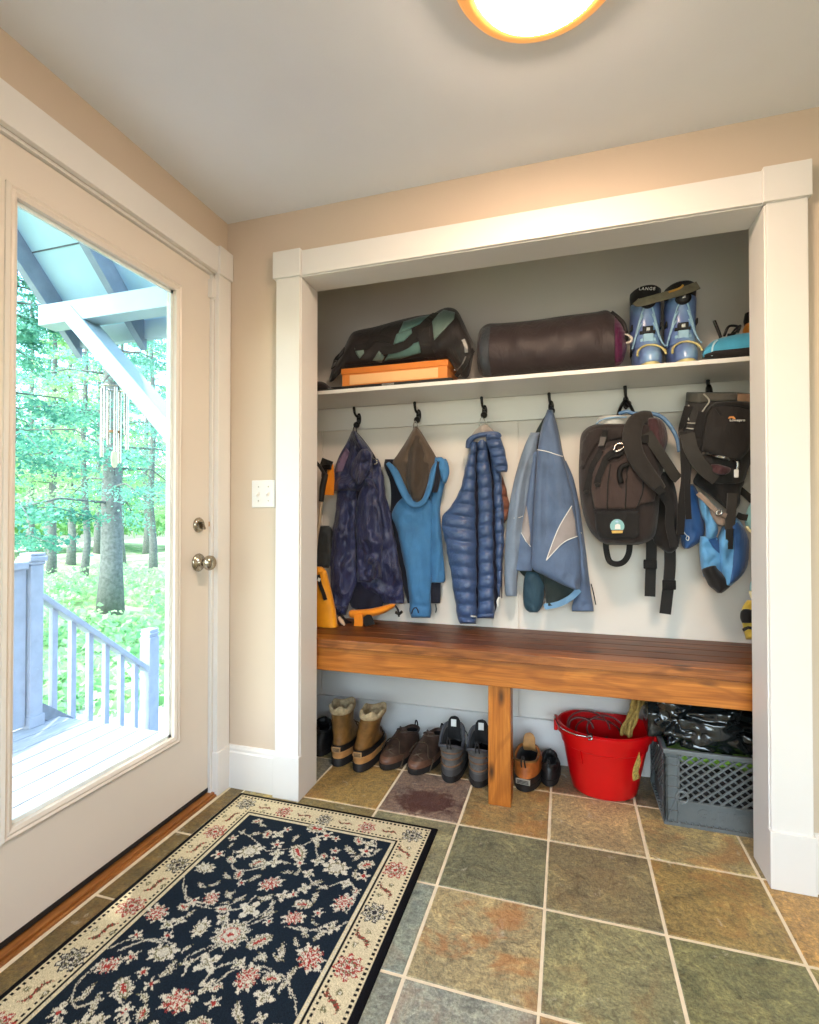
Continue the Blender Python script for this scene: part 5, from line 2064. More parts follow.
# sky blue pouch at the right end
g6 = cv(550, 260, 3.0446)
bp_ = thing('blue_pouch', (2.0, 0.4, SHZ), 'sky blue and black pouch at the right end of the shelf', 'pouch')
mb = soft(rowsu(g6, [(462, 285, 300), (475, 265, 302), (500, 245, 302), (530, 235, 302), (570, 226, 302), (610, 221, 302), (650, 222, 302), (680, 240, 302)]), 0.4, 0.07, axis='u', rows=40, seg=40, power=2.6, ends=0.1)
bv = mb.bvh()
mb.build('body', fabric('sky_nylon', (70, 158, 196), 0.6, 0.2), bp_, smooth=True)
panel(bv, P_(g6, [(464, 290), (500, 277), (560, 271), (640, 262), (640, 299), (462, 300)]), 0.36, grid=2, lift=0.002).build('lower_band', M_dblk, bp_, smooth=True)
strap(bv, P_(g6, [(492, 292), (494, 262), (510, 246)]), 0.006, 0.36).build('piping', simple('pale_piping', (170, 206, 220), 0.6), bp_)
for nm, pts, r_ in (('cord', [(520, 236), (512, 215), (500, 185)], 0.006), ('cord', [(530, 232), (545, 202), (575, 205), (560, 225), (540, 228)], 0.005), ('cord', [(550, 228), (565, 210), (580, 200), (572, 222)], 0.004)):
    MB().tube([at(*g6(*p), 0.4) for p in pts], r_, 8, 20).build(nm, M_black, bp_, smooth=True)
am = thing('amber_bottle', (2.05, 0.5, SHZ), 'amber bottle with a dark cap behind the sky blue pouch', 'bottle')
q0, q1 = at(744, 350, 0.5), at(752, 313, 0.5)
MB().lathe([(0.001, SHZ), (0.03, SHZ), (0.032, SHZ + 0.02), (0.032, q1.z - 0.07), (0.03, q1.z - 0.06), (0.024, q1.z - 0.045), (0.001, q1.z - 0.044)], (q0.x + 0.028, 0.5, 0), 24).build('body', simple('amber_plastic', (150, 96, 30), 0.3), am, smooth=True)
MB().lathe([(0.001, q1.z - 0.045), (0.027, q1.z - 0.045), (0.029, q1.z - 0.03), (0.024, q1.z), (0.001, q1.z)], (q0.x + 0.028, 0.5, 0), 24).build('cap', M_black, am, auto=0.6)
# black cap at the left end
cp = thing('knit_hat', (0.28, 0.36, SHZ), 'small black hat at the left end of the shelf', 'hat')
mb = soft(rowsu(d8, [(-18, 425, 455), (0, 408, 455), (25, 404, 455), (50, 412, 452), (75, 434, 448)]), 0.37, 0.06, axis='u', rows=30, seg=32, ends=0.2)
mb.build('crown', M_dblk, cp, smooth=True)
m = MB()
m.lathe([(0.001, 0), (0.055, 0.0), (0.05, 0.006), (0.001, 0.01)], at(*d8(88, 452), 0.36) + Vector((-0.01, 0.0, 0)), 24, Matrix.Diagonal((0.9, 0.8, 1)))
m.build('brim', simple('grey_brim', (84, 84, 82), 0.8), cp, smooth=True)
# ------------------------------------------------------------------ jackets
c3 = cv(310, 390, 3.9)
c4 = cv(480, 380, 4.095)
d1 = cv(315, 440, 5.12)
R3 = lambda *a: ridge(P_(c3, a[0]), a[1] * 1.4, a[2])
R4 = lambda *a: ridge(P_(c4, a[0]), a[1] * 1.5, a[2] * 0.9)
R1 = lambda *a: ridge(P_(d1, a[0]), a[1] * 1.5, a[2] * 0.9)


def jacket(name, hook, label):
    p = at(hook[0], hook[1], 0.55)
    return thing(name, p, label, 'jacket', 'jackets on the hooks')


def loop(par, u, v0, v1, mat, y=0.548):
    MB().tube([at(u - 1.5, v1, y), at(u - 1.2, v0 + 3, y - 0.006), at(u + 0.5, v0, y - 0.008), at(u + 2, v0 + 3, y - 0.006), at(u + 2, v1, y)], 0.0025, 6, 16).build('hanger_loop', mat, par, smooth=True)


# 1 ---- dark navy rain jacket
M_nav = fabric('navy_nylon', (40, 46, 82), 0.42, 0.9, 26, 0.03, 0.1, 0.2, spec=0.5)
M_navd = fabric('navy_lining', (26, 27, 46), 0.8, 0.3, 18)
M_plum = fabric('plum_lining', (104, 84, 108), 0.6, 0.4, 18)
j = jacket('rain_jacket', (355, 428), 'dark navy crinkled rain jacket on the leftmost coat hook')
loop(j, 354.5, 426, 436, M_navd)
mb = soft(rowsv(d1, [(-44, 188, 212), (0, 168, 250), (70, 135, 300), (150, 110, 335), (300, 125, 355), (450, 110, 380), (600, 105, 400), (720, 110, 410), (800, 165, 370), (835, 178, 350), (858, 190, 342), (872, 215, 322)]), 0.572, 0.03, rows=50, seg=40, crease=(64, 0.011, 101), wob=(3, 0.006))
mb.build('lining', M_navd, j, smooth=True)
mb = soft(rowsv(d1, [(95, 285, 325), (130, 265, 338), (200, 235, 352), (300, 222, 368), (400, 222, 392), (500, 240, 408), (600, 230, 428), (700, 226, 444), (748, 234, 450), (776, 285, 454), (800, 332, 456), (828, 346, 457), (838, 352, 452)]), 0.552, 0.03, rows=90, seg=56, crease=(64, 0.011, 102), wob=(14, 0.004), ends=0.03,
          folds=[R1([(330, 180), (340, 320), (390, 520), (430, 700)], 0.024, 3.2), R1([(300, 150), (300, 330), (350, 560)], -0.016, 3), R1([(360, 330), (385, 480), (400, 600)], -0.018, 2.5), R1([(350, 600), (400, 660), (450, 640)], 0.014, 3), R1([(340, 720), (400, 760), (455, 720)], -0.012, 3), R1([(345, 790), (400, 800), (455, 780)], 0.01, 2.5)], edge=0.4)
mb.build('body', M_nav, j, smooth=True)
mb = soft(rowsv(d1, [(170, 120, 198), (230, 110, 210), (300, 112, 216), (380, 102, 211), (470, 90, 208), (560, 82, 208), (660, 78, 212), (740, 81, 210), (800, 85, 190), (840, 88, 174), (862, 90, 168)]), 0.535, 0.036, rows=90, seg=48, crease=(64, 0.011, 103), wob=(21, 0.003), ends=0.05,
          folds=[R1([(180, 260), (160, 480), (150, 700)], -0.014, 2.4), R1([(130, 280), (120, 450), (100, 640)], 0.01, 3), R1([(165, 560), (140, 700), (120, 800)], 0.012, 2.2), R1([(100, 760), (140, 790), (168, 770)], 0.008, 2)], edge=0.3)
mb.build('sleeve', M_nav, j, smooth=True)
sl1 = soft(rowsv(d1, [(848, 88, 172), (860, 88, 170), (880, 90, 162), (896, 94, 158)]), 0.535, 0.034, rows=16, seg=36, crease=(64, 0.011, 104), ends=0.15)
sl1.build('cuff', M_nav, j, smooth=True)
mb = soft(rowsv(d1, [(195, 245, 292), (240, 236, 312), (320, 216, 332), (420, 207, 344), (520, 212, 346), (600, 215, 342), (660, 215, 338), (700, 214, 300), (728, 216, 285)]), 0.522, 0.036, rows=80, seg=48, crease=(64, 0.011, 105), wob=(33, 0.004), ends=0.05,
          folds=[R1([(255, 240), (265, 400), (300, 560)], 0.014, 3), R1([(300, 260), (310, 400), (335, 560)], -0.012, 2.5), R1([(220, 520), (280, 510), (340, 560)], 0.012, 3), R1([(225, 560), (270, 590), (330, 570)], -0.01, 3), R1([(215, 590), (240, 640), (255, 700)], -0.016, 4)], edge=0.3)
mb.build('sleeve', M_nav, j, smooth=True)
soft(rowsv(d1, [(598, 282, 318), (620, 268, 326), (660, 278, 336), (700, 290, 342), (712, 296, 340)]), 0.505, 0.024, rows=24, seg=32, crease=(64, 0.011, 106), ends=0.15, wob=(5, 0.004)).build('cuff', M_nav, j, smooth=True)
mb = soft(rowsv(d1, [(-46, 192, 208), (-20, 178, 228), (20, 158, 262), (60, 134, 292), (110, 112, 300), (160, 96, 296), (200, 92, 290), (235, 92, 250), (262, 96, 225)]), 0.532, 0.045, rows=60, seg=44, crease=(64, 0.011, 107), ends=0.08, wob=(9, 0.004),
          folds=[R1([(195, -20), (165, 70), (140, 170)], -0.02, 3), R1([(215, -10), (260, 60), (290, 120)], 0.012, 3), R1([(95, 215), (150, 235), (230, 225)], 0.03, 5), R1([(120, 165), (170, 170), (190, 120)], -0.02, 4)])
bv = mb.bvh()
mb.build('hood', M_nav, j, smooth=True)
panel(bv, P_(d1, [(160, 40), (178, 62), (140, 160), (104, 168), (118, 110)]), 0.5, grid=2).build('hood_lining', M_plum, j, smooth=True)
soft(rowsv(d1, [(45, 240, 268), (65, 222, 288), (105, 200, 292), (150, 185, 288), (190, 186, 262), (218, 205, 240), (228, 214, 232)]), 0.49, 0.034, rows=44, seg=40, crease=(64, 0.011, 108), ends=0.12, wob=(41, 0.006), folds=[R1([(225, 70), (235, 140), (220, 210)], 0.012, 2), R1([(260, 80), (270, 130), (245, 200)], -0.012, 2), R1([(200, 130), (240, 120), (285, 140)], -0.01, 2)]).build('bunched_collar', M_nav, j, smooth=True)
MB().tube([at(*d1(x, y), 0.5) for x, y in ((290, 95), (310, 100), (318, 118), (300, 125))], 0.004, 6, 16).build('cord_lock', M_steel, j, smooth=True)

# 2 ---- bright blue jacket with a brown hood lining
M_bl = fabric('blue_softshell', (58, 112, 160), 0.7, 0.4, 16, 0.06)
M_bld = fabric('blue_black_lining', (24, 26, 40), 0.8, 0.2)
M_brh = fabric('brown_mesh', (88, 75, 64), 0.85, 0.3, 24, 0.2)
j = jacket('softshell_jacket', (415, 424), 'bright blue jacket with brown hood lining, second from the left on the rail')
loop(j, 415, 421, 430, M_steel)
mb = soft(rowsv(c3, [(270, 292, 380), (300, 290, 420), (360, 312, 460), (440, 316, 490), (500, 312, 500), (600, 330, 505), (700, 346, 510), (800, 372, 510), (832, 380, 508)]), 0.575, 0.024, rows=50, seg=36, crease=(14, 0.005, 109), wob=(4, 0.004))
mb.build('lining', M_bld, j, smooth=True)
mb = soft(rowsv(c3, [(268, 488, 530), (290, 478, 540), (330, 480, 536), (400, 470, 518), (470, 460, 508), (560, 462, 514), (660, 466, 522), (735, 470, 528), (752, 472, 522)]), 0.556, 0.026, rows=60, seg=40, crease=(14, 0.005, 110), wob=(6, 0.003), ends=0.03, folds=[R3([(495, 420), (500, 560), (510, 720)], 0.01, 3)])
mb.build('side_panel', M_bl, j, smooth=True)
mb = soft(rowsv(c3, [(400, 392, 440), (430, 350, 470), (470, 322, 478), (500, 320, 478), (540, 338, 476), (600, 350, 474), (700, 372, 473), (800, 386, 472), (860, 388, 472), (888, 396, 470)]), 0.54, 0.038, rows=80, seg=48, crease=(14, 0.005, 111), wob=(7, 0.003), ends=0.03,
          folds=[R3([(345, 470), (360, 600), (400, 800)], 0.014, 4), R3([(430, 470), (455, 600), (465, 820)], -0.012, 4), R3([(330, 500), (360, 480), (420, 500)], 0.01, 4), R3([(392, 835), (430, 842), (470, 845)], -0.006, 1.6)], edge=0.2)
bv = mb.bvh()
mb.build('sleeve', M_bl, j, smooth=True)
strap(bv, P_(c3, [(398, 872), (404, 848), (420, 846), (424, 870)]), 0.006, 0.5).build('cuff_tab', M_bld, j)
mb = soft(rowsv(c3, [(143, 408, 418), (170, 392, 438), (210, 368, 462), (250, 342, 486), (285, 322, 500), (330, 340, 488), (380, 362, 474), (420, 385, 455), (442, 402, 432)]), 0.545, 0.05, rows=60, seg=44, crease=(14, 0.005, 112), wob=(12, 0.004), ends=0.06,
          folds=[R3([(413, 150), (380, 230), (378, 330)], 0.03, 3.5), R3([(420, 160), (450, 240), (455, 300)], 0.02, 3), R3([(415, 200), (412, 300), (410, 400)], -0.03, 7)])
bv = mb.bvh()
mb.build('hood_lining', M_brh, j, smooth=True)
mb2 = soft(rowsv(c3, [(168, 404, 426), (200, 388, 442), (250, 374, 458), (310, 372, 464), (370, 380, 460), (410, 392, 446), (434, 404, 430)]), 0.508, 0.03, rows=50, seg=40, wob=(9, 0.004), ends=0.1, crease=(14, 0.007, 51),
          folds=[R3([(412, 200), (396, 300), (400, 420)], 0.014, 2.5), R3([(430, 210), (440, 300), (428, 400)], -0.016, 3)])
mb2.build('hood_opening', fabric('shaded_brown_mesh', (66, 56, 48), 0.85, 0.4, 24, 0.2), j, smooth=True)  # darker copy of the brown mesh, shade of the hood opening put into colour
m = MB()
rim = [c3(x, y) for x, y in ((303, 285), (330, 318), (358, 380), (385, 432), (412, 448), (445, 432), (468, 372), (482, 310), (506, 264))]
Q = catmull(rim, 40)
pts = [at(u, v_, 0.512 - 0.02 * math.sin(PI * i / 39)) for i, (u, v_) in enumerate(Q)]
m.tube(pts, [0.012, 0.02, 0.021, 0.02, 0.017, 0.02, 0.022, 0.02, 0.012], 12, caps=True, flat=0.5)
m.build('hood_rim', M_bl, j, smooth=True)
soft(rowsv(c3, [(262, 488, 515), (285, 486, 538), (320, 500, 544), (345, 512, 538), (365, 518, 530)]), 0.52, 0.02, rows=24, seg=28, crease=(14, 0.005, 113), ends=0.15).build('collar', M_bl, j, smooth=True)
soft(rowsv(c3, [(270, 492, 516), (310, 486, 512), (360, 480, 506), (400, 476, 496)]), 0.515, 0.014, rows=20, seg=20, crease=(14, 0.005, 114), ends=0.15).build('collar_lining', M_bld, j, smooth=True)
MB().tube([at(*c3(490, 835), 0.56), at(*c3(492, 855), 0.56), at(*c3(490, 868), 0.56)], 0.003, 6, 8).build('drawcord', M_black, j)

# 3 ---- quilted puffy jacket
M_pf = fabric('puffy_nylon', (58, 80, 120), 0.36, 0.4, 30, 0.02, 0.05, 0.12, (1, 1, 1), 0.6)
M_pfl = fabric('puffy_grey_lining', (158, 150, 144), 0.7, 0.2)
M_rust = fabric('rust_nylon', (116, 72, 56), 0.5, 0.3)
j = jacket('puffy_jacket', (483, 420), 'quilted blue puffy jacket in the middle of the coat rail')
MB().tube([at(u, v_, 0.545) for u, v_ in ((479, 426), (480, 421), (482, 417), (485, 421), (486.5, 426))], 0.002, 6, 16).build('hanger_loop', M_steel, j, smooth=True)


def quilt(step, ph, sl=0.0, amp=0.023, vb=0):
    def f(u, v):
        k = (v - vb - sl * (u - 470) - 2.2 * np.sin(u * 0.07)) / step + ph
        return amp * (np.abs(np.sin(PI * k)) ** 0.5 - 0.5)
    return f


def puff(nm, rows_, y0, d, ph=0.0, n=150, seg=40, mat=None, step=12.6, sl=0.06, ends=0.03, **kw):
    mb = soft(rowsv(c3, rows_), y0, d, rows=n, seg=seg, folds=[quilt(step, ph, sl)] + kw.pop('folds', []), ends=ends, edge=0.35, wob=(int(ph * 10) + 3, 0.003), **kw)
    mb.build(nm, mat or M_pf, j, smooth=True)
    return mb


puff('lining', [(190, 620, 730), (300, 612, 735), (420, 590, 745), (600, 560, 740), (800, 575, 735), (880, 590, 715)], 0.58, 0.016, 0.2, 90, mat=M_navd)
b1 = puff('sleeve', [(196, 628, 650), (260, 614, 648), (330, 600, 646), (400, 580, 645), (450, 552, 645), (495, 515, 646), (560, 520, 648), (640, 536, 649), (720, 550, 650), (800, 562, 650), (880, 574, 650), (912, 586, 648)], 0.54, 0.042, 0.1, folds=[R3([(560, 470), (600, 640), (610, 860)], 0.01, 8)])
b2 = puff('front_panel', [(178, 654, 688), (240, 650, 694), (320, 650, 704), (420, 656, 712), (560, 656, 714), (700, 656, 717), (820, 654, 719), (890, 652, 718)], 0.545, 0.034, 0.45)
puff('front_panel', [(190, 690, 722), (260, 702, 738), (340, 714, 746), (440, 718, 754), (560, 722, 757), (680, 726, 752), (770, 730, 746), (806, 733, 742)], 0.552, 0.03, 0.75)
puff('hood', [(166, 690, 728), (185, 686, 742), (225, 694, 756), (270, 708, 768), (305, 722, 772), (320, 732, 768)], 0.508, 0.026, 0.3, 50, step=9, ends=0.12)
soft(rowsv(c3, [(134, 668, 692), (150, 652, 708), (170, 634, 730), (190, 624, 740), (205, 618, 700)]), 0.548, 0.04, rows=26, seg=36, ends=0.1, folds=[R3([(680, 140), (655, 190)], 0.012, 3)]).build('collar_lining', M_pfl, j, smooth=True)
m = MB()
m.tube([at(*c3(x, y), yy) for x, y, yy in ((616, 226, 0.515), (622, 198, 0.505), (648, 180, 0.498), (690, 172, 0.495), (728, 172, 0.498), (742, 184, 0.505))], [0.012, 0.014, 0.012, 0.012, 0.012, 0.01], 12, 40)
m.build('collar_edge', M_pf, j, smooth=True)
puff('inner_sleeve', [(322, 722, 742), (360, 722, 758), (410, 724, 772), (455, 728, 778), (490, 736, 772), (520, 746, 760)], 0.575, 0.022, 0.6, 50, mat=M_rust, ends=0.1)
m = MB()
m.tube([at(*c3(748, y), 0.52) for y in (430, 560, 700, 812)], 0.0025, 6, 20)
m.build('zip', M_navd, j)
MB().tube([at(*c3(738, 808), 0.52), at(*c3(732, 826), 0.52), at(*c3(735, 848), 0.52)], [0.004, 0.006, 0.004], 8, 10).build('zip_pull', M_white, j, smooth=True)
bv = b1.bvh()
strap(bv, P_(c3, [(626, 880), (645, 882)]), 0.005, 0.5).build('logo', M_white, j)

# 4 ---- slate blue jacket with grey panels
M_sl = fabric('slate_nylon', (86, 104, 134), 0.6, 0.5, 18, 0.04)
M_sll = fabric('slate_light', (118, 132, 152), 0.6, 0.5, 18, 0.04)
M_gp = fabric('grey_panel', (150, 142, 142), 0.7, 0.2)
M_gl = fabric('green_black_lining', (34, 44, 44), 0.8, 0.4)
M_tl = fabric('deep_teal', (34, 62, 78), 0.6, 0.4)
M_pip = simple('reflective_piping', (216, 216, 214), 0.4)
j = jacket('shell_jacket', (551, 410), 'slate blue jacket with grey triangular panels, left of the brown backpack')
loop(j, 550.5, 407, 414, M_navd)
soft(rowsv(c4, [(140, 270, 302), (220, 225, 325), (320, 200, 345), (420, 170, 385), (520, 150, 405), (640, 140, 412), (760, 150, 420), (820, 200, 420), (850, 260, 415)]), 0.575, 0.026, rows=50, seg=36).build('lining', M_gl, j, smooth=True)
mb = soft(rowsv(c4, [(330, 330, 352), (400, 345, 382), (500, 366, 405), (600, 384, 420), (700, 394, 434), (800, 398, 446), (880, 388, 456), (925, 376, 464), (948, 376, 466)]), 0.562, 0.026, rows=60, seg=40, crease=(16, 0.005, 115), wob=(3, 0.004), ends=0.02, folds=[R4([(400, 560), (420, 700), (430, 900)], 0.012, 3)])
bv = mb.bvh()
mb.build('sleeve', M_sl, j, smooth=True)
strap(bv, P_(c4, [(386, 620), (400, 620), (416, 628)]), 0.003, 0.54).build('piping', M_pip, j)
mb = soft(rowsv(c4, [(215, 208, 245), (260, 186, 236), (330, 162, 226), (410, 140, 214), (500, 122, 202), (600, 108, 190), (700, 101, 172), (800, 100, 154), (870, 103, 152), (886, 108, 150)]), 0.545, 0.034, rows=70, seg=44, crease=(16, 0.005, 116), wob=(5, 0.003), ends=0.03, folds=[R4([(210, 260), (160, 450), (135, 700)], 0.014, 3), R4([(200, 330), (185, 480), (160, 640)], -0.012, 2.5)])
bv = mb.bvh()
mb.build('sleeve', M_sll, j, smooth=True)
strap(bv, P_(c4, [(138, 566), (155, 566), (172, 558)]), 0.003, 0.52).build('piping', M_pip, j)
mb = soft(rowsv(c4, [(290, 216, 240), (380, 204, 230), (470, 192, 226), (560, 178, 222), (650, 158, 218), (720, 146, 216), (770, 140, 214), (782, 144, 212)]), 0.54, 0.03, rows=50, seg=36, crease=(16, 0.005, 117), wob=(6, 0.003), ends=0.02)
bv = mb.bvh()
mb.build('front_panel', M_sl, j, smooth=True)
panel(bv, P_(c4, [(190, 515), (198, 560), (206, 640), (204, 682), (186, 655), (170, 625), (176, 580)]), 0.52, grid=2).build('grey_panel', M_gp, j, smooth=True)
strap(bv, P_(c4, [(170, 625), (186, 655), (206, 682)]), 0.003, 0.52).build('piping', M_pip, j)
mb = soft(rowsv(c4, [(122, 276, 298), (150, 266, 306), (200, 250, 320), (290, 236, 336), (400, 228, 362), (500, 222, 386), (600, 216, 400), (700, 212, 410), (770, 214, 412), (800, 262, 411), (835, 330, 410), (858, 385, 408)]), 0.53, 0.04, rows=90, seg=56, crease=(16, 0.005, 118), wob=(11, 0.004), ends=0.015,
          folds=[R4([(245, 250), (240, 500), (235, 760)], 0.014, 4), R4([(300, 160), (330, 300), (370, 480)], 0.012, 5), R4([(270, 320), (275, 520), (285, 700)], -0.01, 7), R4([(340, 330), (350, 450), (360, 520)], -0.008, 4)])
bv = mb.bvh()
mb.build('front_panel', M_sl, j, smooth=True)
panel(bv, P_(c4, [(374, 516), (388, 570), (396, 640), (340, 666), (272, 738), (300, 660), (330, 590)]), 0.5, grid=2.2).build('grey_panel', M_gp, j, smooth=True)
for pts in ([(374, 516), (330, 590), (300, 660), (272, 738)], [(272, 738), (340, 666), (396, 640)], [(236, 286), (280, 294), (336, 314)]):
    strap(bv, P_(c4, pts), 0.0035, 0.5, 0.003).build('piping', M_pip, j)
soft(rowsv(c4, [(800, 262, 330), (830, 262, 392), (870, 266, 402), (905, 270, 372), (930, 270, 315)]), 0.555, 0.02, rows=30, seg=32, crease=(16, 0.005, 119), wob=(4, 0.006), ends=0.08).build('hem_lining', M_gl, j, smooth=True)
m = MB()
free_strap([at(*c4(x, y), yy) for x, y, yy in ((264, 928, 0.54), (320, 918, 0.528), (370, 892, 0.525), (406, 858, 0.53))], 0.026, 0.004, 24, (0, -1, 0), m)
m.build('hem_band', fabric('light_blue_hem', (110, 150, 186), 0.7, 0.2), j, smooth=False)
mb = soft(rowsv(c4, [(780, 190, 240), (820, 180, 262), (870, 176, 264), (915, 178, 258), (940, 188, 246), (952, 204, 236)]), 0.565, 0.022, rows=36, seg=32, crease=(16, 0.005, 120), wob=(8, 0.004), ends=0.1)
mb.build('inner_sleeve', M_tl, j, smooth=True)
MB().tube([at(*c4(x, y), 0.56) for x, y in ((455, 835), (464, 870), (474, 920))], 0.0025, 6, 12).build('drawcord', M_black, j)
# ------------------------------------------------------------------ packs
d2 = cv(640, 380, 7.12)
d3 = cv(640, 480, 7.12)
d4 = cv(560, 390, 6.3)
M_pk = fabric('dark_brown_cordura', (46, 38, 37), 0.85, 0.25, 26, 0.25)
M_pkr = fabric('reddish_brown_cordura', (62, 49, 46), 0.85, 0.25, 26, 0.25)
M_pkd = fabric('black_cordura', (27, 25, 25), 0.85, 0.25, 26, 0.25)
M_chr = fabric('charcoal_webbing', (50, 47, 44), 0.85, 0.1, 40, 0.3)
M_plast = simple('matt_black_plastic', (24, 23, 23), 0.7, 0, 0.2, 20, 0, 60, 0.2)
M_wine = fabric('wine_mesh', (66, 40, 44), 0.8, 0.4, 26)
bpk = thing('backpack', at(625, 412, 0.54), 'dark brown hiking backpack with a round badge, hanging right of the slate blue jacket', 'backpack')
mb = soft(rowsv(d4, [(208, 250, 470), (218, 215, 580), (240, 168, 635), (290, 131, 655), (400, 122, 655), (500, 118, 650), (600, 120, 642), (700, 130, 632), (800, 152, 622), (880, 185, 610), (930, 225, 590), (960, 262, 545), (976, 300, 490)]),
          0.50, 0.115, rows=110, seg=72, power=2.5, wob=(3, 0.004), ends=0.1, crease=(34, 0.005, 77),
          folds=[ridge(P_(d4, [(130, 500), (210, 400), (250, 310), (320, 260)]), -0.012, 3), ridge(P_(d4, [(210, 420), (200, 560), (205, 740)]), -0.008, 2), ridge(P_(d4, [(600, 700), (590, 560), (560, 480)]), -0.012, 3), ridge(P_(d4, [(250, 330), (330, 310), (400, 320)]), -0.02, 3.5)])
bv = mb.bvh()
mb.build('body', M_pk, bpk, smooth=True)
Y5 = 0.42
panel(bv, P_(d4, [(205, 440), (260, 390), (330, 350), (400, 345), (520, 420), (600, 520), (605, 640), (590, 700), (510, 720), (470, 748), (220, 752), (200, 620)]), Y5, lift=0.004, thick=0.006, grid=2.4).build('front_pocket', M_pkr, bpk, smooth=True)
panel(bv, P_(d4, [(218, 768), (500, 762), (498, 920), (470, 936), (250, 936), (226, 860)]), Y5, lift=0.004, thick=0.005, grid=2.4).build('lower_pocket', M_pkd, bpk, smooth=True)
panel(bv, P_(d4, [(185, 262), (240, 240), (400, 232), (400, 300), (300, 320), (240, 330), (190, 400), (150, 500), (132, 480), (140, 330)]), Y5, lift=0.003, thick=0.004, grid=2.4).build('top_lid', M_pk, bpk, smooth=True)
for pts in ([(318, 470), (300, 600), (296, 752)], [(428, 470), (415, 600), (408, 752)], [(520, 560), (515, 650), (480, 740)], [(205, 560), (200, 640), (222, 752)]):
    strap(bv, P_(d4, pts), 0.006, Y5, 0.01, 0.002).build('seam', M_pkd, bpk)
for pts, w in (([(286, 250), (278, 290), (268, 340)], 0.022), ([(262, 385), (230, 450), (190, 540), (172, 640)], 0.024), ([(330, 395), (290, 430), (255, 520), (236, 592)], 0.026), ([(345, 360), (330, 420), (322, 440)], 0.014)):
    strap(bv, P_(d4, pts), w, Y5, 0.011, 0.004).build('strap', M_pkd, bpk)
for pts in ([(268, 305), (266, 365)],):
    b_ = strap(bv, P_(d4, pts), 0.024, Y5, 0.014, 0.006, n=6).build('buckle', simple('grey_plastic', (66, 62, 60), 0.55), bpk, bevel=0.002)
for (x, y) in ((168, 645), (234, 600)):
    m = MB()
    q, _ = hit(bv, *d4(x, y), Y5)
    m.ball(q + Vector((0, -0.018, 0)), 0.012, 6, 1, 0.6, 0.8)
    m.build('zip_pull', M_pkd, bpk, smooth=True)
# carabiner, pull cords
m = MB()
m.tube([hit(bv, *d4(x, y), Y5)[0] + Vector((0, -0.02, 0)) for x, y in ((335, 385), (355, 345), (395, 345), (400, 365), (370, 385), (345, 392))], 0.005, 8, 24)
m.build('carabiner', M_steel, bpk, smooth=True)
m = MB()
m.tube([hit(bv, *d4(x, y), Y5)[0] + Vector((0, -0.02, 0)) for x, y in ((395, 395), (365, 420), (330, 425), (300, 445))], 0.007, 8, 20)
m.build('pull_cord', M_plast, bpk, smooth=True)
m = MB()
m.tube([hit(bv, *d4(x, y), Y5)[0] + Vector((0, -0.02, 0)) for x, y in ((425, 470), (385, 490), (372, 530), (382, 590))], 0.011, 8, 20)
m.build('pull_cord', M_plast, bpk, smooth=True)
# round badge: sky, white hill shapes and a gold ribbon
bc, bR = d4(360, 860), 7.4


def disc(cx, cy, r, n=22, a0=0, a1=2 * PI):
    return [(cx + r * math.cos(a0 + (a1 - a0) * k / n), cy + r * math.sin(a0 + (a1 - a0) * k / n)) for k in range(n)]


bad = panel(bv, disc(bc[0], bc[1] - 0.5, 7.7), Y5, lift=0.012, thick=0.002, grid=1.6).build('badge', M_black, bpk)
panel(bv, [(bc[0] + 7 * math.cos(a), bc[1] - 0.4 + 7 * math.sin(a)) for a in np.linspace(PI * 0.86, PI * 2.14, 20)] + [(bc[0] + 5.6, bc[1] + 3.4), (bc[0] - 5.6, bc[1] + 3.4)], Y5, lift=0.014, thick=0.002, grid=1.6).build('sky_field', simple('badge_aqua', (132, 180, 182), 0.6), bad)
panel(bv, [(bc[0] - 2.4, bc[1] + 2.6), (bc[0] - 2.2, bc[1] - 1.6), (bc[0] + 0.5, bc[1] - 3), (bc[0] + 3, bc[1] - 1.8), (bc[0] + 3.2, bc[1] + 2.6)], Y5, lift=0.016, thick=0.002, grid=1.4).build('white_shape', M_white, bad)
panel(bv, [(bc[0] - 2.6, bc[1] - 4.6), (bc[0], bc[1] - 6.2), (bc[0] + 1.8, bc[1] - 4.6), (bc[0], bc[1] - 3.9)], Y5, lift=0.016, thick=0.002, grid=1.4).build('white_shape', simple('badge_pale_blue', (176, 200, 226), 0.6), bad)
panel(bv, [(bc[0] - 5.6, bc[1] + 4), (bc[0] + 5.6, bc[1] + 4), (bc[0] + 5, bc[1] + 6.6), (bc[0] - 5, bc[1] + 6.6)], Y5, lift=0.016, thick=0.002, grid=1.6).build('gold_ribbon', simple('badge_gold', (206, 164, 72), 0.5), bad)
# grab handle below
free_strap([at(*d4(x, y), yy) for x, y, yy in ((288, 950, 0.48), (292, 1010, 0.47), (310, 1075, 0.465), (352, 1096, 0.465), (400, 1082, 0.465), (432, 1030, 0.468), (440, 950, 0.475))], 0.024, 0.005, 44).build('grab_handle', M_pkd, bpk)
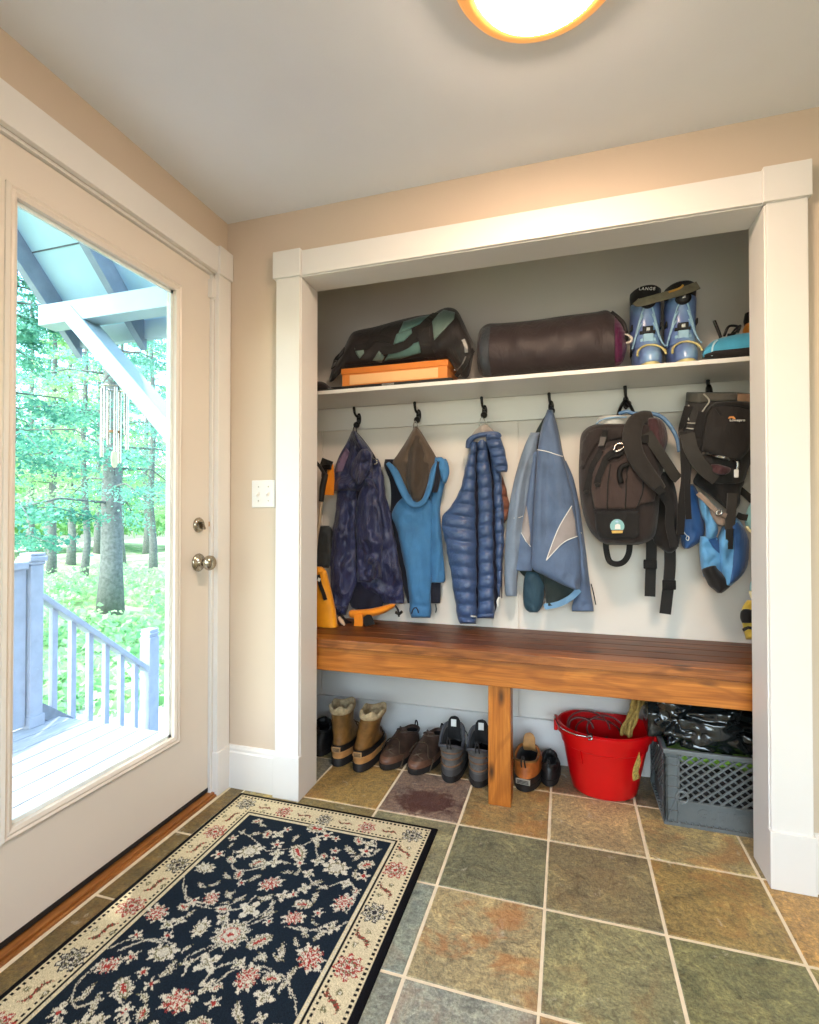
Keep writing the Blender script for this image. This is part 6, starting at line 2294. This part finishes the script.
# hang loop on the hook, pale bladder top
MB().tube([at(*d4(x, y), yy) for x, y, yy in ((365, 160, 0.5), (385, 105, 0.53), (412, 68, 0.545), (440, 95, 0.53), (466, 148, 0.5))], 0.007, 8, 30).build('hanger_loop', M_black, bpk, smooth=True)
mb = soft(rowsv(d4, [(158, 320, 440), (166, 262, 450), (180, 240, 450), (205, 226, 450), (222, 236, 440)]), 0.45, 0.05, rows=26, seg=36, ends=0.15)
mb.build('bladder_top', simple('grey_white_plastic', (176, 176, 172), 0.35, 0, 0.1), bpk, smooth=True)
MB().tube([at(*d4(x, y), 0.395) for x, y in ((228, 215), (262, 188), (330, 174), (420, 172))], 0.004, 6, 20).build('bladder_rim', simple('steel_blue_plastic', (120, 150, 176), 0.35), bpk, smooth=True)
MB().tube([at(*d4(x, y), yy) for x, y, yy in ((372, 150, 0.5), (420, 136, 0.49), (468, 148, 0.49), (560, 146, 0.48), (640, 170, 0.48), (700, 235, 0.48), (738, 310, 0.48), (752, 390, 0.48))], 0.0085, 10, 60).build('drinking_tube', simple('blue_tube', (96, 130, 170), 0.25), bpk, smooth=True)
# wine coloured upper side pocket
mb = soft(rowsv(d4, [(172, 560, 610), (190, 540, 640), (230, 535, 665), (290, 545, 678), (340, 560, 675), (385, 590, 660)]), 0.475, 0.08, rows=40, seg=44, ends=0.12, wob=(6, 0.006), crease=(16, 0.006, 5))
mb.build('side_pocket', M_wine, bpk, smooth=True)
# the near shoulder strap, curving over the front
m = MB()
sp = [((572, 168), 0.45), ((525, 172), 0.42), ((480, 200), 0.395), ((456, 262), 0.375), ((456, 340), 0.365), ((486, 432), 0.36), ((545, 520), 0.36), ((600, 585), 0.365), ((638, 628), 0.375)]
Q = catmull([p[0] + (p[1],) for p in sp], 60)
pts = [at(*d4(q[0], q[1]), q[2]) for q in Q]
rs = []
for i, p in enumerate(pts):
    t_ = (pts[min(i + 1, 59)] - pts[max(i - 1, 0)]).normalized()
    nr = Vector((0.1, -1, 0.15))
    nr = (nr - t_ * nr.dot(t_)).normalized()
    s_ = t_.cross(nr)
    w = np.interp(i / 59, [0, 0.15, 0.4, 0.75, 0.92, 1], [0.05, 0.06, 0.074, 0.066, 0.052, 0.042]) / 2
    rs.append([p + s_ * (w * math.copysign(abs(math.cos(a)) ** 0.6, math.cos(a))) + nr * (0.012 * math.sin(a)) for a in np.linspace(0, 2 * PI, 21)[:-1]])
m.rings(rs)
m.build('shoulder_strap', fabric('charcoal_padding', (42, 38, 36), 0.9, 0.2, 30, 0.3), bpk, smooth=True)
m = MB()
M4 = [(x, y, 0.36) for x, y in ((600, 610), (640, 650), (648, 640))]
free_strap([at(*d4(x, y), yy) for x, y, yy in ((606, 648, 0.36), (648, 618, 0.36))], 0.03, 0.006, 6, mb=m)
m.build('strap_end', M_plast, bpk, bevel=0.002)
# load lifter and lower harness
free_strap([at(*d4(x, y), yy) for x, y, yy in ((545, 270, 0.39), (590, 340, 0.39), (650, 430, 0.4), (715, 530, 0.42), (745, 560, 0.43))], 0.04, 0.005, 30).build('webbing', M_chr, bpk)
free_strap([at(*d4(x, y), yy) for x, y, yy in ((640, 650, 0.385), (690, 730, 0.4), (690, 850, 0.41), (720, 990, 0.42))], 0.032, 0.005, 30).build('webbing', M_pkd, bpk)
m = MB()
m.box((-0.016, -0.006, -0.018), (0.016, 0.005, 0.018), M=Matrix.Translation(at(*d4(533, 310), 0.388)))
m.build('strap_adjuster', M_plast, bpk, bevel=0.004)
mb = soft(rowsv(d3, [(-60, 120, 200), (0, 95, 235), (80, 108, 258), (180, 112, 272), (300, 100, 285), (400, 92, 285), (450, 100, 278), (490, 150, 262), (522, 195, 226)]), 0.50, 0.05, rows=60, seg=44, ends=0.08, wob=(9, 0.006), crease=(14, 0.006, 9))
mb.build('hip_belt', M_pkd, bpk, smooth=True)
for (pts, w, bk_) in (([(80, 420, 0.5), (80, 540, 0.505), (74, 680, 0.51), (70, 828, 0.515)], 0.042, (72, 600)), ([(212, 480, 0.49), (212, 620, 0.5), (200, 760, 0.505), (178, 952, 0.51)], 0.044, (206, 745))):
    st_ = free_strap([at(*d3(x, y), yy) for x, y, yy in pts], w, 0.005, 30).build('belt_strap', M_web, bpk)
    q = at(*d3(*bk_), 0.495)
    m = MB()
    m.box((q.x - 0.026, q.y - 0.01, q.z - 0.02), (q.x + 0.026, q.y + 0.004, q.z + 0.02))
    m.build('buckle', M_plast, st_, bevel=0.004)
    m = MB()
    m.box((q.x - 0.014, q.y - 0.013, q.z - 0.01), (q.x + 0.014, q.y - 0.009, q.z + 0.012))
    m.build('buckle_tongue', M_plast, st_, bevel=0.003)

# ---- camera backpack
cbk = thing('camera_backpack', at(708, 392, 0.54), 'charcoal camera backpack with a square front pocket hanging on the rightmost hook', 'backpack')
M_ck = fabric('charcoal_cordura', (46, 44, 43), 0.85, 0.25, 30, 0.25)
mb = soft(rowsv(d2, [(86, 332, 700), (100, 328, 800), (140, 326, 830), (200, 318, 840), (290, 302, 840), (400, 300, 836), (480, 318, 820), (560, 380, 800), (640, 430, 770), (720, 450, 740), (745, 520, 700)]),
          0.51, 0.085, rows=80, seg=60, power=3.0, wob=(5, 0.005), ends=0.05, crease=(24, 0.005, 3), folds=[ridge(P_(d2, [(330, 150), (420, 160), (500, 130)]), -0.012, 3)])
bv = mb.bvh()
mb.build('body', M_ck, cbk, smooth=True)
mb = soft(rowsv(d2, [(152, 560, 770), (165, 520, 800), (200, 482, 812), (260, 462, 815), (340, 450, 815), (440, 440, 800), (500, 438, 775), (540, 520, 745), (572, 600, 715)]), 0.45, 0.06, rows=70, seg=56, power=2.8, wob=(8, 0.003), ends=0.06, crease=(14, 0.003, 12))
bvp = mb.bvh()
mb.build('front_pocket', fabric('dark_grey_cordura', (38, 35, 34), 0.85, 0.25, 30, 0.3), cbk, smooth=True)
panel(bv, P_(d2, [(332, 92), (690, 96), (690, 150), (500, 150), (420, 165), (335, 150)]), 0.43, lift=0.003, thick=0.003).build('top_flap', fabric('olive_grey', (82, 80, 74), 0.85, 0.25), cbk, smooth=True)
strap(bvp, P_(d2, [(440, 524), (500, 526), (570, 542), (630, 560), (684, 576)]), 0.008, 0.39, 0.004, 0.003).build('zip', M_steel, cbk)
m = MB()
q = [hit(bvp, *d2(x, y), 0.4)[0] + Vector((0, -0.012, 0)) for x, y in ((684, 580), (690, 605), (686, 640))]
m.tube(q, 0.006, 8, 10)
m.build('zip_pull', M_steel, cbk, smooth=True)
m = MB()
q = at(*d2(686, 662), 0.385)
m.box((q.x - 0.008, q.y - 0.004, q.z - 0.018), (q.x + 0.008, q.y + 0.004, q.z + 0.014))
m.build('zip_tag', M_white, cbk, bevel=0.003)
for pts in ([(520, 190), (480, 240), (462, 320), (450, 420), (440, 500)], [(530, 185), (600, 172), (700, 178), (780, 195)], [(545, 205), (575, 250)]):
    strap(bvp, P_(d2, pts), 0.008, 0.4, 0.003, 0.003).build('piping', M_pkd, cbk)
# pale cord laced down the left side
for pts in ([(450, 100), (490, 150), (460, 200), (430, 245)], [(310, 305), (370, 310), (430, 310)], [(330, 345), (380, 352), (425, 352)], [(430, 290), (432, 330), (428, 365)], [(345, 180), (335, 240), (345, 290)]):
    m = MB()
    m.tube([hit(bv, *d2(*p), 0.42)[0] + Vector((0, -0.006, 0)) for p in pts], 0.003, 6, 20)
    m.build('lacing_cord', simple('grey_cord', (160, 156, 148), 0.6), cbk, smooth=True)
for pts, w in (([(350, 190), (330, 260), (310, 330), (300, 400)], 0.03), ([(440, 230), (420, 330), (400, 420), (420, 480)], 0.03)):
    strap(bv, P_(d2, pts), w, 0.42, 0.004, 0.006).build('side_strap', M_pkd, cbk)
panel(bv, P_(d2, [(692, 100), (790, 104), (795, 172), (692, 150)]), 0.43, lift=0.006, thick=0.002).build('tan_patch', fabric('tan_panel', (150, 122, 98), 0.85, 0.2), cbk, smooth=True)
# brand mark: a small amber swoosh and white lettering
c_ = d2(660, 272)
panel(bvp, [(c_[0] - 4.6, c_[1] + 0.4), (c_[0] - 3.2, c_[1] - 1.8), (c_[0] + 0.4, c_[1] - 2.0), (c_[0] + 2.4, c_[1] - 0.2), (c_[0] + 2.8, c_[1] + 1.2), (c_[0] + 0.6, c_[1] + 0.6), (c_[0] - 1.2, c_[1] - 0.4), (c_[0] - 3, c_[1] + 0.2)], 0.39, lift=0.003, thick=0.001, grid=1.2).build('logo', simple('amber_print', (222, 150, 84), 0.6), cbk)
q, n_ = hit(bvp, *d2(690, 288), 0.4)
M = Matrix.Translation(q + Vector((0, -0.005, 0))) @ Matrix.Rotation(0.06, 4, 'Y') @ Matrix.Rotation(PI / 2, 4, 'X')
text_mesh('Lowepro', 0.0145, 0.001, M, 'lettering', M_white, cbk, 1.0)
# straps and the black mass below
free_strap([at(*d2(x, y), yy) for x, y, yy in ((335, 385, 0.40), (365, 500, 0.39), (430, 610, 0.39), (545, 705, 0.41))], 0.052, 0.006, 40).build('shoulder_strap', M_chr, cbk)
for pts, w in (([(305, 370, 0.41), (312, 520, 0.4), (318, 700, 0.40), (300, 860, 0.41), (285, 1100, 0.43)], 0.028), ([(340, 390, 0.405), (345, 560, 0.4), (335, 760, 0.40), (345, 990, 0.42)], 0.022)):
    free_strap([at(*d2(x, y), yy) for x, y, yy in pts], w, 0.005, 40).build('hanging_strap', M_pkd, cbk)
mb = soft(rowsv(d3, [(-90, 450, 760), (-40, 400, 745), (20, 380, 742), (60, 430, 722), (110, 500, 715), (160, 560, 712), (195, 600, 695), (215, 620, 680)]), 0.49, 0.06, rows=50, seg=44, ends=0.08, wob=(4, 0.007), crease=(20, 0.006, 8))
mb.build('waist_pad', M_pkd, cbk, smooth=True)
soft(rowsv(d2, [(600, 505, 560), (625, 505, 640), (655, 520, 640), (675, 560, 610)]), 0.40, 0.02, rows=20, seg=28, ends=0.1, crease=(8, 0.004, 2)).build('mesh_pocket', M_wine, cbk, smooth=True)
free_strap([at(*d3(x, y), yy) for x, y, yy in ((655, 95, 0.43), (650, 200, 0.425), (636, 355, 0.43))], 0.034, 0.005, 24).build('hanging_strap', M_chr, cbk)
free_strap([at(*d3(x, y), yy) for x, y, yy in ((636, 345, 0.428), (634, 420, 0.43), (632, 490, 0.435))], 0.026, 0.006, 12).build('strap_tip', M_web, cbk)
for pts in ([(700, 60, 0.5), (760, 110, 0.5), (800, 150, 0.5)], [(690, 250, 0.5), (730, 265, 0.5), (780, 268, 0.5)]):
    free_strap([at(*d3(x, y), yy) for x, y, yy in pts], 0.026, 0.004, 14).build('side_strap', M_chr, cbk)
MB().tube([at(*d2(x, y), yy) for x, y, yy in ((480, 95, 0.50), (482, 60, 0.54), (490, 40, 0.55), (500, 60, 0.54), (505, 95, 0.50))], 0.008, 8, 24).build('hanger_loop', M_black, cbk, smooth=True)

# ---- blue dry sacks hanging below
M_db = fabric('royal_blue_nylon', (44, 84, 138), 0.55, 0.4, 16, 0.04)
M_lb = fabric('sky_blue_nylon', (92, 152, 200), 0.55, 0.45, 16, 0.04)
b1_ = thing('blue_sack', at(680, 500, 0.5), 'dark blue nylon sack hanging behind the black straps', 'sack')
mb = soft(rowsv(d3, [(30, 320, 380), (60, 300, 400), (120, 282, 425), (200, 276, 448), (300, 276, 460), (380, 282, 458), (430, 290, 440), (470, 300, 385), (490, 316, 345)]), 0.53, 0.06, rows=60, seg=44, ends=0.06, wob=(8, 0.005), crease=(12, 0.006, 31))
bv = mb.bvh()
mb.build('body', M_db, b1_, smooth=True)
m = MB()
m.tube([hit(bv, *d3(x, y), 0.47)[0] + Vector((0, -0.006, 0)) for x, y in ((300, 345), (320, 385), (345, 405), (340, 430), (325, 418), (332, 400))], 0.0018, 6, 30)
m.build('cord', M_white, b1_, smooth=True)
b2_ = thing('blue_sack', at(700, 540, 0.5), 'sky blue stuff sack with a black toe, hanging below the camera backpack', 'sack')
mb = soft(rowsv(d3, [(268, 660, 690), (300, 615, 720), (350, 575, 748), (420, 550, 772), (480, 540, 776), (560, 550, 772), (620, 562, 762), (680, 575, 728), (730, 595, 675), (755, 612, 648)]), 0.50, 0.07, rows=70, seg=48, ends=0.05, wob=(18, 0.005), crease=(12, 0.006, 44),
          folds=[ridge(P_(d3, [(660, 330), (655, 480), (620, 650)]), -0.02, 4), ridge(P_(d3, [(600, 360), (580, 500), (590, 660)]), 0.016, 5)])
bv = mb.bvh()
mb.build('body', M_lb, b2_, smooth=True)
panel(bv, P_(d3, [(660, 330), (690, 300), (745, 350), (772, 430), (772, 560), (740, 650), (690, 715), (640, 740), (660, 620), (670, 480)]), 0.45, lift=0.002, thick=0.002).build('side_panel', M_db, b2_, smooth=True)
mb = soft(rowsv(d3, [(400, 430, 540), (440, 424, 575), (520, 422, 596), (590, 430, 602), (640, 438, 592), (690, 452, 585)]), 0.49, 0.055, rows=50, seg=44, ends=0.06, wob=(12, 0.005), crease=(10, 0.006, 45), folds=[ridge(P_(d3, [(480, 430), (520, 520), (560, 600)]), -0.018, 4), ridge(P_(d3, [(470, 600), (490, 560), (520, 570)]), 0.01, 3)])
bvl = mb.bvh()
mb.build('front_lobe', M_lb, b2_, smooth=True)
panel(bvl, P_(d3, [(485, 425), (550, 410), (590, 480), (600, 540), (560, 520), (520, 480)]), 0.44, lift=0.002, thick=0.002).build('fold', M_db, b2_, smooth=True)
soft(rowsv(d3, [(606, 520, 545), (630, 446, 562), (670, 448, 592), (710, 470, 640), (750, 490, 646), (785, 530, 612), (806, 556, 580)]), 0.475, 0.05, rows=40, seg=40, ends=0.08, wob=(6, 0.004)).build('toe', M_web, b2_, smooth=True)
b3_ = thing('cloth_pouch', at(706, 500, 0.48), 'pale blue cloth pouch with a tan strap between the two blue sacks', 'pouch')
soft(rowsv(d3, [(92, 410, 425), (140, 414, 460), (200, 424, 500), (260, 440, 528), (310, 462, 550), (360, 466, 556), (405, 466, 540), (416, 472, 500)]), 0.465, 0.035, rows=44, seg=36, ends=0.06, wob=(3, 0.005), crease=(10, 0.006, 4), folds=[ridge(P_(d3, [(470, 190), (490, 280), (500, 390)]), -0.012, 3)]).build('body', M_lb, b3_, smooth=True)
soft(rowsv(d3, [(195, 490, 530), (225, 492, 590), (260, 500, 615), (300, 530, 622), (328, 560, 606)]), 0.455, 0.03, rows=30, seg=32, ends=0.1, wob=(7, 0.004)).build('tan_flap', fabric('tan_cloth', (150, 130, 116), 0.85, 0.4), b3_, smooth=True)
free_strap([at(*d3(x, y), yy) for x, y, yy in ((412, 95, 0.43), (470, 150, 0.42), (545, 225, 0.42), (615, 255, 0.42))], 0.018, 0.004, 20).build('strap', fabric('tan_webbing', (140, 122, 110), 0.85, 0.1), b3_)
MB().tube([at(*d3(x, y), 0.415) for x, y in ((545, 225), (575, 215), (580, 240), (550, 250), (545, 225))], 0.005, 8, 24).build('ring', M_steel, b3_, smooth=True)

# ---- far right, mostly behind the jamb
M_cy = fabric('pale_cyan_knit', (150, 206, 212), 0.85, 0.3)
for (rs_, lb) in (([(150, 800, 830), (180, 775, 850), (230, 758, 860), (290, 746, 860), (330, 755, 860), (365, 775, 840)], 'pale cyan cloth cap at the right edge of the closet, level with the blue sacks'), ([(715, 795, 830), (740, 783, 850), (790, 780, 850), (835, 790, 840)], 'pale cyan mitten low at the right edge of the closet')):
    nm = 'cloth_hat' if 'cap' in lb else 'mitten'
    k_ = thing(nm, at(*d3(800, rs_[1][0]), 0.53), lb, 'hat' if nm == 'cloth_hat' else 'mitten')
    soft(rowsv(d3, rs_), 0.53, 0.05, rows=30, seg=32, ends=0.12, crease=(8, 0.005, 2)).build('knit_body', M_cy, k_, smooth=True)
    MB().tube([at(*d3(rs_[-2][1] + 5, rs_[-2][0]), 0.48), at(*d3(rs_[-1][1] + 10, rs_[-1][0]), 0.475), at(*d3(830, rs_[-1][0] + 8), 0.475)], 0.006, 8, 12).build('hem', simple('pale_yellow_hem', (226, 222, 180), 0.8), k_, smooth=True)
c7 = cv(540, 620, 2.935)
fk = thing('work_glove', at(748, 640, 0.5), 'yellow and black work glove standing at the right end of the bench', 'glove')
mb = soft([(600, 747, 756), (606, 743, 760), (614, 741, 764), (622, 742, 764), (632, 744, 762), (639.5, 746, 760)], 0.5, 0.035, rows=40, seg=36, ends=0.08, crease=(14, 0.006, 5))
bv = mb.bvh()
mb.floor_at(0.6235).build('body', fabric('yellow_cloth', (206, 176, 70), 0.8, 0.3), fk, smooth=True)
soft([(609, 743, 750), (612, 740.6, 754), (618, 740.2, 756), (623, 742, 752)], 0.47, 0.02, rows=24, seg=28, ends=0.15).build('thumb', M_web, fk, smooth=True)
strap(bv, [(744, 630), (749, 627), (756, 629)], 0.012, 0.46, 0.003).build('trim', M_web, fk)

# ---- the left end of the closet
M_yel = fabric('yellow_tarpaulin', (240, 158, 30), 0.45, 0.2, 12, 0.03)
M_orw = fabric('orange_webbing', (236, 140, 30), 0.7, 0.15)
yb = thing('dry_bag', Vector((at(325, 634, 0.43).x, 0.43, 0.6235)), 'bright yellow dry bag standing on the bench at the far left', 'bag')
mb = soft(rowsv(d1, [(648, -40, 35), (670, -46, 58), (720, -50, 72), (800, -52, 92), (880, -52, 108), (950, -50, 116), (985, -48, 117), (1000, -44, 60)]), 0.43, 0.07, rows=50, seg=44, power=3.2, ends=0.03, wob=(4, 0.004), crease=(10, 0.005, 61))
bv = mb.bvh()
mb.floor_at(0.6235).build('body', M_yel, yb, smooth=True)
strap(bv, P_(d1, [(18, 690), (30, 745), (48, 790), (56, 820)]), 0.018, 0.4, 0.004, 0.005).build('closure_strap', M_web, yb)
strap(bv, P_(d1, [(20, 712), (32, 718)]), 0.016, 0.4, 0.01, 0.003, n=4).build('white_tab', M_white, yb)
strap(bv, P_(d1, [(0, 672), (30, 668), (55, 680)]), 0.012, 0.4, 0.003, 0.004).build('roll_top', M_yel, yb)
tp = thing('trekking_pole', at(320, 560, 0.47), 'trekking pole with black grip and pale shaft leaning at the far left of the closet', 'pole')
m = MB()
m.tube([at(*d1(x, y), yy) for x, y, yy in ((54, 172, 0.45), (48, 200, 0.45), (38, 250, 0.45), (32, 315, 0.45))], [0.014, 0.016, 0.0155, 0.013], 12, 24)
m.build('grip', M_rub, tp, smooth=True)
m = MB()
m.tube([at(*d1(x, y), yy) for x, y, yy in ((32, 315, 0.45), (22, 420, 0.455), (4, 560, 0.46))] + [Vector((at(*d1(-10, 700), 0.46).x, 0.47, 0.64))], 0.0085, 10, 24)
m.build('shaft', simple('champagne_metal', (196, 176, 150), 0.35, 0.6), tp, smooth=True)
MB().tube([at(*d1(x, y), yy) for x, y, yy in ((52, 180, 0.44), (20, 130, 0.44), (-10, 100, 0.44))], 0.009, 8, 14).build('wrist_strap', M_web, tp, smooth=True)
ow = thing('climbing_sling', at(328, 480, 0.52), 'orange webbing sling with black buckle left of the navy jacket', 'sling')
for pts, w, m_ in (([(70, 130, 0.52), (76, 200, 0.51), (72, 282, 0.51)], 0.055, M_orw), ([(35, 110, 0.515), (60, 120, 0.5), (88, 130, 0.505)], 0.04, M_web), ([(48, 130, 0.50), (50, 160, 0.5), (48, 190, 0.5)], 0.03, M_web)):
    free_strap([at(*d1(x, y), yy) for x, y, yy in pts], w, 0.006, 16).build('webbing', m_, ow)
m = MB()
q = at(*d1(66, 138), 0.495)
m.box((q.x - 0.02, q.y - 0.006, q.z - 0.014), (q.x + 0.02, q.y + 0.006, q.z + 0.014))
m.build('buckle', M_black, ow, bevel=0.004)
gb = thing('grey_bag', at(322, 560, 0.54), 'dark grey nylon bag hanging low between the pole and the navy jacket', 'bag')
soft(rowsv(d1, [(438, 0, 70), (460, -30, 88), (520, -40, 92), (580, -40, 90), (630, -30, 84), (655, -10, 70)]), 0.55, 0.04, rows=40, seg=36, ends=0.08, wob=(5, 0.006), crease=(16, 0.006, 71)).build('body', fabric('dark_grey_nylon', (46, 50, 52), 0.6, 0.4), gb, smooth=True)
op = thing('orange_pack', at(372, 620, 0.5), 'orange webbing harness with black buckles lying on the bench under the navy jacket', 'harness')
d1w = lambda x, y: d1(x, y)
mb = soft(rowsu(d1, [(172, 880, 896), (185, 870, 912), (230, 868, 910), (290, 862, 905), (345, 850, 890), (390, 838, 868), (412, 840, 852)]), 0.47, 0.03, axis='u', rows=40, seg=30, ends=0.08, crease=(8, 0.004, 3))
mb.floor_at(0.6235).build('padded_band', M_orw, op, smooth=True)
free_strap([at(*d1(x, y), yy) for x, y, yy in ((222, 895, 0.445), (226, 930, 0.44), (222, 956, 0.44))], 0.044, 0.008, 12).floor_at(0.6235).build('leg_strap', M_orw, op)
free_strap([at(*d1(x, y), yy) for x, y, yy in ((262, 900, 0.45), (275, 925, 0.445), (285, 950, 0.445))], 0.05, 0.008, 12).floor_at(0.6235).build('leg_strap', M_web, op)
m = MB()
m.tube([at(*d1(x, y), 0.45) for x, y in ((408, 845), (425, 870), (430, 905))], 0.005, 8, 12)
m.tube([at(*d1(x, y), 0.45) for x, y in ((412, 882), (430, 890), (446, 878))], 0.007, 8, 12)
m.build('buckle', M_black, op, smooth=True)
wt = thing('ice_axe', at(342, 622, 0.46), 'black tool with a pale wooden tip lying on the bench beside the yellow dry bag', 'tool')
m = MB()
m.tube([at(*d1(x, y), yy) for x, y, yy in ((185, 948, 0.52), (150, 930, 0.48), (128, 905, 0.45))], 0.016, 10, 14)
m.build('handle', M_rub, wt, smooth=True)
MB().tube([at(*d1(x, y), yy) for x, y, yy in ((122, 908, 0.44), (138, 930, 0.43), (152, 948, 0.425))], [0.008, 0.011, 0.005], 10, 12).build('tip', simple('pale_wood', (206, 184, 156), 0.5), wt, smooth=True)
# ------------------------------------------------------------------ light
wd = bpy.data.worlds.new('sky')
SC.world = wd
wd.use_nodes = True
nt = wd.node_tree
bg = nt.nodes['Background']
sky = nt.nodes.new('ShaderNodeTexSky')
sky.sky_type = 'NISHITA'
sky.sun_disc = False
sky.sun_elevation = math.radians(50)
sky.sun_rotation = math.radians(200)
sky.air_density = 1.0
sky.dust_density = 2.5
tint = nt.nodes.new('ShaderNodeMix')
tint.data_type = 'RGBA'
tint.blend_type = 'MULTIPLY'
tint.inputs[0].default_value = 1.0
tint.inputs[7].default_value = (0.86, 1.0, 1.0, 1)
nt.links.new(sky.outputs[0], tint.inputs[6])
nt.links.new(tint.outputs[2], bg.inputs[0])
bg.inputs[1].default_value = 1.6


def lamp(name, kind, loc, rot, energy, col, **kw):
    l = bpy.data.lights.new(name, kind)
    l.energy = energy
    l.color = col
    for k, v in kw.items():
        setattr(l, k, v)
    o = bpy.data.objects.new(name, l)
    o.location = loc
    o.rotation_euler = rot
    COL.objects.link(o)
    return o


# sun through the trees, added fill behind the camera, and portals for the sky
lamp('sun', 'SUN', (-4, 3, 8), (math.radians(38), 0, math.radians(-150)), 4.0, (1.0, 0.95, 0.86), angle=0.02)
lamp('rear_fill_light', 'AREA', ((WX0 + WX1) / 2, RY - 0.15, (WZ0 + WZ1) / 2), (PI / 2, 0, 0), 26, (0.92, 0.97, 1.0), shape='RECTANGLE', size=WX1 - WX0, size_y=WZ1 - WZ0)
lamp('door_portal', 'AREA', (-0.15, (GY0 + GY1) / 2, 1.16), (0, -PI / 2, 0), 1, (1, 1, 1), shape='RECTANGLE', size=1.7, size_y=0.6).data.cycles.is_portal = True

vs = SC.view_settings
vs.view_transform = 'Standard'
vs.look = 'None'
vs.exposure = -0.17
vs.gamma = 1.0
vs.use_curve_mapping = False
cy = SC.cycles
cy.use_denoising = True
cy.max_bounces = 8
cy.diffuse_bounces = 5
cy.glossy_bounces = 3
cy.transmission_bounces = 4
cy.transparent_max_bounces = 12
cy.sample_clamp_indirect = 6
cy.caustics_reflective = False
cy.caustics_refractive = False
